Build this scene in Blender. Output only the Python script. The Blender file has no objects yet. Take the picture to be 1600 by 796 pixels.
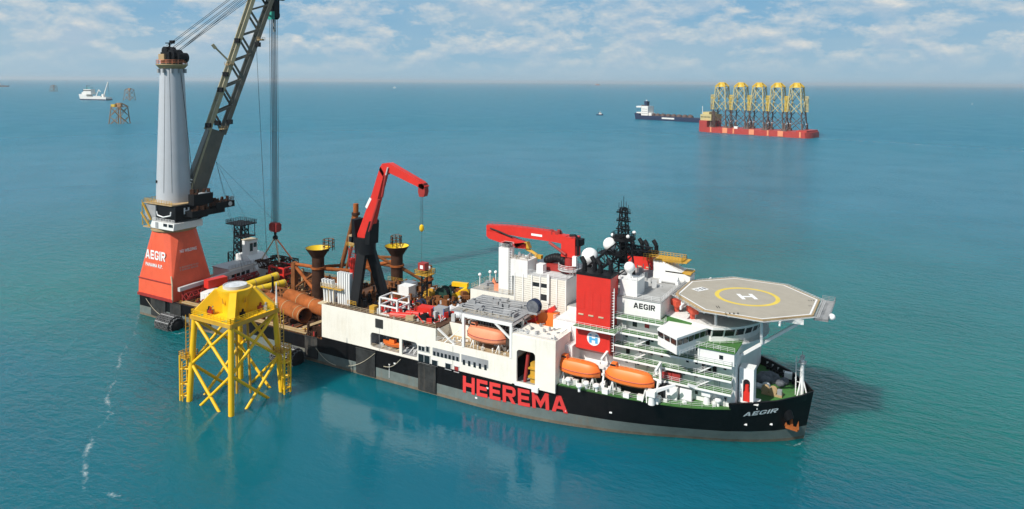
import bpy, bmesh, math, random
from mathutils import Vector, Matrix
random.seed(7)
SC = bpy.context.scene
COL = SC.collection

# ------------------------------------------------------------------ camera
# world frame = frame of the big ship: x from stern to bow, y to port, z up, sea at z = 0
W, HP = 1600.0, 796.0
FPX, PPY = 1105.0, 180.0
PITCH = math.atan((PPY - 128.0) / FPX)
ROLL = math.atan(12.0 / 1600.0)
CAM = Vector((214.87, -160.37, 76.0))
DX, DY = 0.86988975, -0.49324621          # ship axis seen in the level camera frame (right, forward)
def cam_axes():
    right = Vector((DX, -DY, 0.0))        # level right axis in world
    fwd = Vector((DY, DX, 0.0))
    up = Vector((0, 0, 1))
    f2 = fwd * math.cos(PITCH) - up * math.sin(PITCH)
    u2 = up * math.cos(PITCH) + fwd * math.sin(PITCH)
    c, s = math.cos(ROLL), math.sin(ROLL)
    r3 = right * c + u2 * s
    u3 = u2 * c - right * s
    return r3, u3, f2
CR, CU, CF = cam_axes()
cd = bpy.data.cameras.new('camera'); camo = bpy.data.objects.new('camera', cd); COL.objects.link(camo)
camo.matrix_world = Matrix(((CR.x, CU.x, -CF.x, CAM.x), (CR.y, CU.y, -CF.y, CAM.y), (CR.z, CU.z, -CF.z, CAM.z), (0, 0, 0, 1)))
cd.sensor_fit = 'HORIZONTAL'; cd.sensor_width = 36.0; cd.lens = FPX / W * 36.0
cd.shift_y = -(HP / 2 - PPY) / W
cd.clip_start = 1.0; cd.clip_end = 200000.0
SC.camera = camo
def ray(px, py):
    return CR * (px - W / 2) - CU * (py - PPY) + CF * FPX
def pY(px, py, y): r = ray(px, py); return CAM + r * ((y - CAM.y) / r.y)
def pX(px, py, x): r = ray(px, py); return CAM + r * ((x - CAM.x) / r.x)
def pZ(px, py, z): r = ray(px, py); return CAM + r * ((z - CAM.z) / r.z)

# ------------------------------------------------------------------ light
SUN_EL = math.radians(44)
sx, sy = -0.31, -0.95
sl = math.hypot(sx, sy); sx /= sl; sy /= sl
to_sun = Vector((sx * math.cos(SUN_EL), sy * math.cos(SUN_EL), math.sin(SUN_EL)))
ld = bpy.data.lights.new('sun', 'SUN'); ld.energy = 5.0; ld.angle = math.radians(0.53); ld.color = (1.0, 0.955, 0.88)
lo = bpy.data.objects.new('sun', ld); COL.objects.link(lo); lo.location = (0, 0, 300)
lo.rotation_euler = to_sun.to_track_quat('Z', 'Y').to_euler()
wd = bpy.data.worlds.new('World'); SC.world = wd; wd.use_nodes = True
def N(nt, t, **kw):
    n = nt.nodes.new(t)
    for k, v in kw.items():
        if k.startswith('i_'):
            key = k[2:]
            key = int(key) if key.isdigit() else key.replace('_', ' ')
            n.inputs[key].default_value = v
        else: setattr(n, k, v)
    return n
def ramp(nt, pts, interp='LINEAR'):
    r = nt.nodes.new('ShaderNodeValToRGB'); e = r.color_ramp; e.interpolation = interp
    while len(e.elements) < len(pts): e.elements.new(0.5)
    for el, (p, c) in zip(e.elements, pts):
        el.position = p; el.color = c if len(c) == 4 else (*c, 1)
    return r
def G(v): return (v, v, v, 1)
def world():
    nt = wd.node_tree; L = nt.links.new
    bg = nt.nodes['Background']; bg.inputs[1].default_value = 0.08
    sky = N(nt, 'ShaderNodeTexSky', sky_type='NISHITA', sun_disc=False, sun_elevation=SUN_EL, sun_rotation=math.atan2(sx, sy))
    sky.altitude = 20; sky.air_density = 1.0; sky.dust_density = 0.5; sky.ozone_density = 2.0
    tc = N(nt, 'ShaderNodeTexCoord')
    sep = N(nt, 'ShaderNodeSeparateXYZ'); L(tc.outputs['Generated'], sep.inputs[0])
    def mapr(a, b, c, d):
        n = N(nt, 'ShaderNodeMapRange', interpolation_type='SMOOTHSTEP'); L(sep.outputs[2], n.inputs[0])
        for i_, v_ in enumerate((a, b, c, d)): n.inputs[i_ + 1].default_value = v_
        return n
    def noise(scale, det, rough, loc=(0, 0, 0), dist=0.0):
        mp = N(nt, 'ShaderNodeMapping'); mp.inputs['Scale'].default_value = scale; mp.inputs['Location'].default_value = loc; L(tc.outputs['Generated'], mp.inputs[0])
        n = N(nt, 'ShaderNodeTexNoise', i_Scale=1.0, i_Detail=det, i_Roughness=rough, i_Distortion=dist); L(mp.outputs[0], n.inputs['Vector']); return n
    # moist air low over the sea: pale at the horizon, bluer above, open sky overhead
    low = ramp(nt, [(0.0, (3.9, 6.1, 7.6, 1)), (0.10, (2.6, 5.2, 7.6, 1)), (0.35, (1.9, 4.2, 7.4, 1))]); L(sep.outputs[2], low.inputs[0])
    up = mapr(0.10, 0.5, 0.0, 1.0)
    base = N(nt, 'ShaderNodeMix', data_type='RGBA'); L(up.outputs[0], base.inputs[0]); L(low.outputs[0], base.inputs[6]); L(sky.outputs[0], base.inputs[7])
    # broad thin veil, then broken cumulus
    n2 = noise((2.6, 2.6, 16.0), 5.0, 0.55, (3.1, 0.4, 0.2)); r2 = ramp(nt, [(0.38, G(0)), (0.72, G(0.7))]); L(n2.outputs[0], r2.inputs[0])
    mv = N(nt, 'ShaderNodeMix', data_type='RGBA'); L(r2.outputs[0], mv.inputs[0]); L(base.outputs[2], mv.inputs[6]); mv.inputs[7].default_value = (5.0, 6.6, 7.7, 1)
    n1 = noise((13.0, 13.0, 30.0), 12.0, 0.62, CLOUDLOC, 0.15); r1 = ramp(nt, [(0.43, G(0)), (0.53, G(0.55)), (0.64, G(1))]); L(n1.outputs[0], r1.inputs[0])
    fz = mapr(0.004, 0.055, 0.10, 0.92)
    m1 = N(nt, 'ShaderNodeMath', operation='MULTIPLY'); L(r1.outputs[0], m1.inputs[0]); L(fz.outputs[0], m1.inputs[1])
    n3 = noise((13.0, 13.0, 30.0), 8.0, 0.6, (CLOUDLOC[0], CLOUDLOC[1], CLOUDLOC[2] + 0.30), 0.15)
    cc = ramp(nt, [(0.42, (9.6, 9.3, 8.6, 1)), (0.60, (5.0, 6.5, 7.9, 1))]); L(n3.outputs[0], cc.inputs[0])
    mx = N(nt, 'ShaderNodeMix', data_type='RGBA'); L(m1.outputs[0], mx.inputs[0]); L(mv.outputs[2], mx.inputs[6]); L(cc.outputs[0], mx.inputs[7])
    L(mx.outputs[2], bg.inputs[0])
CLOUDLOC = (0.7, 0.2, 0.35)
world()
SC.view_settings.view_transform = 'Standard'; SC.view_settings.look = 'None'
SC.view_settings.exposure = 0.06; SC.view_settings.gamma = 1.0; SC.view_settings.use_curve_mapping = False
SC.cycles.use_denoising = True
SC.cycles.max_bounces = 6; SC.cycles.volume_bounces = 0
SC.cycles.volume_step_rate = 1.0

# ------------------------------------------------------------------ materials
MATS = {}
def paint(name, col, rough=0.5, var=0.12, dirt=0.0, dirtcol=(0.16, 0.10, 0.06), scale=0.35, metal=0.0, streak=True, bump=0.0, speck=0.0, spec=0.4):
    """painted or bare steel: uneven tone, vertical run-off streaks and blotches of dirt or rust"""
    m = bpy.data.materials.new(name); m.use_nodes = True; nt = m.node_tree; L = nt.links.new
    b = nt.nodes['Principled BSDF']; b.inputs['Roughness'].default_value = rough; b.inputs['Metallic'].default_value = metal; b.inputs['Specular IOR Level'].default_value = spec
    geo = N(nt, 'ShaderNodeNewGeometry')
    n1 = N(nt, 'ShaderNodeTexNoise', i_Scale=scale, i_Detail=6.0, i_Roughness=0.65); L(geo.outputs['Position'], n1.inputs['Vector'])
    r1 = ramp(nt, [(0.3, G(1 - var)), (0.7, G(1 + var * 0.5))]); L(n1.outputs[0], r1.inputs[0])
    mul = N(nt, 'ShaderNodeMix', data_type='RGBA', blend_type='MULTIPLY', i_0=1.0); mul.inputs[6].default_value = (*col, 1); L(r1.outputs[0], mul.inputs[7])
    out = mul.outputs[2]
    if dirt > 0:
        mp = N(nt, 'ShaderNodeMapping'); mp.inputs['Scale'].default_value = (1.3, 1.3, 0.10) if streak else (0.8, 0.8, 0.8)
        L(geo.outputs['Position'], mp.inputs[0])
        n2 = N(nt, 'ShaderNodeTexNoise', i_Scale=1.0, i_Detail=7.0, i_Roughness=0.7); L(mp.outputs[0], n2.inputs['Vector'])
        n3 = N(nt, 'ShaderNodeTexNoise', i_Scale=0.13, i_Detail=3.0); L(geo.outputs['Position'], n3.inputs['Vector'])
        a = N(nt, 'ShaderNodeMath', operation='MULTIPLY'); L(n2.outputs[0], a.inputs[0]); L(n3.outputs[0], a.inputs[1])
        r2 = ramp(nt, [(0.26, G(0)), (0.42, G(dirt))]); L(a.outputs[0], r2.inputs[0])
        mx = N(nt, 'ShaderNodeMix', data_type='RGBA'); L(r2.outputs[0], mx.inputs[0]); L(out, mx.inputs[6]); mx.inputs[7].default_value = (*dirtcol, 1)
        out = mx.outputs[2]
    if speck > 0:
        n4 = N(nt, 'ShaderNodeTexNoise', i_Scale=2.6, i_Detail=4.0, i_Roughness=0.7); L(geo.outputs['Position'], n4.inputs['Vector'])
        r4 = ramp(nt, [(0.56, G(0)), (0.66, G(speck))]); L(n4.outputs[0], r4.inputs[0])
        mx = N(nt, 'ShaderNodeMix', data_type='RGBA'); L(r4.outputs[0], mx.inputs[0]); L(out, mx.inputs[6]); mx.inputs[7].default_value = (*dirtcol, 1)
        out = mx.outputs[2]
    L(out, b.inputs['Base Color'])
    if bump > 0:
        n5 = N(nt, 'ShaderNodeTexNoise', i_Scale=0.8, i_Detail=3.0); L(geo.outputs['Position'], n5.inputs['Vector'])
        bp = N(nt, 'ShaderNodeBump', i_Strength=bump, i_Distance=0.15); L(n5.outputs[0], bp.inputs['Height']); L(bp.outputs[0], b.inputs['Normal'])
    MATS[name] = m
    return m
RUST = (0.16, 0.07, 0.03)
paint('white', (0.78, 0.75, 0.67), 0.5, 0.06, 0.24, (0.50, 0.42, 0.28), bump=0.10)
paint('white2', (0.76, 0.76, 0.74), 0.45, 0.06, 0.18, (0.45, 0.38, 0.28))
paint('white_clean', (0.8, 0.8, 0.79), 0.35, 0.04)
paint('black', (0.006, 0.006, 0.007), 0.45, 0.3, 0.16, (0.04, 0.03, 0.028), bump=0.2, spec=0.14)
paint('black_steel', (0.008, 0.009, 0.011), 0.55, 0.25, 0.12, (0.04, 0.03, 0.025), spec=0.18)
paint('rubber', (0.010, 0.010, 0.011), 0.8, 0.4, 0.2, (0.05, 0.05, 0.047), spec=0.2)
paint('tyre', (0.10, 0.102, 0.104), 0.6, 0.5, 0.4, (0.10, 0.10, 0.095))
paint('panel_grey', (0.035, 0.037, 0.037), 0.75, 0.5, 0.6, (0.12, 0.10, 0.08), spec=0.2)
paint('boot', (0.14, 0.17, 0.16), 0.6, 0.22, 0.55, (0.19, 0.14, 0.09), bump=0.15)
paint('fouling', (0.17, 0.14, 0.10), 0.9, 0.35, 0.5, (0.09, 0.08, 0.05))
paint('red', (0.62, 0.028, 0.018), 0.45, 0.10, 0.18, (0.30, 0.04, 0.03))
paint('red_base', (0.78, 0.115, 0.05), 0.55, 0.10, 0.30, (0.45, 0.06, 0.03))
paint('red_letter', (0.72, 0.05, 0.045), 0.5, 0.10, 0.1, (0.4, 0.03, 0.03))
paint('red_dark', (0.33, 0.03, 0.025), 0.5, 0.2, 0.2, (0.12, 0.03, 0.02))
paint('orange', (0.84, 0.185, 0.03), 0.45, 0.08, 0.12, (0.5, 0.12, 0.04))
paint('orange_fade', (0.78, 0.27, 0.14), 0.55, 0.10, 0.2, (0.45, 0.16, 0.08))
paint('yellow', (0.83, 0.50, 0.012), 0.42, 0.07, 0.10, (0.50, 0.28, 0.02))
paint('yellow_pipe', (0.72, 0.50, 0.02), 0.5, 0.12, 0.3, (0.35, 0.22, 0.03))
paint('yellow_dark', (0.55, 0.31, 0.03), 0.55, 0.2, 0.3, (0.25, 0.12, 0.03))
paint('green_deck', (0.05, 0.165, 0.035), 0.8, 0.25, 0.35, (0.13, 0.14, 0.09), streak=False)
paint('grey_deck', (0.36, 0.36, 0.35), 0.75, 0.15, 0.3, (0.22, 0.20, 0.17), streak=False)
paint('heli_deck', (0.36, 0.33, 0.275), 0.85, 0.10, 0.35, (0.31, 0.27, 0.21), streak=False, spec=0.2)
paint('worn_yellow', (0.66, 0.50, 0.08), 0.8, 0.1, 0.3, (0.5, 0.4, 0.15), streak=False)
paint('monitor_red', (0.62, 0.09, 0.05), 0.5, 0.15)
paint('rust', (0.22, 0.085, 0.03), 0.9, 0.4, 0.6, (0.08, 0.03, 0.015), speck=0.5, spec=0.15)
paint('rust_orange', (0.34, 0.10, 0.026), 0.85, 0.4, 0.7, (0.12, 0.04, 0.016), speck=0.5, spec=0.15)
paint('rust_deck', (0.095, 0.05, 0.032), 0.95, 0.45, 0.7, (0.035, 0.027, 0.022), streak=False, speck=0.5, spec=0.1)
paint('rust_dark', (0.055, 0.026, 0.016), 0.9, 0.4, 0.5, (0.02, 0.013, 0.01), speck=0.4, spec=0.15)
paint('tan_paint', (0.42, 0.30, 0.16), 0.65, 0.2, 0.4, (0.25, 0.13, 0.06))
paint('tower_white', (0.45, 0.47, 0.50), 0.4, 0.05, 0.12, (0.42, 0.40, 0.36))
paint('grey', (0.30, 0.31, 0.32), 0.55, 0.2, 0.3, (0.17, 0.13, 0.10))
paint('grey_light', (0.50, 0.51, 0.51), 0.5, 0.12, 0.25, (0.30, 0.25, 0.2))
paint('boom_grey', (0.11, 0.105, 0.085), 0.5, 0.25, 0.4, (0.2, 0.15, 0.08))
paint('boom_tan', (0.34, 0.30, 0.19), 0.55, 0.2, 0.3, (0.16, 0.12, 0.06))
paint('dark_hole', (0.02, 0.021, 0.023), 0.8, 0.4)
paint('rope', (0.50, 0.45, 0.34), 0.8, 0.2)
paint('wire', (0.035, 0.037, 0.04), 0.5, 0.2)
paint('blue', (0.05, 0.13, 0.33), 0.5, 0.15)
paint('logo_blue', (0.09, 0.38, 0.66), 0.45, 0.05)
paint('dome', (0.82, 0.81, 0.79), 0.35, 0.03)
paint('net_grey', (0.13, 0.14, 0.16), 0.9, 0.5, 0.5, (0.25, 0.24, 0.22), streak=False, scale=1.2)
paint('plastic', (0.62, 0.64, 0.66), 0.4, 0.3, scale=1.0)
paint('teal', (0.03, 0.33, 0.26), 0.6, 0.2)
paint('dark_blue', (0.018, 0.03, 0.07), 0.5, 0.25)
paint('cream', (0.55, 0.45, 0.30), 0.6, 0.2)
def glassm():
    m = bpy.data.materials.new('glass'); m.use_nodes = True; b = m.node_tree.nodes['Principled BSDF']
    b.inputs['Base Color'].default_value = (0.012, 0.017, 0.02, 1); b.inputs['Roughness'].default_value = 0.06
    MATS['glass'] = m
glassm()

# ------------------------------------------------------------------ mesh helpers
def V3(p): return Vector(p)
class MB:
    def __init__(s): s.v = []; s.f = []
    def add(s, vs, fs):
        o = len(s.v); s.v += [tuple(p) for p in vs]; s.f += [tuple(i + o for i in f) for f in fs]; return s
    def box(s, x0, x1, y0, y1, z0, z1):
        if x1 < x0: x0, x1 = x1, x0
        if y1 < y0: y0, y1 = y1, y0
        if z1 < z0: z0, z1 = z1, z0
        return s.add([(x0, y0, z0), (x1, y0, z0), (x1, y1, z0), (x0, y1, z0), (x0, y0, z1), (x1, y0, z1), (x1, y1, z1), (x0, y1, z1)],
              [(0, 3, 2, 1), (4, 5, 6, 7), (0, 1, 5, 4), (1, 2, 6, 5), (2, 3, 7, 6), (3, 0, 4, 7)])
    def obox(s, c, sx_, sy_, sz_, rz=0.0):   # box standing on c, turned about z
        ca, sa = math.cos(rz), math.sin(rz); o = []
        for z in (0, sz_):
            for a, b in ((-1, -1), (1, -1), (1, 1), (-1, 1)):
                x, y = a * sx_ / 2, b * sy_ / 2
                o.append((c[0] + x * ca - y * sa, c[1] + x * sa + y * ca, c[2] + z))
        return s.add(o, [(0, 3, 2, 1), (4, 5, 6, 7), (0, 1, 5, 4), (1, 2, 6, 5), (2, 3, 7, 6), (3, 0, 4, 7)])
    def tube(s, p0, p1, r0, r1=None, n=8, cap=True):
        p0, p1 = V3(p0), V3(p1); r1 = r0 if r1 is None else r1
        d = p1 - p0
        if d.length < 1e-6: return s
        d.normalize(); a = d.orthogonal() if abs(d.z) < 0.999 else Vector((1, 0, 0))
        if abs(d.z) < 0.999: a = d.cross(Vector((0, 0, 1)))
        a.normalize(); b = d.cross(a); vs = []; ph = math.pi / n if n == 4 else 0
        for p, r in ((p0, r0), (p1, r1)):
            for i in range(n):
                t = 2 * math.pi * i / n + ph
                vs.append(p + (a * math.cos(t) + b * math.sin(t)) * r)
        fs = [(i, (i + 1) % n, n + (i + 1) % n, n + i) for i in range(n)]
        if cap: fs += [tuple(range(n - 1, -1, -1)), tuple(range(n, 2 * n))]
        return s.add(vs, fs)
    def path(s, pts, r, n=6):
        for a, b in zip(pts[:-1], pts[1:]): s.tube(a, b, r, n=n)
        return s
    def beam(s, p0, p1, w, h, w1=None, h1=None, side=None):   # rectangular bar; w across (horizontal), h up
        p0, p1 = V3(p0), V3(p1); d = (p1 - p0).normalized()
        a = V3(side).normalized() if side is not None else d.cross(Vector((0, 0, 1)))
        if a.length < 1e-4: a = Vector((1, 0, 0))
        a.normalize(); b = a.cross(d).normalized(); w1 = w if w1 is None else w1; h1 = h if h1 is None else h1; vs = []
        for p, ww, hh in ((p0, w, h), (p1, w1, h1)):
            for i, j in ((-1, -1), (1, -1), (1, 1), (-1, 1)): vs.append(p + a * (i * ww / 2) + b * (j * hh / 2))
        return s.add(vs, [(0, 3, 2, 1), (4, 5, 6, 7), (0, 1, 5, 4), (1, 2, 6, 5), (2, 3, 7, 6), (3, 0, 4, 7)])
    def prism(s, poly, z0, z1):       # poly: (x, y) list
        n = len(poly)
        vs = [(x, y, z0) for x, y in poly] + [(x, y, z1) for x, y in poly]
        return s.add(vs, [tuple(range(n - 1, -1, -1)), tuple(range(n, 2 * n))] + [(i, (i + 1) % n, n + (i + 1) % n, n + i) for i in range(n)])
    def extr(s, pts, vec):            # planar 3-D outline pushed along vec
        n = len(pts); vec = V3(vec); q = [V3(p) for p in pts]
        return s.add(q + [p + vec for p in q], [tuple(range(n - 1, -1, -1)), tuple(range(n, 2 * n))] + [(i, (i + 1) % n, n + (i + 1) % n, n + i) for i in range(n)])
    def lathe(s, c, prof, n=20, axis='z'):
        vs = []; fs = []
        for r, z in prof:
            for i in range(n):
                t = 2 * math.pi * i / n; x, y = r * math.cos(t), r * math.sin(t)
                if axis == 'z': vs.append((c[0] + x, c[1] + y, c[2] + z))
                elif axis == 'x': vs.append((c[0] + z, c[1] + x, c[2] + y))
                else: vs.append((c[0] + x, c[1] + z, c[2] + y))
        for k in range(len(prof) - 1):
            for i in range(n): fs.append((k * n + i, k * n + (i + 1) % n, (k + 1) * n + (i + 1) % n, (k + 1) * n + i))
        fs += [tuple(range(n - 1, -1, -1)), tuple(range((len(prof) - 1) * n, len(prof) * n))]
        return s.add(vs, fs)
    def ball(s, c, r, n=14, sz=1.0):
        pr = [(max(0.02, r * math.sin(math.pi * k / 10)), -r * sz * math.cos(math.pi * k / 10)) for k in range(11)]
        return s.lathe(c, pr, n)
    def rail(s, pts, h=1.1, step=2.0, r=0.035, bars=3):
        pts = [V3(p) for p in pts]
        for a, b in zip(pts[:-1], pts[1:]):
            k = max(1, int(round((b - a).length / step)))
            for i in range(k + 1):
                p = a.lerp(b, i / k); s.tube(p, p + Vector((0, 0, h)), r, n=4, cap=False)
            for j in range(bars):
                z = Vector((0, 0, h * (j + 1) / bars)); s.tube(a + z, b + z, r, n=4, cap=False)
        return s
    def lattice(s, p0, p1, w0, w1, n, r, rb, side=None, diag=True):  # four-chord truss
        p0, p1 = V3(p0), V3(p1); d = (p1 - p0).normalized()
        a = V3(side).normalized() if side is not None else d.orthogonal().normalized()
        b = d.cross(a).normalized(); rows = []
        for k in range(n + 1):
            t = k / n; p = p0.lerp(p1, t); w = (w0 + (w1 - w0) * t) / 2
            rows.append([p + a * w + b * w, p - a * w + b * w, p - a * w - b * w, p + a * w - b * w])
        for k in range(n):
            for i in range(4):
                s.tube(rows[k][i], rows[k + 1][i], r, n=5, cap=False)
                if diag:
                    j = (i + 1) % 4
                    s.tube(rows[k][i if k % 2 else j], rows[k + 1][j if k % 2 else i], rb, n=4, cap=False)
        for k in range(n + 1):
            for i in range(4): s.tube(rows[k][i], rows[k][(i + 1) % 4], rb, n=4, cap=False)
        return s
    def build(s, name, mat, parent=None, smooth=True, kind=None):
        off = parent_loc(parent)
        me = bpy.data.meshes.new(name)
        me.from_pydata([(x - off[0], y - off[1], z - off[2]) for x, y, z in s.v], [], s.f)
        me.materials.append(MATS[mat] if isinstance(mat, str) else mat); me.validate(); 
        bm = bmesh.new(); bm.from_mesh(me); bmesh.ops.recalc_face_normals(bm, faces=bm.faces); bm.to_mesh(me); bm.free()
        if smooth:
            me.polygons.foreach_set('use_smooth', [True] * len(me.polygons)); me.set_sharp_from_angle(angle=math.radians(38))
        o = bpy.data.objects.new(name, me); COL.objects.link(o)
        if parent: o.parent = parent
        if kind: o['kind'] = kind
        return o
LOCS = {}
def parent_loc(p):
    t = Vector((0, 0, 0))
    while p is not None:
        t = t + p.location; p = p.parent
    return t
def thing(name, label, cat, loc=(0, 0, 0), group=None):
    o = bpy.data.objects.new(name, None); COL.objects.link(o); o.location = loc; o.empty_display_size = 0.5
    return tag(o, label, cat, group)
def tag(o, label, cat, group=None):
    o['label'] = label; o['category'] = cat
    if group: o['group'] = group
    return o
def solo(mb, name, mat, label, cat, group=None, smooth=True):
    """a thing that is one mesh: origin at the middle of its base"""
    xs = [p[0] for p in mb.v]; ys = [p[1] for p in mb.v]; zs = [p[2] for p in mb.v]
    c = ((min(xs) + max(xs)) / 2, (min(ys) + max(ys)) / 2, min(zs))
    mb.v = [(x - c[0], y - c[1], z - c[2]) for x, y, z in mb.v]
    o = mb.build(name, mat, None, smooth); o.location = c
    return tag(o, label, cat, group)
def copy_tree(o, parent=None):
    c = o.copy(); COL.objects.link(c); c.parent = parent
    for ch in o.children:
        copy_tree(ch, c)
    return c
def text_mesh(txt, bold=0.02, res=3):
    """outline of a word in the built-in font as (verts, faces), height of capitals = 1, starting at x = 0"""
    cu = bpy.data.curves.new('lettering_curve', 'FONT'); cu.body = txt; cu.size = 1.0; cu.offset = bold; cu.resolution_u = res; cu.space_character = 1.04
    ob = bpy.data.objects.new('lettering_curve', cu); COL.objects.link(ob)
    dg = bpy.context.evaluated_depsgraph_get(); me = bpy.data.meshes.new_from_object(ob.evaluated_get(dg))
    vs = [v.co.copy() for v in me.vertices]; fs = [tuple(p.vertices) for p in me.polygons]
    bpy.data.objects.remove(ob); bpy.data.curves.remove(cu); bpy.data.meshes.remove(me)
    x0 = min(v.x for v in vs); x1 = max(v.x for v in vs); y0 = min(v.y for v in vs); y1 = max(v.y for v in vs)
    return [((v.x - x0) / (x1 - x0), (v.y - y0) / (y1 - y0)) for v in vs], fs
def _r(a, b, c, d): return [(a, b), (c, b), (c, d), (a, d)]
_bowl = [(.72, .38), (.9, .44), (1, .56), (1, .82), (.9, .95), (.72, 1), (.72, .8), (.77, .74), (.77, .64), (.72, .58)]
BLOCK = {'H': (1, [_r(0, 0, .26, 1), _r(.74, 0, 1, 1), _r(.26, .39, .74, .62)]),
 'E': (.88, [_r(0, 0, .28, 1), _r(.28, 0, 1, .22), _r(.28, .78, 1, 1), _r(.28, .39, .93, .61)]),
 'I': (.28, [_r(0, 0, 1, 1)]),
 'M': (1.2, [_r(0, 0, .21, 1), _r(.79, 0, 1, 1), [(.21, 1), (.5, .46), (.5, .04), (.21, .58)], [(.5, .46), (.79, 1), (.79, .58), (.5, .04)]]),
 'A': (1.12, [[(0, 0), (.25, 0), (.5, .72), (.5, 1), (.36, 1)], [(1, 0), (.75, 0), (.5, .72), (.5, 1), (.64, 1)], [(.32, .2), (.68, .2), (.618, .38), (.382, .38)]]),
 'R': (1, [_r(0, 0, .26, 1), _r(.26, .8, .72, 1), _r(.26, .38, .72, .58), _bowl, [(.42, .38), (.72, .38), (1, 0), (.70, 0)]]),
 'G': (1, [[(1, .66), (1, .8), (.85, .96), (.6, 1), (.4, 1), (.15, .96), (0, .8), (0, .2), (.15, .04), (.4, 0), (.6, 0), (.85, .04), (1, .2), (1, .52), (.55, .52), (.55, .34), (.75, .34), (.75, .25), (.66, .2), (.36, .2), (.25, .28), (.25, .72), (.36, .8), (.66, .8), (.75, .72), (.75, .66)]])}
def block_letters(txt, fn, mat, parent, gap=0.17):
    # heavy wide capitals; each letter a piece of its own
    tot = sum(BLOCK[c][0] for c in txt) + gap * (len(txt) - 1); x = 0.0
    for c in txt:
        w, polys = BLOCK[c]; m = MB()
        for p in polys:
            fine = []
            for (a, b), (c2, d) in zip(p, p[1:] + p[:1]): fine += [(a, b), ((a + c2) / 2, (b + d) / 2)]
            m.add([fn((x + u * w) / tot, v) for u, v in fine], [tuple(range(len(fine)))])
        m.build('letter', mat, parent, smooth=False); x += w + gap
def lettering(txt, fn, mat, parent, name='lettering', bold=0.02):
    """fn maps (u, v) in the unit square of the word to a world point"""
    uv, fs = text_mesh(txt, bold)
    return MB().add([fn(u, v) for u, v in uv], fs).build(name, mat, parent, smooth=False)
def planar(o, ux, uy):
    o, ux, uy = V3(o), V3(ux), V3(uy)
    return lambda u, v: o + ux * u + uy * v

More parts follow.
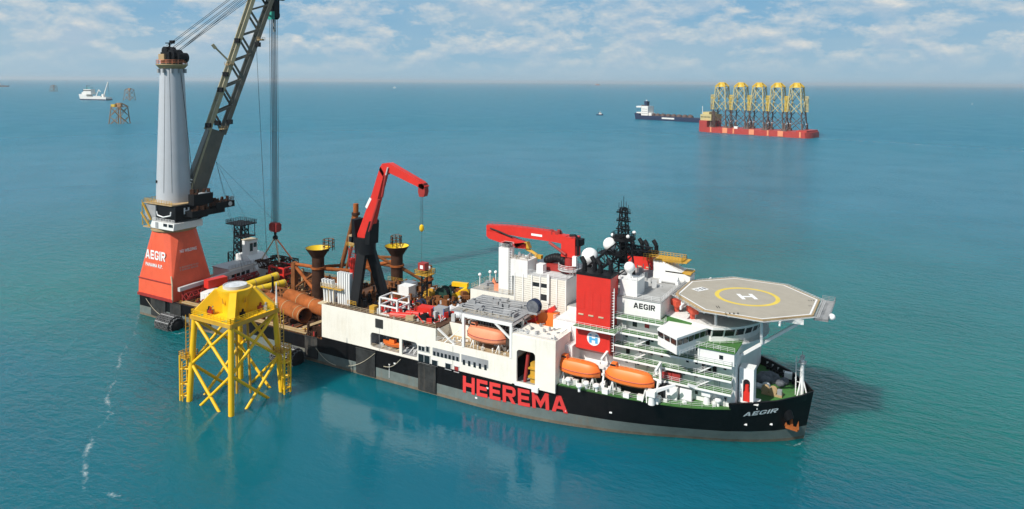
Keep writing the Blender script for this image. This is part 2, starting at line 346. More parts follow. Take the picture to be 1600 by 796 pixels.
# ------------------------------------------------------------------ sea
def sea():
    m = bpy.data.materials.new('sea_water'); m.use_nodes = True; nt = m.node_tree; L = nt.links.new
    b = nt.nodes['Principled BSDF']; b.inputs['Roughness'].default_value = 0.09; b.inputs['IOR'].default_value = 1.333
    geo = N(nt, 'ShaderNodeNewGeometry')
    def noise(scale, det, rough, sc=(1, 1, 1), rot=0, dist=0.0):
        mp = N(nt, 'ShaderNodeMapping'); mp.inputs['Scale'].default_value = sc; mp.inputs['Rotation'].default_value = (0, 0, rot); L(geo.outputs['Position'], mp.inputs[0])
        n = N(nt, 'ShaderNodeTexNoise', i_Scale=scale, i_Detail=det, i_Roughness=rough, i_Distortion=dist); L(mp.outputs[0], n.inputs['Vector']); return n
    # colour: teal, with random streaky patches of bluer tone
    big = noise(0.004, 5.0, 0.55, (1, 1, 1), 0.5, 0.4)
    rc = ramp(nt, [(0.38, (0.001, 0.118, 0.116, 1)), (0.52, (0.001, 0.132, 0.106, 1)), (0.68, (0.002, 0.155, 0.130, 1))]); L(big.outputs[0], rc.inputs[0])
    far = noise(0.0009, 4.0, 0.5, (1.0, 3.0, 1), -0.52, 0.2)
    rf = ramp(nt, [(0.50, G(0)), (0.60, G(0.75))]); L(far.outputs[0], rf.inputs[0])
    mx = N(nt, 'ShaderNodeMix', data_type='RGBA'); L(rf.outputs[0], mx.inputs[0]); L(rc.outputs[0], mx.inputs[6]); mx.inputs[7].default_value = (0.002, 0.09, 0.16, 1)
    # sky-reflection blue painted into the far base colour; unresolved chop makes far water rougher
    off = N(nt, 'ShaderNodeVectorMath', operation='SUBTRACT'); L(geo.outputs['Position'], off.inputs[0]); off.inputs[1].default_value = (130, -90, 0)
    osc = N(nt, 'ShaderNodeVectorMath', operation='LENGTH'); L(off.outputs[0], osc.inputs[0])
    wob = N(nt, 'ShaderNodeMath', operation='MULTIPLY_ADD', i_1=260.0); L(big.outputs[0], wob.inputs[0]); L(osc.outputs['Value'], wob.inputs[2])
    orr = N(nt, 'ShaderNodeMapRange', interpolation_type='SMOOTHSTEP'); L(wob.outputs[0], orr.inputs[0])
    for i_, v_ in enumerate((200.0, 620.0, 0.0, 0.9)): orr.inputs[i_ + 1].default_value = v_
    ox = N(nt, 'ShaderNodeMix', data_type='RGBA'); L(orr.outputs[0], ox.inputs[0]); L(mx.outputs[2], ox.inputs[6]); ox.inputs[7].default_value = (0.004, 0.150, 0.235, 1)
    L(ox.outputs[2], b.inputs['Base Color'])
    rr = N(nt, 'ShaderNodeMapRange'); L(osc.outputs['Value'], rr.inputs[0])
    for i_, v_ in enumerate((150.0, 1100.0, 0.08, 0.30)): rr.inputs[i_ + 1].default_value = v_
    L(rr.outputs[0], b.inputs['Roughness'])
    rs = N(nt, 'ShaderNodeMapRange'); L(osc.outputs['Value'], rs.inputs[0])
    for i_, v_ in enumerate((220.0, 900.0, 0.5, 0.14)): rs.inputs[i_ + 1].default_value = v_
    L(rs.outputs[0], b.inputs['Specular IOR Level'])
    # light spreads sideways in the silty water, so shadows on it have soft edges
    b.subsurface_method = 'BURLEY'; b.inputs['Subsurface Weight'].default_value = 1.0; b.inputs['Subsurface Radius'].default_value = (2.0, 12.0, 14.0); b.inputs['Subsurface Scale'].default_value = 1.0
    w1 = noise(0.16, 3.0, 0.55, (1.0, 2.0, 1), 0.25, 0.3)
    w2 = noise(0.62, 4.0, 0.6, (1.0, 1.7, 1), -0.1, 0.3)
    w3 = noise(0.035, 2.0, 0.5, (1, 1.6, 1), 0.5)
    calm = noise(0.02, 3.0, 0.5, (1, 1, 1), 0.3)
    rcalm = ramp(nt, [(0.35, G(0.45)), (0.65, G(1.0))]); L(calm.outputs[0], rcalm.inputs[0])
    a1 = N(nt, 'ShaderNodeMath', operation='MULTIPLY', i_1=1.7); L(w1.outputs[0], a1.inputs[0])
    a2 = N(nt, 'ShaderNodeMath', operation='MULTIPLY_ADD', i_1=0.85); L(w2.outputs[0], a2.inputs[0]); L(a1.outputs[0], a2.inputs[2])
    a3 = N(nt, 'ShaderNodeMath', operation='MULTIPLY_ADD', i_1=0.6); L(w3.outputs[0], a3.inputs[0]); L(a2.outputs[0], a3.inputs[2])
    bp = N(nt, 'ShaderNodeBump', i_Distance=1.0); L(a3.outputs[0], bp.inputs['Height'])
    # water sheltered on the lee of the hull lies calmer
    lee = N(nt, 'ShaderNodeVectorMath', operation='SUBTRACT'); L(geo.outputs['Position'], lee.inputs[0]); lee.inputs[1].default_value = (118, -50, 0)
    lsc = N(nt, 'ShaderNodeVectorMath', operation='MULTIPLY'); L(lee.outputs[0], lsc.inputs[0]); lsc.inputs[1].default_value = (1 / 60.0, 1 / 40.0, 0)
    ln = N(nt, 'ShaderNodeVectorMath', operation='LENGTH'); L(lsc.outputs[0], ln.inputs[0])
    lr = N(nt, 'ShaderNodeMapRange', interpolation_type='SMOOTHSTEP'); L(ln.outputs['Value'], lr.inputs[0])
    for i_, v_ in enumerate((0.5, 1.8, 0.075, 1.0)): lr.inputs[i_ + 1].default_value = v_
    ms = N(nt, 'ShaderNodeMath', operation='MULTIPLY'); L(rcalm.outputs[0], ms.inputs[0]); L(lr.outputs[0], ms.inputs[1])
    L(ms.outputs[0], bp.inputs['Strength'])
    L(bp.outputs[0], b.inputs['Normal'])
    MATS['sea'] = m
    R = 60000; g = [-R, -9000, -3000, -1200, -400, 0, 400, 1200, 3000, 9000, R]; mb = MB(); k = len(g)
    mb.add([(x, y, 0) for y in g for x in g], [(j * k + i, j * k + i + 1, (j + 1) * k + i + 1, (j + 1) * k + i) for j in range(k - 1) for i in range(k - 1)])
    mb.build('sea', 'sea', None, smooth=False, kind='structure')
sea()
# ------------------------------------------------------------------ the big ship: hull
ST = [(-1, 23.1, -1, 23.1), (79, 23.1, 79, 23.1), (128, 23.1, 128, 23.1), (135, 22.9, 135, 23.1), (141, 22.3, 141, 23.0), (150, 20.8, 150, 22.2), (160, 18.4, 160, 21.5),
      (167, 16.0, 167, 20.8), (173.5, 13.3, 173.5, 19.7), (178.5, 11.4, 178.5, 18.0), (183, 9.6, 183, 15.9), (187.5, 7.2, 187.5, 12.8), (192, 4.4, 192.4, 8.8), (195, 1.9, 196.4, 3.6), (196.6, 0.08, 198.2, 0.08)]
def st_at(z):
    t = z / 10.0
    return [(a + (c - a) * t, b + (d - b) * t) for a, b, c, d in ST]
def hb(x, z):
    s = st_at(max(z, -1.0))
    if x <= s[0][0]: return s[0][1]
    for (x0, y0), (x1, y1) in zip(s[:-1], s[1:]):
        if x0 <= x <= x1: return y0 + (y1 - y0) * (x - x0) / (x1 - x0)
    return s[-1][1]
def stem(z): return st_at(z)[-1][0]
def strip(mb, x0, x1, z0, z1, n=None, inset=0.0, nz=1):
    """both sides of the hull between two stations and two heights"""
    n = n or max(1, int((x1 - x0) / 3)); e = x1 > 196
    for sgn in (-1, 1):
        vs = []; fs = []
        for k in range(nz + 1):
            z = z0 + (z1 - z0) * k / nz; xe = stem(z) if e else x1
            for i in range(n + 1):
                x = x0 + (xe - x0) * i / n; vs.append((x - (inset if e and i == n else 0), sgn * max(0.0, hb(x, z) - inset), z))
        for k in range(nz):
            for i in range(n):
                a = k * (n + 1) + i; fs.append((a, a + 1, a + n + 2, a + n + 1))
        mb.add(vs, fs)
    return mb
def deckplate(mb, x0, x1, z, th=0.2, inset=0.02, n=None):
    n = n or max(1, int((x1 - x0) / 3)); xe = min(x1, stem(z) - 0.4)
    xs = [x0 + (xe - x0) * i / n for i in range(n + 1)]
    poly = [(x, -hb(x, z) + inset) for x in xs] + [(x, hb(x, z) - inset) for x in reversed(xs)]
    return mb.prism(poly, z - th, z)

SHIP = thing('construction_vessel', 'large black and white offshore construction ship with helideck on its bow', 'ship', (98, 0, 0))
BOOT, ZB = 3.0, 0.7
def hull():
    b = MB()
    for x0, x1, zt in ((-1, 79, 6.5), (79, 137.5, 7.3), (137.5, 148.4, 7.6), (148.4, 184, 9.4), (184, 198.2, 10.6)): strip(b, x0, x1, BOOT, zt, nz=2)
    b.add([(-1, -23.1, BOOT), (-1, 23.1, BOOT), (-1, 23.1, 6.5), (-1, -23.1, 6.5)], [(0, 1, 2, 3)])
    h = b.build('hull', 'black', SHIP)
    g = MB(); strip(g, -1, 198.2, ZB, BOOT, 70); g.add([(-1, -23.1, ZB), (-1, 23.1, ZB), (-1, 23.1, BOOT), (-1, -23.1, BOOT)], [(0, 1, 2, 3)])
    g.build('boot_topping', 'boot', h)
    g = MB(); strip(g, -1, 198.2, -1.0, ZB, 70); g.add([(-1, -23.1, -1), (-1, 23.1, -1), (-1, 23.1, ZB), (-1, -23.1, ZB)], [(0, 1, 2, 3)])
    g.build('fouled_waterline', 'fouling', h)
    # bulwark inner skin and cap round the bow
    g = MB(); strip(g, 184, 198.2, 9.0, 10.58, 12, inset=0.35)
    n = 14
    for sgn in (-1, 1):
        vs = []
        for i in range(n + 1):
            x = 184 + (stem(10.6) - 184) * i / n; y = hb(x, 10.6); vs += [(x, sgn * (y + 0.06), 10.6), (x - 0.1, sgn * max(0, y - 0.5), 10.6), (x, sgn * (y + 0.06), 10.72), (x - 0.1, sgn * max(0, y - 0.5), 10.72)]
        fs = []
        for i in range(n):
            a = i * 4; fs += [(a, a + 4, a + 6, a + 2), (a + 2, a + 6, a + 7, a + 3), (a + 3, a + 7, a + 5, a + 1)]
        g.add(vs, fs)
    g.build('bow_bulwark', 'black', h)
    # rubbing strake where black meets white
    for sgn in (-1, 1):
        MB().box(79, 137.4, sgn * 23.1, sgn * 23.28, 7.22, 7.42).build('rubbing_strake', 'black_steel', h); MB().box(-1, 78.9, sgn * 23.1, sgn * 23.3, 6.3, 6.62).build('rubbing_strake', 'black_steel', h)
    # dark rubber fender panels down the side
    for x0, x1, z0, z1 in ((5.3, 12.6, 0.9, 6.2), (15.0, 20.2, 1.6, 6.2), (28, 34, 1.0, 6.2), (44, 50, 1.0, 6.2), (73.0, 77.6, 1.0, 6.7), (91.3, 97.6, 0.5, 6.9), (111.3, 116.6, 0.5, 6.9)):
        p = MB().box(x0, x1, -23.45, -23.1, z0, z1)
        p.box(x0 + 0.1, x1 - 0.1, -23.5, -23.45, z0 + (z1 - z0) * 0.5, z0 + (z1 - z0) * 0.5 + 0.1)
        p.box(x0 - 0.1, x1 + 0.1, -23.62, -23.1, z1 - 0.02, z1 + 0.12)
        p.build('fender_panel', 'panel_grey', h)
    # mooring lines hanging down the side, draught marks, small discharge outlets
    for (xa, za), (xb, zb) in (((77.2, 4.2), (84.5, 0.9)), ((97.8, 6.8), (88.0, 1.4)), ((106, 6.9), (100.6, 4.0)), ((3.0, 5.8), (12.0, 1.4))):
        pts = [(xa + (xb - xa) * t, -23.6, za + (zb - za) * t - 0.9 * math.sin(math.pi * t)) for t in [i / 8 for i in range(9)]]
        MB().path(pts, 0.07, 5).build('side_rope', 'rope', h)
    g = MB()
    for x, z in ((103.8, 5.2), (128, 2.0), (160.2, 5.0), (186.5, 5.0), (191, 4.8), (150, 3.6), (131, 5.0)):
        g.box(x - 0.3, x + 0.3, -hb(x, z) - 0.08, -hb(x, z) + 0.05, z - 0.18, z + 0.18)
    g.box(102, 102.1, -23.2, -23.1, 1.2, 4.6); g.box(101.8, 102.3, -23.2, -23.1, 4.6, 4.7)
    g.build('hull_mark', 'white_clean', h)
    # names
    block_letters('HEEREMA', lambda u, v: (lambda x, z: Vector((x, -hb(x, z) - 0.12, z)))(124.3 + 26.4 * u, 2.6 + 0.35 * u + 4.0 * v), 'red_letter', h)
    block_letters('AEGIR', lambda u, v: (lambda x, z: Vector((x + 0.03, -hb(x, z) - 0.14, z)))(186.2 + 5.9 * u + 0.5 * v, 7.3 + 0.6 * u + 1.1 * v), 'white_clean', h)
    # anchor pocket
    MB().tube((193.4, -hb(193.4, 6.6) + 1.2, 7.3), (194.3, -hb(194.3, 5.6) - 0.55, 5.7), 1.25, 1.0, 14).build('hawse_pipe', 'black', h)
    return h
HULL = hull()
a = thing('anchor', 'rusty brown anchor drawn up at the bow of the big ship', 'anchor', (194.4, -4.9, 3.4))
ax, ay = 194.6, -hb(194.6, 5) - 0.75
MB().beam((ax - 0.1, ay + 0.3, 6.0), (ax + 0.1, ay, 3.9), 0.5, 0.5).build('shank', 'rust_orange', a)
MB().beam((ax - 1.1, ay + 0.2, 3.8), (ax + 1.4, ay - 0.5, 3.9), 0.55, 0.7).build('crown', 'rust_orange', a)
for s in (-1, 1):
    c = Vector((ax + 0.1 + s * 1.15, ay - 0.15 - s * 0.3, 3.9))
    MB().extr([c + Vector((-0.35, 0, 0)), c + Vector((0.35, 0, 0)), c + Vector((s * 0.25, -0.1, 2.0))], (0.05, -0.3, 0.1)).build('fluke', 'rust_orange', a)

def decks():
    d = MB(); deckplate(d, -1, 150, 6.5); d.build('aft_deck', 'rust_deck', SHIP, smooth=False)
    d = MB(); d.box(79.2, 116.3, -22.7, 4.0, 15.9, 16.2); d.box(116.3, 150, -16.9, 4.0, 15.9, 16.2); d.build('middle_deck', 'rust_deck', SHIP, smooth=False)
    d = MB(); d.box(116.3, 138, -22.9, -17.2, 12.9, 13.2); d.build('lifeboat_deck', 'tan_paint', SHIP, smooth=False)
    d = MB(); deckplate(d, 148.4, 184.2, 9.4); d.build('fore_deck', 'green_deck', SHIP, smooth=False)
    d = MB(); deckplate(d, 184.2, 198, 9.0, inset=0.36); d.build('forecastle_deck', 'green_deck', SHIP, smooth=False)
    pts = [(x, -hb(x, 9.4) + 0.3, 9.4) for x in range(149, 184, 4)]; MB().rail(pts, 1.1, 2.0, 0.028).build('deck_railing', 'white2', SHIP); MB().rail([(x, -y, z) for x, y, z in pts], 1.1, 2.0, 0.028).build('deck_railing', 'white2', SHIP)
    MB().rail([(79.4, -22.9, 16.2), (116.1, -22.9, 16.2)], 1.2, 2.2).build('deck_railing', 'cream', SHIP); MB().rail([(79.4, 3.8, 16.2), (115, 3.8, 16.2)], 1.2, 2.2).build('deck_railing', 'yellow_dark', SHIP)
    MB().box(79.2, 150, 3.6, 3.98, 6.5, 15.9).build('inner_bulkhead', 'white', SHIP)
    MB().rail([(0, 22.8, 6.5), (148, 22.8, 6.5)], 1.2, 2.5).build('deck_railing', 'yellow_dark', SHIP); MB().rail([(19, -22.8, 6.5), (72, -22.8, 6.5)], 1.0, 3.0).build('deck_railing', 'yellow_dark', SHIP)
    # long grey grating bars and edge coaming of the aft deck
    g = MB()
    for k in range(12): g.box(20 + k * 4.6, 20.5 + k * 4.6, -22.6, 22.4, 6.5, 6.85)
    for y in (-22.6, -14.0, -4.0, 6.0, 15.0, 22.2): g.box(19, 79, y, y + 0.5, 6.5, 6.95)
    g.build('deck_grillage', 'rust', SHIP)
    g = MB(); g.box(20, 73, -22.95, -21.4, 6.9, 7.25)
    g.build('edge_walkway', 'tan_paint', SHIP)
decks()

def side_block():
    T = 0.45; w = MB(); y0, y1 = -23.1, -23.1 + T
    OX0, OX1, OZ0, OZ1 = 95.9, 110.8, 7.9, 11.8
    w.box(79, OX0, y0, y1, 7.42, 16.2); w.box(OX0, OX1, y0, y1, OZ1, 16.2); w.box(OX0, OX1, y0, y1, 7.42, OZ0)
    w.box(105.2, 106.0, y0 + 0.003, y1, OZ0, OZ1); w.box(OX1, 116.3, y0, y1, 7.42, 16.2); w.box(116.3, 137.5, y0, y1, 7.42, 13.3)
    # rounded corners of the big opening
    for cx, sg in ((OX0, 1), (OX1, -1)):
        for cz, sz in ((OZ0, 1), (OZ1, -1)):
            arc = [(cx + sg * 0.9 * (1 - math.sin(t)), y0 + 0.002, cz + sz * 0.9 * (1 - math.cos(t))) for t in [i * math.pi / 16 for i in range(9)]]
            w.extr([(cx, y0 + 0.002, cz)] + arc, (0, T - 0.01, 0))
    s = w.build('side_plating', 'white', SHIP)
    e = MB(); e.box(79.0, 79.4, -22.6, 3.58, 6.5, 15.9); e.build('aft_bulkhead', 'white', SHIP)
    e = MB(); e.box(116.0, 116.3, -22.65, -17.0, 13.2, 15.9); e.box(116.3, 148.4, -17.2, -16.9, 13.2, 16.2); e.build('bay_bulkhead', 'white', SHIP)
    # inside of the boat recess
    r = MB(); r.box(95.5, 111.2, -17.5, -17.2, 7.5, 12.2); r.box(95.5, 111.2, -22.6, -17.5, 7.6, 7.9); r.box(95.4, 95.6, -22.6, -17.5, 7.9, 12.2); r.box(111.0, 111.2, -22.6, -17.5, 7.9, 12.2); r.box(95.5, 111.2, -22.6, -17.5, 12.2, 12.4)
    r.build('recess', 'grey', SHIP)
    r = MB()
    for k in range(5): x = 97 + k * 2.7; r.box(x, x + 0.35, -18.2, -17.5, 7.9, 12.2)
    r.box(106.5, 110.5, -19.5, -18.2, 7.9, 10.4); r.tube((107, -21.5, 7.9), (109.5, -19.6, 11.6), 0.18); r.tube((108.5, -21.5, 7.9), (110.5, -20, 11.6), 0.18)
    for q in range(16): x = random.uniform(96.4, 110); r.obox((x, random.uniform(-21.6, -18.6), 7.9), random.uniform(.4, 1.2), random.uniform(.3, .9), random.uniform(.4, 1.3), random.random())
    r.build('recess_equipment', 'grey_light', SHIP)
    r = MB().rail([(96.0, -22.75, 7.9), (105.2, -22.75, 7.9)], 0.9, 1.5); r.build('recess_railing', 'cream', SHIP)
    # windows in the lower side: dark glass set in frames
    def win(px0, py0, px1, py1, nx=1, mat='glass'):
        a_, b_ = pY(px0, (py0 + py1) / 2, -23.1), pY(px1, (py0 + py1) / 2, -23.1); c_ = pY((px0 + px1) / 2, py0, -23.1); d_ = pY((px0 + px1) / 2, py1, -23.1)
        x0, x1, z0, z1 = a_.x, b_.x, d_.z + 0.12, c_.z - 0.12
        f = MB(); t = 0.12
        f.box(x0 - t, x1 + t, -23.24, -23.11, z1, z1 + t); f.box(x0 - t, x1 + t, -23.24, -23.11, z0 - t, z0)
        for k in range(nx + 1): xx = x0 + (x1 - x0) * k / nx; f.box(xx - t / 2, xx + t / 2, -23.24, -23.11, z0, z1)
        fo = f.build('window', 'grey_light', s)
        for k in range(nx):
            xa, xb = x0 + (x1 - x0) * k / nx + t / 2, x0 + (x1 - x0) * (k + 1) / nx - t / 2
            MB().box(xa, xb, -23.16, -23.12, z0, z1).build('pane', mat, s)
    win(654, 540.5, 664, 549, 2); win(666, 541, 671, 551); win(654, 554, 672, 568, 2); win(675, 562.5, 684, 572); win(696, 567.5, 705, 578); win(710, 572, 717, 582, 1, 'red_dark')
    # long louvred slot
    for px0, py0, px1, py1, n in ((676, 546, 718, 556, 7), (721, 556, 763, 566, 5)):
        xa, xb = pY(px0, py0, -23.1).x, pY(px1, py1, -23.1).x; zt = 11.6; zb = 9.7
        MB().box(xa, xb, -23.15, -23.11, zb, zt).build('slot', 'grey', s)
        for k in range(n):
            x = xa + (xb - xa) * (k + 0.5) / n; MB().box(x - 0.32, x + 0.32, -23.2, -23.15, zb - (0.5 if px0 > 700 else 0.0), zb + (0.7 if px0 > 700 else 1.0)).build('port', 'glass', s)
    # one grey hatch high on the plating with a rain-worn seam below
    f = MB().box(97.6, 100.0, -23.28, -23.1, 13.4, 15.6); f.build('hatch', 'panel_grey', s)
    f = MB().box(98.75, 98.83, -23.14, -23.1, 7.5, 13.4); f.box(121.3, 121.38, -23.14, -23.1, 7.6, 13); f.build('plate_seam', 'grey', s)
    # slanting brace and steps down to the lifeboat deck
    st = MB(); st.beam((116.6, -22.6, 16.3), (121.5, -22.6, 13.3), 0.5, 0.3); st.rail([(116.4, -22.8, 13.3), (123.6, -22.8, 13.3)], 1.1, 2.0); st.build('stair', 'white2', SHIP)
side_block()

def lifeboat_bay():
    # open steel frame over the lifeboat, pipe rack on top
    b = MB(); X0, X1 = 124.2, 137.3
    for x in (X0, X1 - 0.2):
        b.beam((x, -22.8, 13.2), (x, -22.8, 21.0), 0.6, 0.6, side=(1, 0, 0)); b.beam((x, -17.4, 13.2), (x, -17.4, 21.0), 0.5, 0.5, side=(1, 0, 0)); b.beam((x, -22.8, 20.8), (x, -12, 20.8), 0.5, 0.6)
    b.beam((X0 - 0.3, -22.8, 20.9), (X1, -22.8, 20.9), 0.5, 0.7); b.beam((X0, -17.4, 20.9), (X1, -17.4, 20.9), 0.5, 0.6)
    b.beam((X1 - 4.5, -22.8, 20.6), (X1 - 0.3, -22.8, 17.6), 0.35, 0.45); b.beam((X0, -22.8, 18.4), (X0 - 5.5, -22.8, 13.3), 0.2, 0.25)
    b.build('lifeboat_frame', 'white2', SHIP)
    b = MB(); b.box(X0 - 4, X1, -22.4, -8, 21.22, 21.4); b.build('upper_platform', 'grey', SHIP)
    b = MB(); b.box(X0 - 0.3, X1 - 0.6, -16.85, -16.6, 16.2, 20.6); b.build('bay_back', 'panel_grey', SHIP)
    b = MB()
    for k in range(16):
        x = X0 + 0.6 + k * 0.78; b.box(x, x + 0.25, -17.9, -17.5, 13.4 + random.random() * 2, 18 + random.random() * 2.4)
    for z in (17.6, 18.6, 19.7): b.tube((X0, -18.2, z), (X1, -18.2, z), 0.14, n=5)
    for k in range(6): b.tube((X0 + 2 * k, -18.4, 20.6), (X0 + 2 * k + 1.9, -18.4, 18.2), 0.08, n=4)
    b.build('bay_pipework', 'grey', SHIP)
    r = MB().rail([(X0 - 3.8, -22.3, 21.4), (X1, -22.3, 21.4)], 1.0, 2.0); r.rail([(X0 - 0.1, -22.9, 13.2), (X1, -22.9, 13.2)], 1.0, 2.0); r.build('bay_railing', 'cream', SHIP)
    r = MB()
    for k in range(34):
        r.obox((random.uniform(X0 - 3.5, X1 - 1), random.uniform(-21.5, -9), 21.4), random.uniform(.5, 2.4), random.uniform(.3, 1.0), random.uniform(.3, 1.3), random.choice((0, 0.1, 1.57)))
    for k in range(8): y = -20.5 + k * 1.4; r.tube((X0 - 3, y, 21.8), (X1 - 2, y, 21.9 + random.random() * 0.4), 0.12, n=5)
    r.build('pipe_rack', 'grey', SHIP)
lifeboat_bay()

def door_tower():
    X0, X1, Y0, Y1, Z1 = 137.5, 148.4, -23.1, -15.0, 18.9; T = 0.5
    DX0, DX1, DZ0, DZ1 = 138.7, 143.4, 8.2, 15.7
    w = MB(); w.box(X0, DX0, Y0, Y0 + T, 7.62, Z1); w.box(DX1, X1, Y0 + 0.05, Y0 + T, 7.62, Z1); w.box(DX0, DX1, Y0, Y0 + T, DZ1, Z1); w.box(DX0, DX1, Y0, Y0 + T, 7.62, DZ0)
    for cx, sg in ((DX0, 1), (DX1, -1)):
        arc = [(cx + sg * 0.8 * (1 - math.sin(t)), Y0 + 0.002, DZ1 - 0.8 * (1 - math.cos(t))) for t in [i * math.pi / 16 for i in range(9)]]
        w.extr([(cx, Y0 + 0.002, DZ1)] + arc, (0, T - 0.01, 0))
    w.box(X0, X0 + T, Y0 + T, Y1, 13.2, Z1); w.box(X1 - T, X1, Y0 + T, Y1, 9.4, Z1); w.box(X0, X1, Y0 + 0.1, Y1, Z1, Z1 + 0.3)
    w.box(X0, X1, Y1 - 0.3, Y1, 7.6, Z1)
    t = w.build('hatch_tower', 'white', SHIP)
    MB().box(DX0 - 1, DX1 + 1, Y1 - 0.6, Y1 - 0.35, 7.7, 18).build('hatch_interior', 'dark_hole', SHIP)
    MB().box(DX0 - 0.9, DX1 + 1, Y0 + 0.6, Y1 - 0.6, 7.7, 8.0).build('hatch_floor', 'grey', SHIP)
    m = MB(); m.box(DX0 + 2.7, DX1 - 0.1, Y0 + 1.6, Y0 + 3.4, 8.0, 12.6); m.box(DX0 + 2.3, DX1, Y0 + 1.2, Y0 + 3.6, 9.2, 9.6); m.box(DX0 + 2.3, DX1, Y0 + 1.2, Y0 + 3.6, 11.2, 11.5)
    m.build('winch_unit', 'yellow_dark', SHIP)
    MB().tube((DX0 + 1.4, Y0 + 1.5, 8.0), (DX0 + 2.1, Y0 + 1.7, 14.6), 0.42, n=10).build('red_hose', 'red_dark', SHIP)
    l = MB(); l.box(DX0 - 0.2, DX1 + 1.0, Y0 - 0.5, Y0, 7.6, 8.15); l.box(DX1 - 0.6, DX1 + 1.0, Y0 - 0.5, Y0, 7.0, 7.6)
    l.build('hatch_sill', 'white2', SHIP)
    r = MB().rail([(X0, Y0 + 0.2, Z1 + 0.3), (X1, Y0 + 0.2, Z1 + 0.3), (X1, Y1, Z1 + 0.3)], 1.1, 1.8); r.build('tower_railing', 'white_clean', SHIP)
    # house between the tower and the accommodation
    h = MB(); h.box(143.8, 150.2, -14.9, -6.2, 9.4, 21.0); h.box(148.4, 150.2, -18.2, -14.9, 9.4, 17.0); hh = h.build('link_house', 'white2', SHIP)
    for x0, z0, w_, h_ in ((145.6, 17.6, 2.8, 1.3), (145.6, 16.4, 2.8, 0.35)): MB().box(x0, x0 + w_, -15.02, -14.92, z0, z0 + h_).build('window', 'glass', hh)
    MB().rail([(143.8, -14.7, 21.0), (150, -14.7, 21.0)], 1.1, 1.5).build('railing', 'white_clean', hh)
door_tower()

def block_and_hangar():
    w = MB(); w.box(115.2, 128.5, -6, 2.5, 16.2, 21.6); w.box(128.5, 143.8, -6, 12, 16.2, 21.6); b = w.build('raised_block', 'white', SHIP)
    w = MB(); w.box(143.8, 150.2, -6.2, 12, 16.2, 21.6); w.build('raised_block', 'white2', SHIP)
    MB().prism([(115.4, -5.8), (149.9, -5.8), (149.9, 11.8), (128.7, 11.8), (128.7, 2.3), (115.4, 2.3)], 21.6, 21.75).build('block_roof', 'grey_deck', b)
    MB().rail([(143, -5.9, 21.75), (128.6, -5.9, 21.75), (115.3, -5.9, 21.75), (115.3, 2.4, 21.75), (128.4, 2.4, 21.75)], 1.2, 1.8).build('railing', 'cream', b)
    X0, X1, Z0, Z1 = 128.6, 143.0, 18.6, 27.8
    h = MB(); h.box(X0, X1, -6.05, 10, 21.6, Z1); h.box(X0, X1, -6.05, -5.9, Z0, 21.6); ho = h.build('hangar', 'white2', SHIP)
    # horizontal cladding boards between upright posts, each board on its own
    cols = [(128.75, 130.9), (131.2, 133.4), (133.7, 135.7), (136.0, 138.0), (138.3, 140.3), (140.6, 142.8)]
    for ci, (a0, a1) in enumerate(cols):
        for k in range(17):
            z = Z0 + 0.15 + k * 0.535
            if ci in (2, 3) and k in (12, 13): continue
            if ci == 3 and k in (6, 7, 8): continue
            MB().box(a0, a1, -6.24, -6.06, z, z + 0.40).build('cladding_board', 'white', ho, smooth=False)
    for x in (128.6, 131.05, 133.55, 135.85, 138.15, 140.45, 142.9): MB().box(x - 0.13, x + 0.13, -6.42, -6.05, Z0, Z1 + 0.1).build('post', 'white2', ho)
    MB().box(138.0, 138.6, -6.8, -6.42, Z0 + 3, Z1 + 1.0).build('vent_trunk', 'white2', ho)
    for ci, k0, n in ((2, 12, 2), (3, 12, 2), (3, 6, 3)):
        a0, a1 = cols[ci]; z = Z0 + 0.15 + k0 * 0.535
        MB().box(a0 + 0.1, a1 - 0.1, -6.12, -6.06, z, z + n * 0.535 - 0.1).build('opening', 'glass' if k0 == 12 else 'dark_hole', ho)
    MB().box(X0, X1, -6.2, 10, Z1, Z1 + 0.25).build('hangar_roof', 'grey_light', ho)
    MB().rail([(X0, -6.0, Z1 + 0.25), (X1, -6.0, Z1 + 0.25), (X1, 9.8, Z1 + 0.25)], 1.1, 1.8).build('railing', 'white_clean', ho)
    k = MB().box(127.4, 132.3, -6.3, -0.8, 27.0, 31.2); ko = k.build('deckhouse', 'white2', SHIP)
    MB().rail([(127.4, -6.1, 31.2), (132.2, -6.1, 31.2), (132.2, -1, 31.2)], 1.0, 1.5).build('railing', 'cream', ko)
    k = MB()
    for q in range(14): k.obox((random.uniform(127.8, 131.8), random.uniform(-5.6, -1.5), 31.2), random.uniform(.2, .8), random.uniform(.2, .8), random.uniform(.3, 1.2))
    k.build('roof_gear', 'grey', ko)
    MB().box(133.6, 135.4, -4.0, -2.0, 27.9, 30.2).build('vent_box', 'white_clean', ho)
    # boom rest: tall white column beside the block
    c = MB(); c.box(123.5, 126.4, -5.6, -2.6, 21.75, 33.6); c.box(126.4, 127.2, -5.0, -3.2, 21.75, 27.5); co = c.build('boom_rest', 'white2', SHIP)
    c = MB(); c.box(124.2, 126.2, -4.9, -3.2, 33.6, 34.7); c.build('rest_pad', 'black_steel', co)
    c = MB()
    for q in range(18): c.tube((126.5, -5.4, 22.3 + q * 0.62), (127.3, -5.4, 22.3 + q * 0.62), 0.05, n=4)
    for x in (126.5, 127.3): c.tube((x, -5.4, 22), (x, -5.4, 33.6), 0.06, n=4)
    c.rail([(123.5, -5.5, 33.6), (126.4, -5.5, 33.6), (126.4, -2.7, 33.6), (123.5, -2.7, 33.6), (123.5, -5.5, 33.6)], 1.0, 1.2); c.build('ladder', 'white_clean', co)
block_and_hangar()

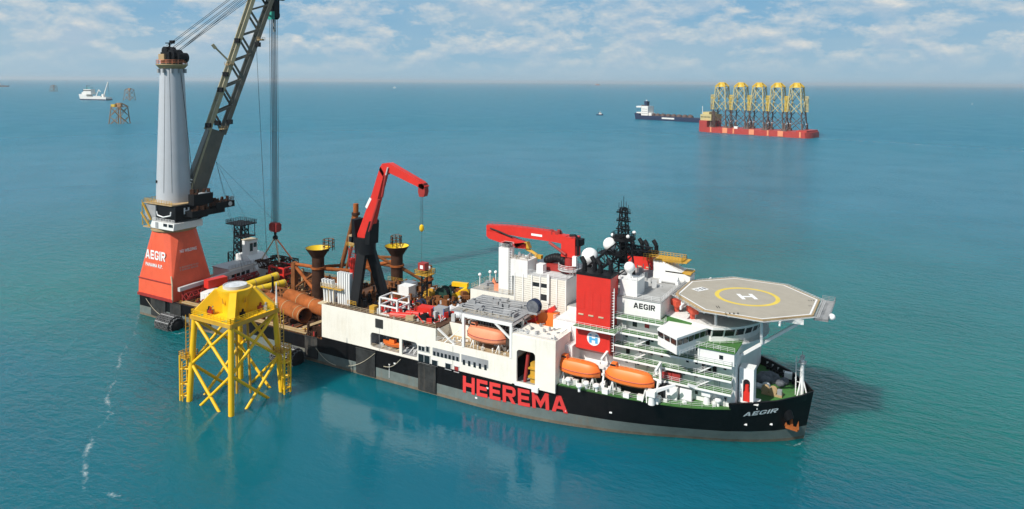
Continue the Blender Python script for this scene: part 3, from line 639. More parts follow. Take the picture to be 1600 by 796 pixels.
def accommodation():
    Y = 14.0; XF = 185.0
    base = MB(); base.box(150.2, XF, -Y, Y, 9.4, 21.6); acc = base.build('accommodation_block', 'white2', SHIP)
    # galleries on both sides, each a plate with a white edge, green walkway and railing
    levels = [(13.0, 163.5, 184.6), (15.8, 159.2, 184.6), (18.7, 159.2, 184.6), (21.6, 159.2, 170.0)]
    for z, x0, x1 in levels:
        for sg in (-1, 1):
            g = MB().box(x0, x1, sg * Y, sg * (Y + 2.3), z - 0.42, z); go = g.build('gallery', 'white2', SHIP)
            MB().box(x0 + 0.05, x1 - 0.1, sg * (Y + 0.02), sg * (Y + 2.15), z, z + 0.03).build('walkway', 'green_deck', go)
            MB().rail([(x0, sg * (Y + 2.2), z), (x1, sg * (Y + 2.2), z), (x1, sg * (Y + 0.1), z)], 1.1, 1.8, 0.03).build('railing', 'white_clean', go)
            if sg < 0 and z < 21:
                s = MB(); xs = x1 - 7
                s.beam((xs, -Y - 1.1, z + 0.05), (xs + 4.2, -Y - 1.1, z + 2.75), 0.7, 0.18); s.rail([(xs, -Y - 1.45, z), (xs + 4.2, -Y - 1.45, z + 2.7)], 0.9, 1.5); s.build('stair', 'white_clean', go)
                s = MB(); xs = x0 + 4.5
                s.beam((xs, -Y - 1.1, z + 0.05), (xs + 4.2, -Y - 1.1, z + 2.75), 0.7, 0.18); s.rail([(xs, -Y - 1.45, z), (xs + 4.2, -Y - 1.45, z + 2.7)], 0.9, 1.5); s.build('stair', 'white_clean', go)
    # port holes, doors and wall gear on the starboard wall
    for z in (9.4, 13.0, 15.8, 18.7):
        for k in range(9):
            x = 161.5 + k * 2.6 + random.uniform(-.5, .5)
            if random.random() < 0.25: continue
            w, h = (0.55, 0.7)
            MB().box(x, x + w, -Y - 0.1, -Y - 0.01, z + 1.2, z + 1.2 + h).build('window', 'glass', acc)
    for x, z in ((160.6, 18.8), (166.4, 15.9), (175.5, 18.8), (180.6, 13.1), (170.3, 13.1), (160.4, 21.7)):
        MB().box(x, x + 0.9, -Y - 0.09, -Y - 0.01, z, z + 2.0).build('door', 'grey_light', acc)
    for x, z in ((166, 19), (161.5, 16.2), (178.2, 16.0), (179.3, 16.0), (180.4, 16.0), (173.4, 19)): MB().box(x, x + 0.7, -Y - 0.55, -Y - 0.02, z + 0.2, z + 1.7).build('wall_locker', 'black_steel', acc)
    q = MB(); q.box(169.6, 172.0, -Y - 1.5, -Y - 0.35, 13.05, 14.5); q.box(172.1, 173.9, -Y - 1.5, -Y - 0.35, 13.05, 14.7); q.build('fire_locker', 'red_dark', acc)
    q = MB()
    for k in range(9): x = 162 + k * 2.6; q.path([(x, -Y - 0.12, 14.6), (x + .5, -Y - 0.12, 15.3), (x + 1.6, -Y - 0.12, 15.3), (x + 1.6, -Y - 0.12, 13.2)], 0.06, 4)
    q.build('wall_pipe', 'grey', acc)
    # upper white side block ahead of the bridge wing (z 18.7 to 21.6)
    u = MB(); u.box(177.6, XF - 0.01, -Y - 1.9, -Y, 18.72, 21.4); uo = u.build('corner_house', 'white2', SHIP)
    MB().box(182.0, 182.8, -Y - 1.98, -Y - 1.9, 19.8, 20.6).build('window', 'glass', uo)
    MB().box(176.6, XF + 0.2, -Y - 2.2, -Y + 6, 21.42, 21.62).build('roof_deck', 'green_deck', uo)
    MB().rail([(176.6, -Y - 2.1, 21.62), (XF + 0.1, -Y - 2.1, 21.62)], 1.0, 1.5, 0.03).build('railing', 'white_clean', uo)
    # bridge: curved front with a ring of windows, wings swept aft to both sides
    def ring(r, n=13): return [(172.5 + r * math.cos(a_), r * 0.93 * math.sin(a_)) for a_ in [math.radians(-62 + 124 * i / (n - 1)) for i in range(n)]]
    R0 = ring(14.6); R1 = ring(15.3)
    def poly(rr): return [(168.5, -9.5)] + rr + [(168.5, 9.5)]
    b = MB().prism(poly(R0), 21.6, 22.7); br = b.build('bridge', 'white2', SHIP)
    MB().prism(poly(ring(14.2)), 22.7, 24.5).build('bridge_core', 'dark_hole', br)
    MB().prism(poly(ring(15.9)), 24.5, 25.0).build('bridge_roof', 'white2', br)
    for (xa, ya), (xb, yb) in zip(R0[:-1], R0[1:]):
        va, vb = Vector((xa, ya, 22.72)), Vector((xb, yb, 22.72)); o_ = Vector((xa + xb - 345, ya + yb, 0)).normalized() * 0.55
        d_ = (vb - va); pts = [va + d_ * 0.06, vb - d_ * 0.06, vb - d_ * 0.06 + o_ + Vector((0, 0, 1.75)), va + d_ * 0.06 + o_ + Vector((0, 0, 1.75))]
        MB().extr(pts, -o_ * 0.1).build('bridge_window', 'glass', br)
        MB().beam(va, va + o_ + Vector((0, 0, 1.8)), 0.28, 0.2).build('mullion', 'white_clean', br)
    MB().rail([(x, y, 21.62) for x, y in ring(16.2)], 1.0, 1.5, 0.03).build('railing', 'white_clean', br)
    MB().prism(poly(ring(16.4)), 21.3, 21.6).build('bridge_deck', 'white2', br)
    for sg in (-1, 1):
        P = [(171.0, 8.0), (180.4, 8.0), (174.9, 21.8), (169.8, 18.2)]; P = [(x, sg * y) for x, y in P]
        w = MB().prism(P, 21.2, 22.9); wo = w.build('bridge_wing', 'white2', SHIP)
        cx, cy = 174.0, sg * 13.5
        core = [(cx + (x - cx) * 0.985, cy + (y - cy) * 0.985) for x, y in P]; top = [(cx + (x - cx) * 1.03, cy + (y - cy) * 1.015) for x, y in P]
        MB().prism(core, 22.9, 24.2).build('wing_core', 'white2', wo)
        MB().prism(top, 24.2, 24.65).build('wing_roof', 'white_clean', wo)
        for A_, B_, n in ((P[1], P[2], 8), (P[2], P[3], 3)):
            A3, B3 = Vector((*A_, 22.92)), Vector((*B_, 22.92)); d_ = (B3 - A3) / n
            o_ = Vector((A_[0] + B_[0] - 2 * cx, A_[1] + B_[1] - 2 * cy, 0)); nn = Vector((d_.y, -d_.x, 0)).normalized(); nn = nn if nn.dot(o_) > 0 else -nn
            for k in range(n):
                a_ = A3 + d_ * (k + 0.1) + nn * 0.06 + Vector((0, 0, 0.12)); b_ = A3 + d_ * (k + 0.9) + nn * 0.06 + Vector((0, 0, 0.12)); u_ = nn * 0.12 + Vector((0, 0, 1.1))
                MB().extr([a_, b_, b_ + u_, a_ + u_], -nn * 0.08).build('wing_window', 'glass', wo)
        MB().rail([(x + 0.3, y, 21.25) for x, y in ((180.6, sg * 9), (175.3, sg * 22))], 1.0, 1.0, 0.03, 2).build('railing', 'white_clean', wo)
        bt = [(x, y, 21.2) for x, y in P]; bt2 = [(cx + (x - cx) * 0.7 - 0.5, y * 0.82, 19.6) for x, y in P]
        MB().add(bt + bt2, [(0, 1, 5, 4), (1, 2, 6, 5), (2, 3, 7, 6), (3, 0, 4, 7), (4, 5, 6, 7)]).build('wing_underside', 'white2', wo)
    # deck at bridge roof level, top house with the ship's name
    MB().box(152, 175.2, -12.6, 12.6, 24.5, 24.75).build('roof_deck', 'green_deck', SHIP)
    MB().box(152, 168.7, -13.0, 14, 21.6, 24.5).build('upper_house', 'white2', SHIP)
    t = MB().box(152.2, 168.7, -13.2, 14.2, 24.76, 28.4); th = t.build('top_house', 'white2', SHIP)
    MB().box(152.0, 168.9, -13.4, 14.4, 28.4, 28.55).build('top_house_roof', 'grey_deck', th)
    block_letters('AEGIR', planar((162.6, -13.26, 26.45), (4.9, 0, 0), (0, 0, 1.2)), 'black_steel', th)
    MB().rail([(152.2, -13.2, 28.55), (168.7, -13.2, 28.55), (168.7, 14.2, 28.55), (152.2, 14.2, 28.55)], 1.0, 2.0, 0.03).build('railing', 'white_clean', th)
    for x0, x1, z in ((157.5, 170.0, 24.6), (150.6, 160.6, 22.0)):
        g = MB().box(x0, x1, -15.8 if x0 > 155 else -19.2, -13.0, z - 0.35, z); go = g.build('gallery', 'white2', SHIP)
        ye = -15.7 if x0 > 155 else -19.1
        MB().rail([(x0, ye, z), (x1, ye, z), (x1, -13.2, z)], 1.1, 1.5, 0.03).build('railing', 'white_clean', go); MB().box(x0 + .05, x1 - .05, ye + 0.1, -13.3, z, z + 0.03).build('walkway', 'green_deck', go)
    for x, z in ((162.4, 22.2), (165.2, 22.4)): MB().box(x, x + 1.0, -13.12, -13.02, z, z + 1.4).build('window', 'red_dark' if x > 165 else 'glass', th)
    # roof gear on the top house
    g = MB(); g.box(159.0, 163.0, -12.2, -7.2, 28.56, 32.0); k = g.build('roof_cabin', 'white2', SHIP); MB().rail([(159, -12, 32.0), (163, -12, 32.0), (163, -7.4, 32)], 1.0, 1.3, 0.03).build('railing', 'white_clean', k)
    g = MB(); g.extr([(161, 5, 28.56), (170, 5, 28.56), (170, 5, 29.8), (163, 5, 33.0), (161, 5, 33.0)], (0, 4, 0)); g.build('sloped_casing', 'white2', SHIP)
    g = MB(); g.box(161.3, 169.2, 4.9, 9.1, 33.02, 33.2); g.rail([(158.5, 5, 32.4), (168, 5, 32.4), (168, 9, 32.4), (158.5, 9, 32.4)], 1.8, 0.8, 0.06, 4); g.box(164, 170.2, 5, 9, 30.4, 30.7); g.build('yellow_platform', 'yellow_dark', SHIP)
    g = MB(); g.tube((164, 2.2, 29.4), (168, 2.2, 29.4), 0.85, n=12); g.box(163.6, 164.2, 1.4, 3.0, 28.56, 29.4); g.box(167.6, 168.2, 1.4, 3.0, 28.56, 29.4); g.build('roof_tank', 'white_clean', SHIP)
    g = MB()
    for k in range(26): g.obox((random.uniform(153, 166), random.uniform(-5, 12), 28.56), random.uniform(.3, 1.1), random.uniform(.3, 1.1), random.uniform(.3, 1.8), random.random())
    for k in range(7): g.tube((153 + k * 1.2, 3 + k, 28.56), (153 + k * 1.2, 3 + k, 30.5 + random.random() * 2), 0.12, n=5)
    g.build('roof_vent', 'grey_light', SHIP, kind='stuff')
    g = MB(); g.tube((158, -8, 28.56), (158, -8, 31), 0.3); g.box(157.2, 158.8, -8.6, -7.4, 31, 31.6); g.build('search_light', 'white_clean', SHIP)
accommodation()

def funnels():
    for x0, x1, y0, y1, z0, zt, logo in ((150.6, 158.7, -17.2, -12.6, 16.6, 33.2, True), (151.6, 158.6, 11.6, 16.6, 21.6, 31.9, False)):
        f = MB(); f.box(x0, x1, y0, y1, z0, zt)
        fo = f.build('funnel', 'red', SHIP)
        if logo: MB().extr([(x0, y0, z0), (x0 + .01, y0 + 2.4, z0 - 1.4), (x0 + .01, y1, z0 - 1.4), (x0, y1, z0)], (x1 - x0, 0, 0)).build('funnel_foot', 'red_dark', fo)
        c = MB(); c.box(x0 - 0.08, x1 + 0.08, y0 - 0.08, y1 + 0.08, zt, zt + 0.55); c.build('funnel_cap', 'black_steel', fo)
        for k in range(4):
            x = x0 + 1.2 + k * 1.9; y = (y0 + y1) / 2 + (0.8 if k % 2 else -0.6)
            MB().path([(x, y, zt), (x, y, zt + 2.3), (x - 0.9, y + 0.2, zt + 3.5)], 0.55, 10).build('exhaust_pipe', 'black_steel', fo)
        for k in range(3): MB().box(x0 + 0.6 + 2.4 * k, x0 + 1.8 + 2.4 * k, y0 - 0.16, y0 - 0.01, zt - 9.0 if logo else zt - 3, (zt - 9.0 if logo else zt - 3) + 0.3).build('vent_slot', 'cream', fo)
        for k in range(4): MB().box(x0 + 0.35 + 1.9 * k, x0 + 2.1 + 1.9 * k, y0 - 0.05, y0 - 0.005, zt - 7.6 if logo else zt - 5.5, zt - 3.6).build('access_panel', 'red', fo)
        MB().box(x0 + 0.7, x1 - 0.8, y0 - 0.05, y0 - 0.004, 17.4 if logo else zt - 9, 21.2 if logo else zt - 8).build('face_panel', 'red', fo)
        if logo:
            cx, cz = 154.9, 19.3
            MB().lathe((cx, y0 - 0.06, cz), [(1.55, 0), (1.55, -0.06)], 32, 'y').build('logo_disc', 'white_clean', fo)
            l = MB(); yy = y0 - 0.14
            for sg in (-1, 1):
                l.box(cx + sg * 0.72 - 0.32, cx + sg * 0.72 + 0.32, yy, yy + 0.02, cz - 1.0, cz + 0.35)
                l.box(cx + sg * 0.72 - 0.26, cx + sg * 0.72 + 0.26, yy, yy + 0.02, cz + 0.55, cz + 0.95)
            l.box(cx - 0.4, cx + 0.4, yy, yy + 0.02, cz - 0.35, cz + 0.1); l.build('logo_letter', 'logo_blue', fo)
    s = MB(); s.tube((159.3, -16.5, 17), (159.3, -16.5, 31), 0.1, n=4)
    for q in range(22): s.box(158.75, 159.3, -16.6, -16.0, 17 + q * 0.62, 17.06 + q * 0.62)
    s.build('funnel_ladder', 'white_clean', SHIP)
funnels()

def mast():
    m = thing('lattice_mast', 'tall black lattice radar mast between the two red funnels', 'mast', (155.8, -2.0, 28.55))
    b = MB(); b.lattice((155.8, -2, 28.55), (155.8, -2, 39.6), 4.6, 2.4, 5, 0.24, 0.15); b.build('lower_lattice', 'black_steel', m)
    b = MB(); b.box(155.1, 156.5, -2.7, -1.3, 33, 39.6); b.build('mast_core', 'black_steel', m)
    b = MB(); b.prism([(155.8 + 2.9 * math.cos(t), -2 + 2.9 * math.sin(t)) for t in [i * math.pi / 4 + .39 for i in range(8)]], 38.6, 39.2); b.rail([(155.8 + 2.8 * math.cos(i * math.pi / 4 + .39), -2 + 2.8 * math.sin(i * math.pi / 4 + .39), 39.2) for i in range(9)], 1.1, 1.2, 0.06); b.build('mast_platform', 'black_steel', m)
    b = MB(); b.lattice((155.8, -2, 39.2), (155.8, -2, 46.3), 2.0, 1.2, 5, 0.16, 0.10)
    for z in (41, 43, 45): b.box(154.0, 157.6, -2.2, -1.8, z, z + 0.25); b.box(155.6, 156.0, -3.8, -0.2, z + 0.6, z + 0.8); b.rail([(154.6, -3.1, z), (157, -3.1, z), (157, -0.9, z), (154.6, -0.9, z), (154.6, -3.1, z)], 0.8, 1, 0.05, 2)
    b.tube((155.8, -2, 46.3), (155.8, -2, 49), 0.08, n=4)
    for k in range(5): b.tube((154.6 + k * .6, -2, 46), (154.6 + k * .6, -2, 47 + random.random()), 0.06, n=4)
    b.build('upper_lattice', 'black_steel', m)
    MB().lattice((155.0, -3.5, 36.4), (150.6, -11.0, 32.0), 2.6, 2.2, 5, 0.2, 0.13).build('side_truss', 'black_steel', m); MB().lattice((156.5, -0.5, 36.0), (158.0, 12.0, 33.0), 1.8, 1.6, 6, 0.18, 0.12).build('side_truss', 'black_steel', m)
    b = MB(); b.box(151, 157, -6.5, -2.5, 35.6, 35.8); b.rail([(151, -6.4, 35.8), (157, -6.4, 35.8), (157, -2.6, 35.8)], 1.1, 1, 0.06); b.box(158, 162, 1, 1.6, 36.6, 36.9); b.build('mast_walkway', 'black_steel', m)
    b = MB(); b.ball((157.6, -3.8, 39.9), 0.45); b.ball((157.9, -0.4, 40.2), 0.5); b.ball((153.6, -3.4, 39.8), 0.4); b.build('small_dome', 'dome', m)
    for x, y, z, r, base, lab in ((150.0, -8.5, 35.3, 1.95, 32.6, 'big white satellite dome above the starboard red funnel'), (153.2, -4.0, 37.6, 1.6, 35.6, 'white satellite dome hugging the black lattice mast'), (160.4, -10.0, 34.4, 1.25, 32.0, 'small white satellite dome on the roof cabin by the red funnel')):
        d = thing('satellite_dome', lab, 'dome', (x, y, base), 'satellite domes')
        b = MB()
        pr = [(0.55 * r, -0.92 * r)] + [(r * math.sin(t), -r * math.cos(t)) for t in [math.radians(a_) for a_ in range(40, 180, 10)]] + [(0.02, r)]
        b.lathe((x, y, z), pr, 22); b.build('radome', 'dome', d)
        b = MB(); b.tube((x, y, base), (x, y, z - 0.9 * r), 0.4, 0.6, 10)
        for k in range(3): t = k * 2.1; b.tube((x + 0.9 * math.cos(t), y + 0.9 * math.sin(t), base), (x, y, z - r), 0.1, n=5)
        b.build('pedestal', 'black_steel' if r > 1.4 else 'white_clean', d)
mast()

def helideck():
    cx, cy, z = 184.2, -0.3, 28.9; R = 14.0 / math.cos(math.pi / 8)
    oc = [(cx + R * math.cos(math.pi / 8 + k * math.pi / 4), cy + R * math.sin(math.pi / 8 + k * math.pi / 4)) for k in range(8)]
    h = thing('helideck', 'octagonal grey helicopter deck with yellow circle and white H over the bow', 'helideck', (cx, cy, 24.7))
    MB().prism(oc, z - 0.45, z).build('deck_plate', 'heli_deck', h, smooth=False)
    def inset(k): return [(cx + (x - cx) * k, cy + (y - cy) * k) for x, y in oc]
    def ringmb(pa, pb, zz):
        n = len(pa); return MB().add([(x, y, zz) for x, y in pa] + [(x, y, zz) for x, y in pb], [(i, (i + 1) % n, n + (i + 1) % n, n + i) for i in range(n)])
    ringmb(inset(0.985), inset(0.962), z + 0.006).build('edge_line', 'white_clean', h, smooth=False)
    circ = lambda r: [(cx + 0.0 + r * math.cos(t), cy + 0.1 + r * math.sin(t)) for t in [2 * math.pi * i / 48 for i in range(48)]]
    ringmb(circ(6.9), circ(5.95), z + 0.008).build('touchdown_circle', 'worn_yellow', h, smooth=False)
    # letter H read from the bow side
    Ld = Vector((0.86, 0.51, 0)); Wd = Vector((-0.51, 0.86, 0)); l = MB()
    def bar(c, a, b): c = V3(c); l.add([c + Ld * i * a + Wd * j * b for i, j in ((-.5, -.5), (.5, -.5), (.5, .5), (-.5, .5))], [(0, 1, 2, 3)])
    c0 = Vector((cx, cy + 0.1, z + 0.01))
    bar(c0 + Ld * 1.35, 0.85, 4.0); bar(c0 - Ld * 1.35, 0.85, 4.0); bar(c0, 1.85, 0.85)
    l.build('letter_h', 'white_clean', h, smooth=False)
    # weight and size marks
    def mark(px, py, txt, wd, hg):
        p = pZ(px, py, z + 0.01); f = planar(p - Ld * wd / 2 - Wd * hg / 2, Ld * wd, Wd * hg)
        n = len(txt) + 1; k_ = MB()
        for i_ in range(n): k_.add([f((i_ + a_) / n, b_) for a_, b_ in ((0.1, 0.0), (0.45, 0.0), (0.75, 1.0), (0.4, 1.0))], [(0, 1, 2, 3)])
        k_.build('deck_mark', 'black_steel', h, smooth=False, kind='stuff')
    q = pZ(1094, 452, z + 0.006); m = MB(); u_, v_ = Vector((-0.5, -0.87, 0)), Vector((0.87, -0.5, 0))
    m.add([q + u_ * i * 1.7 + v_ * j * 1.1 for i, j in ((-1, -1), (1, -1), (1, 1), (-1, 1))], [(0, 1, 2, 3)]); m.build('mark_panel', 'white_clean', h, smooth=False)
    k_ = MB(); f_ = planar(q + u_ * -1.4 + v_ * 0.8 + Vector((0, 0, 0.006)), u_ * 2.8, v_ * -1.6)
    for a0, a1, b0, b1 in ((0, .16, .1, .9), (.28, .5, .55, .85), (.34, .56, .1, .35), (.66, .72, .1, .9), (.8, .96, .15, .5), (.78, .94, .65, .9)): k_.add([f_(a0, b0), f_(a1, b0), f_(a1, b1), f_(a0, b1)], [(0, 1, 2, 3)])
    k_.build('deck_mark', 'black_steel', h, smooth=False, kind='stuff')
    mark(1122, 480, 't', 0.9, 1.6); mark(1144, 490, 'D22', 3.4, 1.0); mark(1268, 470, '22', 1.6, 0.8); mark(1266, 478, 'D', 0.8, 0.8)
    # gutter edge, safety nets, foam boxes
    n_ = MB(); ou = inset(1.012); 
    for i in range(8): n_.beam((*ou[i], z - 0.2), (*ou[(i + 1) % 8], z - 0.2), 0.22, 0.5)
    n_.build('edge_gutter', 'tan_paint', h)
    o2 = inset(1.10)
    for i in range(8):
        a_, b_ = Vector((*ou[i], z - 0.3)), Vector((*ou[(i + 1) % 8], z - 0.3)); c_, d_ = Vector((*o2[i], z - 0.1)), Vector((*o2[(i + 1) % 8], z - 0.1)); nn = MB()
        for k in range(13): t = k / 12; nn.tube(a_.lerp(b_, t), c_.lerp(d_, t), 0.045, n=4)
        for t in (0.35, 0.7, 1.0): nn.tube(a_.lerp(c_, t), b_.lerp(d_, t), 0.045, n=4)
        nn.build('safety_net', 'grey_light', h)
    # under-structure: girders, two long raking struts and uprights
    s = MB()
    for y in (-9, -3, 3, 9): s.beam((172, y, z - 0.95), (197, y, z - 0.95), 0.4, 0.95)
    for x in (173, 178, 183, 188, 193): s.beam((x, -13, z - 0.85), (x, 13, z - 0.85), 0.35, 0.75)
    s.build('deck_girder', 'white2', h)
    for sg in (-1, 1):
        MB().beam((185.2, sg * 10.5, 19.4), (196.4, sg * 7.5, 27.6), 0.5, 0.55).build('raking_strut', 'white2', h)
        MB().tube((189.2, sg * 11.2, 28.0), (189.2, sg * 10.0, 22.4), 0.32, n=8).build('strut', 'white2', h)
        MB().tube((175, sg * 9, 24.75), (175, sg * 9, 28.2), 0.35, n=8).build('strut', 'white2', h)
        MB().tube((180, sg * 11, 25.0), (180, sg * 11, 28.2), 0.3, n=8).build('strut', 'white2', h)
    # access platform and ladder on the forward edge
    g = MB(); p0 = Vector((199.6, 3, z - 1.0))
    g.box(198.4, 201.2, -5.5, 9.5, z - 1.2, z - 1.05); g.rail([(201.2, -5.5, z - 1.05), (201.2, 9.5, z - 1.05), (198.6, 9.5, z - 1.05)], 1.0, 1.2, 0.05); g.rail([(198.6, -5.5, z - 1.05), (201.2, -5.5, z - 1.05)], 1.0, 1.2, 0.05)
    for k in range(16): g.box(198.5, 201.1, -5.2 + k * 0.95, -5.0 + k * 0.95, z - 1.04, z - 0.92)
    g.build('access_platform', 'grey', h)
    MB().ball((201.7, -3.6, z - 0.6), 0.7).build('life_raft', 'white_clean', h)
    # red foam monitors on the aft side
    for px, py in ((1057, 473), (1082, 484)):
        q = pZ(px, py, 27.0); r = MB(); r.obox((q.x, q.y, 26.3), 2.6, 1.5, 1.3, -0.8); r.obox((q.x, q.y, 24.75), 0.8, 0.8, 1.55, -0.8); r.build('foam_monitor', 'monitor_red', h)
    r = MB(); r.rail([(170.3, -6, z), (172, -10.6, z), (177, -15.4, z)], 0.9, 1.4, 0.05, 2); r.build('railing', 'tan_paint', h)
helideck()
# ------------------------------------------------------------------ main crane at the stern
paint('pale_red', (0.62, 0.24, 0.19), 0.6, 0.2)
def main_crane():
    cx, cy = 7.6, -16.4
    c = thing('main_crane', 'giant crane on a red tapered base with white column at the stern', 'crane', (cx, cy, 6.5))
    def sq(h, z, hy=None): hy = hy or h; return [(cx - h, cy - hy, z), (cx + h, cy - hy, z), (cx + h, cy + hy, z), (cx - h, cy + hy, z)]
    lo_, mi, tp = sq(8.7, 6.5, 7.0), sq(8.5, 11.6, 6.9), None
    n = 16; ring_ = []
    for k in range(n):
        t = math.radians(-135 + 360 * k / n); ring_.append((cx + 6.5 * math.cos(t), cy + 6.5 * math.sin(t), 27.6))
    b = MB(); vs = lo_ + mi + ring_
    fs = [(i, (i + 1) % 4, 4 + (i + 1) % 4, 4 + i) for i in range(4)]
    for i in range(4):
        a_, b_ = 4 + i, 4 + (i + 1) % 4; r_ = [8 + (i * 4 + k) % n for k in range(5)]
        fs += [(a_, b_, r_[2])] + [(a_, r_[k + 1], r_[k]) for k in range(2)] + [(b_, r_[k + 1], r_[k]) for k in range(2, 4)]
    fs.append(tuple(8 + k for k in range(n)))
    b.add(vs, fs); base = b.build('crane_base', 'red_base', c, smooth=False)
    e = MB(); e.path([(x, y, 12.2) for x, y, _ in [(cx - 8.5, cy - 7.06, 0), (cx + 8.5, cy - 7.06, 0)]], 0.18); e.box(cx - 8.9, cx + 8.9, cy - 7.3, cy - 7.0, 6.5, 7.4); e.build('base_coaming', 'red_dark', base)
    e = MB(); e.path([(cx + 8.75, cy - 7.1, 6.6), (cx + 8.75, cy - 7.1, 11.6), (cx + 7.6, cy - 6.6, 14.5)], 0.22, 6); e.build('base_pipe', 'cream', base)
    # name on the starboard face, warning text on the forward face (both faces lean inward)
    def lean(A_, B_, P_):   # plane through A, B (lower edge) and P (top)
        A_, B_, P_ = V3(A_), V3(B_), V3(P_); ux = (B_ - A_); up = (P_ - A_); up = up - ux * (up.dot(ux) / ux.length_squared); nn = ux.cross(up).normalized()
        if nn.dot(A_ - Vector((cx, cy, 11))) < 0: nn = -nn
        return A_, ux.normalized(), up.normalized(), nn
    A_, ux, up, nn = lean(mi[0], mi[1], ring_[2])
    def tx(s, u0, v0, w, h, pl, mat='white_clean', bold=0.04):
        A_, ux, up, nn = pl
        lettering(s, planar(A_ + ux * u0 + up * v0 + nn * 0.1, ux * w, up * h), mat, base, bold=bold)
    block_letters('AEGIR', planar(A_ + ux * 3.5 + up * 7.2 + nn * 0.1, ux * 10.0, up * 2.9), 'white_clean', base); tx('PANAMA R.P.', 3.6, 4.8, 8.6, 1.15, (A_, ux, up, nn), bold=0.03)
    pl = lean(mi[1], mi[2], ring_[6])
    tx('NO WELDING', 3.6, 9.6, 6.0, 1.0, pl, 'white_clean', 0.03); A2, u2_, v2_, n2_ = pl; mk = MB()      # worn pale lines of unreadable print
    for row in range(2):
        xx = 3.0
        while xx < 9.6:
            wl = random.uniform(0.35, 0.8); q = A2 + u2_ * xx + v2_ * (4.0 + row * 0.8) + n2_ * 0.1; mk.add([q, q + u2_ * wl, q + u2_ * wl + v2_ * 0.55, q + v2_ * 0.55], [(0, 1, 2, 3)]); xx += wl + random.choice((0.12, 0.12, 0.3))
    mk.build('worn_print', 'pale_red', base, smooth=False, kind='stuff')
    # slewing ring and platform
    b = MB(); b.lathe((cx, cy, 27.6), [(6.6, 0), (6.9, 0.3), (6.9, 1.0), (6.4, 1.2)], 28); b.build('slew_ring', 'tan_paint', c)
    b = MB(); b.lathe((cx, cy, 28.8), [(5.4, 0), (5.4, 6.6)], 24); b.build('slew_drum', 'grey', c)
    d = MB(); d.prism([(cx - 6.4, cy - 6.6), (cx + 7.4, cy - 6.6), (cx + 7.4, cy + 5.0), (cx - 6.4, cy + 6.6)], 28.7, 28.98); d.build('slew_platform', 'tan_paint', c)
    d = MB(); d.extr([(cx - 2.4, cy - 6.9, 29.0), (cx + 9.4, cy - 6.9, 29.0), (cx + 9.9, cy - 6.9, 31.2), (cx - 1.2, cy - 6.9, 31.2)], (0, 3.6, 0)); d.box(cx + 5.6, cx + 9.3, cy - 3.28, cy + 3.6, 29.02, 31.15); cab = d.build('operator_cabin', 'white2', c)
    for x0, x1 in ((cx + 4.6, cx + 6.4), (cx + 7.2, cx + 9.2)): MB().box(x0, x1, cy - 7.0, cy - 6.92, 30.0, 30.9).build('window', 'glass', cab)
    MB().box(cx + 0.6, cx + 2.0, cy - 7.0, cy - 6.92, 29.2, 31.0).build('door', 'grey', cab)
    MB().rail([(cx - 1.2, cy - 6.8, 31.2), (cx + 9.8, cy - 6.8, 31.2)], 1.1, 1.3, 0.05).build('railing', 'white_clean', cab)
    d = MB(); d.box(cx - 5.8, cx - 0.2, cy - 6.3, cy - 2, 31.3, 36.0); d.build('machinery_house', 'grey', c)
    d = MB(); d.box(cx - 0.2, cx + 9.0, cy - 5.8, cy + 5.8, 31.6, 36.4); d.build('boom_foot_frame', 'black_steel', c)
    lettering('H', planar((cx + 9.1, cy - 3.0, 33.6), (0, 2.0, 0), (0, 0, 2.0)), 'white_clean', c, bold=0.05)
    d = MB(); d.box(cx - 6.2, cx + 8, cy - 6.4, cy + 6.4, 36.4, 36.7); d.build('upper_platform', 'tan_paint', c)
    d = MB(); d.rail([(cx + 8, cy - 6.3, 36.7), (cx - 6.1, cy - 6.3, 36.7), (cx - 6.1, cy + 6.3, 36.7)], 1.2, 1.3, 0.06); d.rail([(cx - 6.4, cy - 6.5, 29.3), (cx - 6.4, cy + 6.5, 29.3)], 1.2, 1.3, 0.06)
    for k in range(6): d.tube((cx - 6.6, cy - 6.6 + 2 * k, 29.3), (cx - 6.6, cy - 6.6 + 2 * k, 37.4), 0.12, n=5)
    d.beam((cx - 5.8, cy - 7.0, 36.6), (cx - 1.6, cy - 7.0, 31.4), 0.5, 0.3); d.beam((cx - 6.4, cy - 7.2, 33.5), (cx - 2.0, cy - 7.2, 29.4), 0.4, 0.25); d.build('platform_railing', 'yellow_dark', c)
    d = MB(); d.path([(cx + 1.0, cy - 6.7, 34.4), (cx + 1.4, cy - 6.7, 33.2), (cx + 4.2, cy - 6.7, 32.8), (cx + 7.8, cy - 6.7, 33.6), (cx + 8.0, cy - 6.7, 34.8)], 0.2, 6); d.build('vent_pipe', 'white_clean', c)
    # winch gallery reaching out on the boom side
    d = MB(); d.box(cx + 8.0, cx + 12.6, cy - 2.5, cy + 9.5, 32.8, 34.6); d.box(cx + 9, cx + 13.0, cy + 6.0, cy + 13.0, 34.2, 36.2); d.box(cx + 8.6, cx + 11.4, cy - 1, cy + 6, 36.2, 39.6)
    d.beam((cx + 9, cy + 2, 31.5), (cx + 11, cy + 12, 34.6), 0.6, 0.6); d.build('winch_gallery', 'black_steel', c)
    d = MB(); d.rail([(cx + 12.8, cy - 2, 34.6), (cx + 12.8, cy + 12.8, 36.2), (cx + 9, cy + 12.8, 36.2)], 1.2, 1.2, 0.07)
    for k in range(22):
        xa_, ya_, za_ = random.choice(((random.uniform(11.6, 12.4), random.uniform(-2, 5), 34.6), (random.uniform(9.4, 12.6), random.uniform(6.6, 12.4), 36.2), (random.uniform(9, 11), random.uniform(-.4, 5.4), 39.6)))
        d.obox((cx + xa_, cy + ya_, za_), random.uniform(.3, 1.3), random.uniform(.3, 1.2), random.uniform(.4, 1.6), random.random())
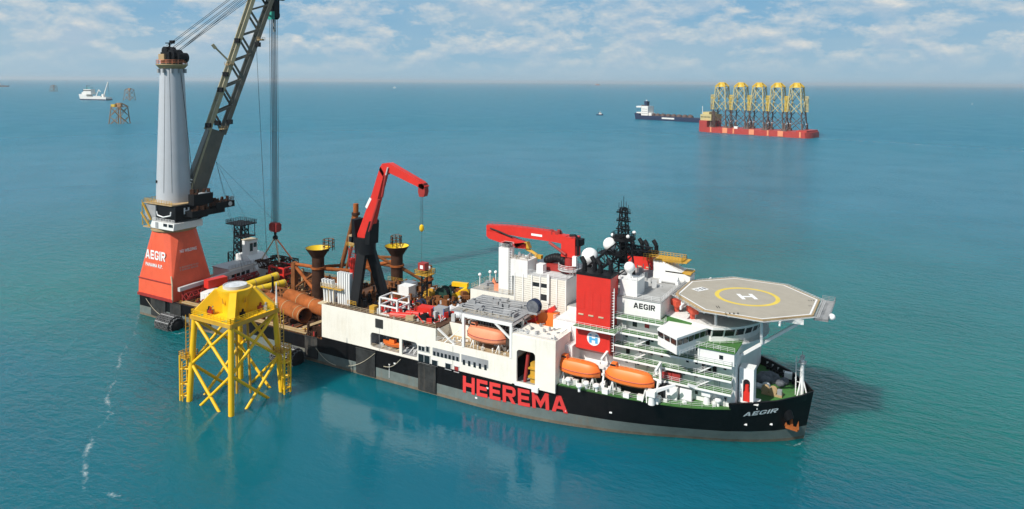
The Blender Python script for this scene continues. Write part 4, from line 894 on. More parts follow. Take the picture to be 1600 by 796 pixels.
    d.build('winch_gear', 'rust_dark', c)
    d = MB(); d.lathe((cx + 12.9, cy + 11.2, 35.3), [(0.7, 0), (0.7, 0.3)], 14, 'x'); d.box(cx + 9.4, cx + 11.2, cy + 1, cy + 5.0, 39.6, 39.8); d.build('sheave', 'grey_light', c)
    # column
    pr = [(5.2, 36.7), (5.15, 40), (3.5, 80.2)]
    b = MB(); b.lathe((cx, cy, 0), pr, 40); col = b.build('column', 'tower_white', c)
    s = MB(); s.tube((cx + 1.9, cy - 4.85, 40), (cx + 1.25, cy - 3.3, 80), 0.06, n=4); s.tube((cx + 3.9, cy - 3.4, 40), (cx + 2.4, cy - 2.6, 80), 0.06, n=4); s.build('column_cable', 'grey', col)
    MB().box(cx - 1.6, cx - 1.2, cy - 5.2, cy - 4.9, 43, 43.8).build('column_hatch', 'black_steel', col)
    s = MB(); s.lathe((cx, cy, 80.2), [(3.4, -1.0), (3.9, -0.6), (4.7, 0.3), (4.7, 0.6), (3.2, 0.6)], 28); s.build('top_platform', 'tan_paint', c)
    s = MB(); s.rail([(cx + 4.6 * math.cos(i * math.pi / 8), cy + 4.6 * math.sin(i * math.pi / 8), 80.8) for i in range(17)], 1.3, 0.9, 0.07, 3); s.build('top_railing', 'orange_fade', c)
    for k in range(10):
        t = k * 0.628; MB().box(cx + 4.0 * math.cos(t) - .35, cx + 4.0 * math.cos(t) + .35, cy + 4.0 * math.sin(t) - .35, cy + 4.0 * math.sin(t) + .35, 78.0, 79.3).build('light_box', 'grey', c)
    s = MB(); s.box(cx - 2.4, cx + 2.0, cy - 2.3, cy + 2.3, 80.8, 84.6); s.lathe((cx + 1.6, cy - 1.6, 83.6), [(1.9, 0), (1.9, 3.4)], 18, 'y'); s.lathe((cx + 3.0, cy - 0.6, 82.9), [(1.6, 0), (1.6, 3.6)], 18, 'y'); s.lathe((cx - 1.2, cy - 1.8, 85.0), [(1.4, 0), (1.4, 3.4)], 18, 'y')
    s.tube((cx - 1, cy, 84.6), (cx - 1, cy, 87.6), 0.25); s.box(cx - 1.9, cx + 0.4, cy - 0.9, cy + 0.9, 87.4, 87.7); s.box(cx - 0.6, cx + 1.2, cy - .4, cy + .4, 87.7, 88.4); s.build('column_head', 'black_steel', c)
    MB().box(cx - 2.6, cx + 0.2, cy - 2.9, cy - 2.32, 82.0, 84.0).build('head_cabin', 'tan_paint', c)
    # boom: plated lower box, four-chord lattice above
    F = Vector((8.9, -11.6, 35.2)); T = Vector((19.4, 11.2, 108.0)); D = (T - F).normalized()
    hor = Vector((T.x - F.x, T.y - F.y, 0)).normalized(); side = Vector((hor.y, -hor.x, 0)); nrm = side.cross(D).normalized()
    if nrm.z < 0: nrm = -nrm          # nrm points to the upper (back) face of the boom
    Lb = (T - F).length
    def P(t, a_, n_): return F + D * (Lb * t) + side * a_ + nrm * n_
    b = MB(); prof = [(0.0, 2.3, 2.6), (0.08, 2.7, 2.9), (0.33, 2.7, 2.5)]
    for (t0, w0, h0), (t1, w1, h1) in zip(prof[:-1], prof[1:]):
        vs = [P(t0, -w0, -h0), P(t0, w0, -h0), P(t0, w0, h0), P(t0, -w0, h0), P(t1, -w1, -h1), P(t1, w1, -h1), P(t1, w1, h1), P(t1, -w1, h1)]
        b.add(vs, [(0, 1, 5, 4), (1, 2, 6, 5), (2, 3, 7, 6), (3, 0, 4, 7), (0, 3, 2, 1), (4, 5, 6, 7)])
    boom = b.build('boom_box', 'boom_grey', c)
    s = MB(); s.beam(P(0.02, 2.72, 1.6), P(0.33, 2.72, 2.0), 0.2, 0.6, side=side); s.build('boom_walkway', 'boom_tan', boom)
    for k in range(3): MB().beam(P(0.075 + 0.012 * k, 2.6, 2.75), P(0.079 + 0.012 * k, 2.6, 2.75), 1.2, 0.7, side=side).build('white_plate', 'white_clean', boom)
    def hh(t): return 2.4 + 0.55 * (t - 0.33) / 0.67
    for a_ in (-2.5, 2.5):
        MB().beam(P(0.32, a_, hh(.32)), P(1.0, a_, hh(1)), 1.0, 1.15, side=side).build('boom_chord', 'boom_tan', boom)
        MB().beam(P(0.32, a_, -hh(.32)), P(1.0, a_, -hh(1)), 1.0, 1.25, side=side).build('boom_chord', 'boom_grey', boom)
    bays = 11
    for a_ in (-2.5, 2.5):
        for k in range(bays):
            t0 = 0.335 + 0.655 * k / bays; t1 = 0.335 + 0.655 * (k + 1) / bays; s_ = 1 if k % 2 == 0 else -1
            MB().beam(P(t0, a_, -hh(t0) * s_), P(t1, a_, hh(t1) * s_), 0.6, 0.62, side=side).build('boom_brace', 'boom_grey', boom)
    for k in range(0, bays + 1, 2):
        t0 = 0.335 + 0.655 * k / bays
        for n_ in (-1, 1): MB().beam(P(t0, -2.5, n_ * hh(t0)), P(t0, 2.5, n_ * hh(t0)), 0.4, 0.4).build('boom_crosstie', 'boom_grey', boom)
    # fittings along the boom
    f = MB(); f.beam(P(0.62, 2.6, 2.6), P(0.665, 2.6, 9.5), 0.5, 0.5); f.beam(P(0.660, 2.6, 9.0), P(0.672, 2.6, 10.4), 0.9, 0.9); f.build('boom_arm', 'boom_tan', boom)
    for t, n_ in ((0.33, 3.0), (0.49, 3.1), (0.56, 3.2), (0.715, 3.2), (0.73, -3.4), (0.37, -3.0), (0.35, 0.5)):
        q = P(t, 2.9, n_); MB().obox((q.x, q.y, q.z), 1.6, 1.6, 1.5, 0.5).build('boom_fitting', 'black_steel', boom)
    f = MB()
    for t, n_ in ((0.76, -3.6), (0.34, -1.5), (0.61, 3.4)):
        q = P(t, 3.0, n_); f.obox((q.x, q.y, q.z), 1.8, 1.8, 0.5, 0.5); f.rail([(q.x - 1, q.y - 1, q.z), (q.x + 1, q.y - 1, q.z), (q.x + 1, q.y + 1, q.z)], 1.1, 1, 0.06, 2)
    f.build('boom_stage', 'tan_paint', boom)
    f = MB(); f.beam(P(0.965, 0, -1.5), P(1.03, 0, 1.2), 5.6, 5.0, side=side); f.beam(P(0.97, 0, -3.0), P(0.985, 0, -7.2), 2.4, 1.6, side=side); f.build('boom_head', 'black_steel', boom)
    # pendant ropes from the column head to the boom head
    tops = [(cx + 1.6, cy - 1.6, 85.2), (cx + 3.0, cy - 0.6, 84.4), (cx - 1.2, cy - 1.0, 86.3), (cx + 2.2, cy + 1.4, 85.4)]
    ends = [P(0.985, 1.8, 3.4), P(0.93, -1.8, 3.2), P(1.02, 0.6, 3.6), P(0.96, -0.6, 3.4)]
    for a_, e_ in zip(tops, ends):
        for o_ in (-0.3, 0.3): MB().tube((a_[0], a_[1], a_[2] + o_), e_ + Vector((0, 0, o_)), 0.085, n=5).build('pendant_rope', 'wire', c)
    MB().tube((cx + 3.6, cy + 0.4, 80), (cx + 6.0, cy + 3.2, 38.5), 0.09, n=5).build('guy_wire', 'wire', c)
    # hoist ropes, main block, slings
    HX, HY = 20.6, 13.6
    top = P(0.99, 0, -6.2)
    for i in range(5):
        for j in range(2):
            ox, oy = (i - 2) * 0.52, (j - 0.5) * 0.9
            MB().tube((HX + ox * 0.87, HY + oy + ox * 0.49, 104), (HX + ox * 0.8, HY + oy + ox * 0.45, 25.8), 0.075, n=5).build('hoist_rope', 'wire', c)
    for dx_, z1 in ((-11.0, 9.0), (-9.6, 12.0)):
        q = P(0.73, 2.6, -3.4) + Vector((dx_ * 0.05, 0, 0)); MB().tube(q, (q.x + 2, q.y + 2, z1 + 3), 0.035, n=4).build('tugger_wire', 'wire', c)
    for e_ in ((30, 6, 9), (24, -2, 8), (20.2, 13, 27), (16, 4, 12)): MB().tube(P(0.2, 2.6, -2.9), e_, 0.04, n=4).build('tugger_wire', 'wire', c)
    k = MB(); k.box(HX - 1.5, HX + 1.5, HY - 0.9, HY + 0.9, 22.6, 25.8); k.box(HX - 1.8, HX - 1.5, HY - 1.2, HY + 1.2, 23, 25.4); k.box(HX + 1.5, HX + 1.8, HY - 1.2, HY + 1.2, 23, 25.4); k.box(HX - 0.6, HX + 0.6, HY - 1.15, HY - 0.9, 22.8, 25.0)
    k.build('hook_block', 'red_dark', c)
    k = MB(); k.tube((HX, HY, 22.6), (HX, HY, 21.3), 0.5, 0.4); k.lathe((HX, HY - 0.4, 20.4), [(0.9, 0), (0.9, 0.8)], 14, 'y'); k.build('main_hook', 'black_steel', c)
    for a_, b_ in ((-4.4, -2.2), (4.4, -2.2), (-2.6, 3.6), (4.6, 3.4)):
        MB().tube((HX, HY, 20.6), (HX + a_, HY + b_, 12.6), 0.26, 0.26, 7).build('sling', 'orange_fade' if b_ > 0 else 'cream', c)
    # auxiliary block hanging close under the boom head
    ux_, uy_ = HX + 0.2, HY + 0.1
    k = MB(); k.box(ux_ - 1.4, ux_ + 1.4, uy_ - 1.2, uy_ + 1.2, 97.6, 103.6); k.lathe((ux_, uy_ - 1.3, 98.5), [(1.5, 0), (1.5, 2.6)], 16, 'y'); k.build('auxiliary_block', 'black_steel', c)
    k = MB(); k.box(ux_ - 1.5, ux_ + 1.5, uy_ - 1.4, uy_ - 1.2, 96.9, 99.6); k.build('block_cheek', 'teal', c)
    k = MB(); k.tube((ux_, uy_, 97.5), (ux_, uy_, 94.6), 0.3)
    pts = [(ux_ + 1.0 * math.cos(t), uy_ - 0.6 * math.cos(t), 93.8 + 1.0 * math.sin(t)) for t in [math.radians(a_) for a_ in range(90, 400, 30)]]
    k.path(pts, 0.26, 6); k.build('auxiliary_hook', 'grey_light', c)
main_crane()

# frame being lifted under the hook
f = thing('lifting_frame', 'dark rusty spreader frame slung under the main hook on the aft deck', 'frame', (20.6, 13.6, 6.9))
for y in (10.6, 17.6): MB().lattice((15, y, 11.4), (26.5, y, 11.4), 2.2, 2.2, 6, 0.22, 0.14, side=(0, 1, 0)).build('girder', 'rust_dark', f)
for x in (15.2, 20.6, 26.2): MB().beam((x, 10, 11.6), (x, 18, 11.6), 0.6, 0.8).build('cross_beam', 'rust_dark', f)
for x in (15.5, 26):
    for y in (10.6, 17.6): MB().tube((x, y, 6.6), (x, y, 10.6), 0.4, n=8).build('leg', 'rust_dark', f)

# ------------------------------------------------------------------ knuckle-boom crane amidships
def knuckle_crane():
    c = thing('knuckle_crane', 'red knuckle-boom crane raised on a black forked pedestal amidships', 'crane', (89, -16.5, 16.2))
    X0 = 88.2
    apex = Vector((87.6, -15.6, 33.0))
    for b_, nm in (((88.3, -20.6, 16.2), 'pedestal_leg'), ((91.6, -12.0, 16.2), 'pedestal_leg')):
        d = V3(b_) - apex; s = apex + d.normalized() * 2.0
        MB().beam(V3(b_) + Vector((0, 0, 0.0)), s + Vector((0, 0, 1.2)) + Vector((d.x * 0.05, d.y * 0.05, 0)), 2.2, 2.2, 2.4, 2.0, side=(1, 0.4, 0)).build(nm, 'black_steel', c)
    b = MB(); b.prism([(apex.x + 3.0 * math.cos(t), apex.y + 2.6 * math.sin(t)) for t in [i * math.pi / 6 for i in range(12)]], 29.6, 34.0); b.build('slew_head', 'black_steel', c)
    for s_ in (-1, 1):
        b = MB(); q = apex + Vector((0.0, 0, 0)) + Vector((2.3, 0, 0)) * s_
        b.extr([(q.x - 0.9, -17.6, 32.5), (q.x + 0.9, -17.6, 32.5), (q.x + 0.7 + s_ * 0.5, -17.6, 38.6), (q.x + s_ * 0.8, -17.6, 38.8), (q.x - 0.6, -17.6, 35)], (0, 3.6, 0)); b.build('head_cheek', 'black_steel', c)
    b = MB(); b.box(83.4, 85.4, -17.5, -14.5, 31.6, 34.4); cab = b.build('crane_cab', 'tan_paint', c); MB().box(83.6, 85.2, -17.6, -17.52, 32.6, 34.0).build('window', 'glass', cab)
    b = MB(); b.rail([(83, -18, 31.4), (86, -18.4, 31.4)], 1.1, 1, 0.06); b.rail([(87, -21.9, 17.2), (90, -21.9, 17.2)], 1.1, 1, 0.06); b.build('cab_railing', 'yellow_dark', c)
    # boom outlines in the plane y = -16, pushed through its width
    Yb = -17.0; Wd = 2.0
    def out(pts): return [tuple(pY(px, py, Yb)) for px, py in pts]
    b = MB(); b.extr(out([(556, 372), (576, 372), (588, 318), (600, 271), (594, 260), (580, 306), (566, 345)]), (0, Wd, 0)); b.build('inner_boom', 'red', c)
    b = MB(); b.extr(out([(592, 266), (597, 256), (607, 255), (658, 285), (664, 292), (661, 297), (650, 291), (607, 270), (598, 276)]), (0, Wd - 0.2, 0)); b.build('outer_boom', 'red', c)
    b = MB(); b.extr(out([(654, 288), (662, 287), (664, 300), (662, 308), (655, 308), (653, 300)]), (0, Wd - 0.4, 0)); b.build('boom_tip', 'red_dark', c)
    for y_ in (Yb - 0.3, Yb + Wd + 0.3):
        p0, p1 = pY(597, 308, y_), pY(603, 274, y_); MB().tube(p0, p1, 0.32, n=8).build('cylinder', 'red_dark', c); MB().tube(p1, pY(606, 262, y_), 0.2, n=8).build('piston', 'grey_light', c)
        MB().tube(pY(577, 362, y_), pY(592, 312, y_), 0.36, n=8).build('cylinder', 'red_dark', c)
    q = pY(575, 318, Yb - 0.04); a_ = pY(572, 325, Yb - 0.04); e_ = pY(579, 310, Yb - 0.04); dd = (e_ - a_)
    MB().beam(a_, e_, 0.05, 0.75, side=(0, 1, 0)).build('maker_plate', 'white_clean', c)
    r0 = pY(659, 307, Yb + 0.6)
    for o_ in (-0.25, 0.25): MB().tube((r0.x + o_, r0.y, r0.z), (r0.x + o_, r0.y, pY(661, 352, Yb + 0.6).z), 0.05, n=4).build('hoist_rope', 'wire', c)
    z1 = pY(661, 352, Yb + 0.6).z
    MB().lathe((r0.x, r0.y, z1 - 1.4), [(0.2, -0.3), (0.5, 0.0), (0.62, 0.5), (0.5, 1.2), (0.15, 1.5)], 12).build('hook_block', 'yellow', c)
    MB().tube((r0.x, r0.y, z1 - 1.4), (r0.x, r0.y, 29.8), 0.045, n=4).build('load_wire', 'wire', c)
    return r0
R0 = knuckle_crane()
b = MB(); q = pY(664, 413, -16.4)
cr = thing('hanging_crate', 'small red crate hanging from the raised red knuckle boom', 'crate', (R0.x + 0.5, R0.y, 28.0))
MB().box(R0.x - 0.5, R0.x + 1.6, R0.y - 0.9, R0.y + 0.9, 28.0, 29.8).build('box', 'red_dark', cr); MB().box(R0.x + 0.2, R0.x + 1.1, R0.y - 0.96, R0.y - 0.9, 28.4, 29.3).build('sticker', 'white_clean', cr)

# ------------------------------------------------------------------ folded red crane on the hangar
def folded_crane():
    c = thing('pedestal_crane', 'red pedestal crane with its long boom folded back over a white column', 'crane', (141.2, 0, 21.7))
    px, py = 141.2, 0.0
    MB().tube((px, py, 21.7), (px, py, 33.6), 1.55, 1.45, 20).build('pedestal', 'red_dark', c)
    b = MB(); b.lathe((px, py, 29.0), [(1.6, 0), (3.2, 0), (3.2, 0.25), (1.6, 0.25)], 20); b.build('ring_platform', 'grey_light', c)
    b = MB(); b.rail([(px + 3.1 * math.cos(i * math.pi / 7), py + 3.1 * math.sin(i * math.pi / 7), 29.25) for i in range(15)], 1.2, 1.2, 0.06); b.build('ring_railing', 'white_clean', c)
    b = MB(); b.prism([(px - 1.9, py - 1.7), (px + 1.9, py - 1.7), (px + 1.9, py + 1.7), (px - 1.9, py + 1.7)], 32.4, 37.4); b.build('slew_house', 'red', c)
    b = MB(); b.path([(px + 0.6, py - 2.0, 38.0), (px + 2.2, py - 2.0, 38.2), (px + 2.9, py - 2.0, 37.2), (px + 2.9, py - 2.0, 33.4)], 0.32, 8); b.box(px + 1.8, px + 3.2, py - 1.4, py + 1.2, 35.4, 37.0); b.build('hose_loop', 'black_steel', c)
    b = MB(); b.box(px + 1.6, px + 2.6, py - 2.6, py - 1.7, 30.6, 33.0); b.build('control_stand', 'white_clean', c)
    Yb = -1.6
    def out(pts): return [tuple(pY(a_, b_, Yb)) for a_, b_ in pts]
    b = MB(); b.extr(out([(760, 352), (800, 354), (860, 362), (884, 370), (884, 382), (862, 378), (820, 372), (779, 364), (760, 360)]), (0, 1.9, 0)); b.build('main_boom', 'red', c)
    b = MB(); b.extr(out([(760, 359.5), (768, 361), (822, 381), (822, 389), (806, 388), (764, 373), (760, 369)]), (0, 1.7, 0)); b.build('folded_jib', 'red', c)
    b = MB(); b.extr(out([(803, 381), (823, 379), (827, 389), (806, 387)]), (0, 1.5, 0)); b.build('jib_joint', 'yellow_dark', c)
    b = MB(); b.tube(pY(822, 388, -0.8), pY(846, 403, -0.8), 0.5, 0.3, 8); b.obox(tuple(pY(842, 404, -0.8)), 1.8, 1.2, 0.9); b.build('jib_tip', 'yellow_dark', c)
    b = MB(); b.tube(pY(858, 379, -2.0), pY(884, 398, -2.0), 0.38, n=8); b.build('luffing_cylinder', 'red_dark', c)
    b = MB(); b.path([pY(766, 357, -1.75), pY(780, 362, -1.75), pY(800, 371, -1.75)], 0.2, 6); b.build('boom_hose', 'black_steel', c)
    a_, e_ = pY(830, 366.5, Yb - 0.03), pY(847, 369, Yb - 0.03); MB().beam(a_, e_, 0.04, 0.55, side=(0, 1, 0)).build('maker_plate', 'white_clean', c)
    b = MB(); b.rail([pY(762, 352, -1.5), pY(800, 354, -1.5), pY(858, 361.5, -1.5)], 0.9, 1.5, 0.04, 2)
    for k in range(12): q = pY(random.uniform(860, 878), 363, random.uniform(-1.5, 0)); b.obox((q.x, q.y, q.z - 0.6), random.uniform(.3, 1.0), random.uniform(.3, .8), random.uniform(.5, 1.4))
    b.build('boom_gear', 'red_dark', c)
folded_crane()

# ------------------------------------------------------------------ yellow jacket standing in the water
def jacket():
    cx, cy = 75.4, -47.8
    j = thing('jacket_foundation', 'yellow four-legged jacket foundation standing in the water beside the ship', 'foundation', (cx, cy, 0))
    sg = [(-1, -1), (1, -1), (1, 1), (-1, 1)]
    def leg(i, z): h = 7.35 - 0.05 * z; return Vector((cx + sg[i][0] * h, cy + sg[i][1] * h, z))
    for i in range(4):
        MB().tube(leg(i, -4), leg(i, 20.4), 0.68, 0.68, 16).build('leg', 'yellow', j)
    for i in range(4):
        k = (i + 1) % 4
        for z0, z1 in ((8.9, 19.6), (-4.0, 8.9)):
            MB().tube(leg(i, z0), leg(k, z1), 0.36, n=10).build('brace', 'yellow', j); MB().tube(leg(k, z0), leg(i, z1), 0.36, n=10).build('brace', 'yellow', j)
    # platform
    H = 7.0
    p = MB().box(cx - H, cx + H, cy - H, cy + H, 20.4, 20.75); pl = p.build('platform', 'yellow', j)
    g = MB()
    for i in range(4):
        a_, b_ = Vector((cx + sg[i][0] * H, cy + sg[i][1] * H, 20.2)), Vector((cx + sg[(i + 1) % 4][0] * H, cy + sg[(i + 1) % 4][1] * H, 20.2)); g.beam(a_, b_, 0.35, 0.9)
    g.build('edge_beam', 'yellow_dark', pl)
    MB().rail([(cx + sg[i % 4][0] * (H - .1), cy + sg[i % 4][1] * (H - .1), 20.75) for i in range(5)], 1.2, 1.2, 0.06, 3).build('railing', 'yellow', pl)
    for i, (dx, dy) in enumerate(((-1, -1), (1, 1), (1, -1))):
        MB().prism([(cx + dx * 3.2, cy + dy * 6.6), (cx + dx * 6.4, cy + dy * 6.6), (cx + dx * 6.4, cy + dy * 3.6)], 20.76, 20.82).build('green_mat', 'teal', pl)
    # transition piece: tapered column with four box arms and a round flange
    t = MB(); t.lathe((cx, cy, 0), [(2.9, 20.76), (3.0, 24.0), (3.95, 26.0), (3.95, 26.5)], 32); tp = t.build('transition_column', 'yellow', j)
    for i in range(4):
        dx, dy = sg[i][0] / math.sqrt(2), sg[i][1] / math.sqrt(2); d = Vector((dx, dy, 0)); s = Vector((-dy, dx, 0)); c0 = Vector((cx, cy, 0)); hw = 0.8
        prof = [(2.2, 20.8), (9.2, 20.8), (9.2, 21.6), (4.6, 26.3), (2.2, 26.3)]
        MB().extr([c0 + d * r + Vector((0, 0, z)) - s * hw for r, z in prof], s * 2 * hw).build('arm', 'yellow', tp)
    t = MB(); t.lathe((cx, cy, 0), [(2.75, 26.5), (2.75, 27.25), (2.55, 27.25), (2.55, 27.05)], 32); t.build('flange', 'grey_light', tp)
    t = MB(); t.lathe((cx, cy, 0), [(2.5, 26.52), (2.5, 27.12), (0.02, 27.3)], 32); t.build('cover', 'plastic', tp)
    for i in (0, 1): 
        dx, dy = ((0, -1), (1, 0))[i]; w = Vector((cx + dx * 3.35, cy + dy * 3.35, 23.4)); s = Vector((-dy, dx, 0))
        MB().extr([w - s * 0.35, w + s * 0.35, w + s * 0.0 + Vector((dx * 0.3, dy * 0.3, 1.4))], (dx * 0.1, dy * 0.1, 0)).build('rib', 'yellow_dark', tp)
    # gear on the platform
    for x, y, c_ in ((-3.6, -4.6, 'black_steel'), (-2.7, -4.9, 'red_dark'), (-3.2, -3.9, 'grey'), (4.9, -2.0, 'black_steel'), (4.6, 3.4, 'red_dark'), (5.3, 4.4, 'grey'), (-5.5, 1.0, 'black_steel')):
        b = MB(); b.obox((cx + x, cy + y, 20.8), 1.0, 0.9, 1.1, x); b.tube((cx + x, cy + y, 21.8), (cx + x + .2, cy + y, 22.6), 0.25); b.build('deck_gear', c_, pl)
    b = MB(); q = (cx + 6.6, cy + 6.6); b.tube((*q, 20.8), (*q, 27.0), 0.28, 0.1, 8); b.build('davit', 'white_clean', pl)
    b = MB(); b.tube((cx - 6.2, cy + 5.5, 20.8), (cx - 6.2, cy + 5.5, 23.2), 0.15); b.box(cx - 7, cx - 5.6, cy + 4.8, cy + 6.2, 20.8, 21.6); b.build('davit', 'yellow_dark', pl)
    # boat landings with ladders on two legs
    for i, out_ in ((0, (-1, 0.0)), (2, (1, 0.0))):
        o = Vector((out_[0], out_[1], 0)); s = Vector((0, 1, 0)); base = leg(i, 0) + o * 2.0; base.z = 0; b = MB()
        for e_ in (-0.95, 0.95):
            a_ = base + s * e_; b.tube(a_ + Vector((0, 0, -2)), a_ + Vector((0, 0, 11.0)), 0.24, n=8); b.tube(a_ + o * -0.8 + Vector((0, 0, -2)), a_ + o * -0.8 + Vector((0, 0, 9.5)), 0.14, n=6)
        for k in range(12): b.tube(base + s * -0.5 + Vector((0, 0, 0.3 + k * 0.9)), base + s * 0.5 + Vector((0, 0, 0.3 + k * 0.9)), 0.07, n=4)
        for z in (1.2, 4.0, 7.6):
            b.tube(base + s * -1.0 + Vector((0, 0, z)), base + s * 1.0 + Vector((0, 0, z)), 0.18, n=6)
            for e_ in (-0.95, 0.95): b.tube(base + s * e_ + Vector((0, 0, z)), leg(i, z), 0.2, n=6)
        b.build('boat_landing', 'yellow', j)
        st = MB(); q = leg(i, 10.4) + o * 1.4; st.box(q.x - 1.3, q.x + 1.3, q.y - 1.6, q.y + 1.6, 10.3, 10.5); st.rail([(q.x - 1.3, q.y - 1.6, 10.5), (q.x + 1.3, q.y - 1.6, 10.5), (q.x + 1.3, q.y + 1.6, 10.5), (q.x - 1.3, q.y + 1.6, 10.5), (q.x - 1.3, q.y - 1.6, 10.5)], 1.3, 1.0, 0.07, 3)
        for z in range(0, 11): st.tube((q.x + 0.3, q.y - 0.8, 10.5 + z * 0.9), (q.x + 0.3, q.y + 0.2, 10.5 + z * 0.9), 0.06, n=4)
        for e_ in (-0.8, 0.2): st.tube((q.x + 0.3, q.y + e_, 10.5), (q.x + 0.3, q.y + e_, 20.6), 0.1, n=5)
        st.build('rest_platform', 'yellow_dark', j)
    b = MB(); q = leg(3, 0); b.tube((cx - 1.0, cy + 1.0, -3), (cx - 1.5, cy + 1.5, 20.4), 0.3, n=8); b.build('cable_tube', 'yellow_dark', j)
    b = MB(); b.tube((cx + 1.6, cy + 3.0, -3), (cx + 1.0, cy + 2.5, 20.4), 0.3, n=8); b.build('cable_tube', 'yellow_dark', j)
jacket()

# ------------------------------------------------------------------ pneumatic fenders in tyre nets
def fender(x, y, L_, r, lab):
    f = thing('pneumatic_fender', lab, 'fender', (x, y, 0), 'fenders between ship and jacket')
    pr = [(0.1, -L_ / 2), (r * 0.6, -L_ / 2 + 0.5), (r * 0.92, -L_ / 2 + 1.4), (r, -L_ / 2 + 2.2), (r, L_ / 2 - 2.2), (r * 0.92, L_ / 2 - 1.4), (r * 0.6, L_ / 2 - 0.5), (0.1, L_ / 2)]
    MB().lathe((x, y, 1.1), pr, 20, 'x').build('body', 'rubber', f)
    t = MB()
    for i in range(9):
        for k in range(14):
            a_ = 2 * math.pi * (k + 0.5 * (i % 2)) / 14; u = -L_ / 2 + 1.2 + i * (L_ - 2.4) / 8; rr = r + 0.12 - (0.5 if i in (0, 8) else 0)
            c = Vector((x + u, y + rr * math.cos(a_), 1.1 + rr * math.sin(a_))); nn = Vector((0, math.cos(a_), math.sin(a_))); uu = Vector((1, 0, 0)); vv = nn.cross(uu)
            pts = [c + uu * 0.46 * math.cos(q) + vv * 0.46 * math.sin(q) for q in [j_ * math.pi / 3 for j_ in range(7)]]
            t.path(pts, 0.14, 5)
    t.build('tyre_net', 'tyre', f, kind='stuff')
    ch = MB()
    for k in range(7): a_ = 2 * math.pi * k / 7; ch.tube((x - L_ / 2 + 1.6, y + (r + .2) * math.cos(a_), 1.1 + (r + .2) * math.sin(a_)), (x + L_ / 2 - 1.6, y + (r + .2) * math.cos(a_), 1.1 + (r + .2) * math.sin(a_)), 0.09, n=4)
    ch.build('chain', 'grey_light', f)
fender(18.6, -26.2, 9.6, 2.6, 'black tyre-netted fender floating by the red crane base')
fender(69.5, -26.4, 10.0, 2.7, 'black tyre-netted fender floating beside the white ship side')
# ------------------------------------------------------------------ lifeboats
def lifeboat(c, L_, W_, H_, lab, mat):
    x, y, z = c
    t = thing('lifeboat', lab, 'lifeboat', (x, y, z), 'enclosed lifeboats on the starboard side')
    ns = 14; low = []; up = []
    for i in range(ns + 1):
        s = i / ns; u = -1 + 2 * s; e = (1 - abs(u) ** 4.2); e2 = (1 - abs(u) ** 6)
        w = max(0.06, W_ / 2 * e ** 0.75); keel = z + 0.55 * (u * u) * H_ * 0.35; gun = z + H_ * (0.42 + 0.10 * u * u); top = gun + max(0.08, H_ * 0.55 * e2 ** 0.6) * (0.92 + 0.08 * math.cos(3 * u))
        X = x + u * L_ / 2
        low.append([(X, y - w, gun), (X, y - w * 0.93, z + (gun - z) * 0.5 + (keel - z) * 0.4), (X, y - w * 0.5, keel + 0.12 * H_ * 0.5), (X, y, keel), (X, y + w * 0.5, keel + 0.06 * H_), (X, y + w * 0.93, z + (gun - z) * 0.5 + (keel - z) * 0.4), (X, y + w, gun)])
        up.append([(X, y - w * 1.0, gun + 0.02), (X, y - w * 0.9, gun + (top - gun) * 0.55), (X, y - w * 0.6, top - (top - gun) * 0.08), (X, y, top), (X, y + w * 0.6, top - (top - gun) * 0.08), (X, y + w * 0.9, gun + (top - gun) * 0.55), (X, y + w, gun + 0.02)])
    for rows, nm in ((low, 'hull'), (up, 'canopy')):
        k = 7; m = MB(); m.add([p for r in rows for p in r], [(i * k + j, i * k + j + 1, (i + 1) * k + j + 1, (i + 1) * k + j) for i in range(ns) for j in range(k - 1)])
        o = m.build(nm, mat, t)
        if nm == 'canopy': cano = o
        else: hl = o
    m = MB()
    for a_, b_ in zip(low[:-1], low[1:]): m.tube(a_[0], b_[0], 0.09, n=5); m.tube(a_[6], b_[6], 0.09, n=5)
    m.build('rubbing_band', 'red_dark', hl)
    b = MB(); b.extr([(x - L_ * 0.40, y - 0.6, z + H_ * 0.9), (x - L_ * 0.24, y - 0.6, z + H_ * 0.9), (x - L_ * 0.26, y - 0.6, z + H_ * 1.16), (x - L_ * 0.36, y - 0.6, z + H_ * 1.16)], (0, 1.2, 0)); b.build('steering_cupola', mat, cano)
    MB().box(x - L_ * 0.372, x - L_ * 0.262, y - 0.66, y - 0.6, z + H_ * 1.0, z + H_ * 1.1).build('window', 'glass', cano)
    r = MB(); r.rail([(x - L_ * 0.2, y, z + H_ * 0.97), (x + L_ * 0.3, y, z + H_ * 0.97)], 0.35, 1.2, 0.04, 1); r.build('grab_rail', 'cream', cano)
lifeboat((129.5, -21.2, 14.7), 10.6, 3.4, 3.9, 'faded orange lifeboat under the white steel frame', 'orange_fade')
lifeboat((152.4, -19.6, 11.2), 10.4, 3.5, 3.7, 'bright orange lifeboat below the logo on the red funnel', 'orange')
lifeboat((164.2, -19.6, 11.6), 11.0, 3.5, 3.8, 'bright orange lifeboat between white davits and accommodation galleries', 'orange')
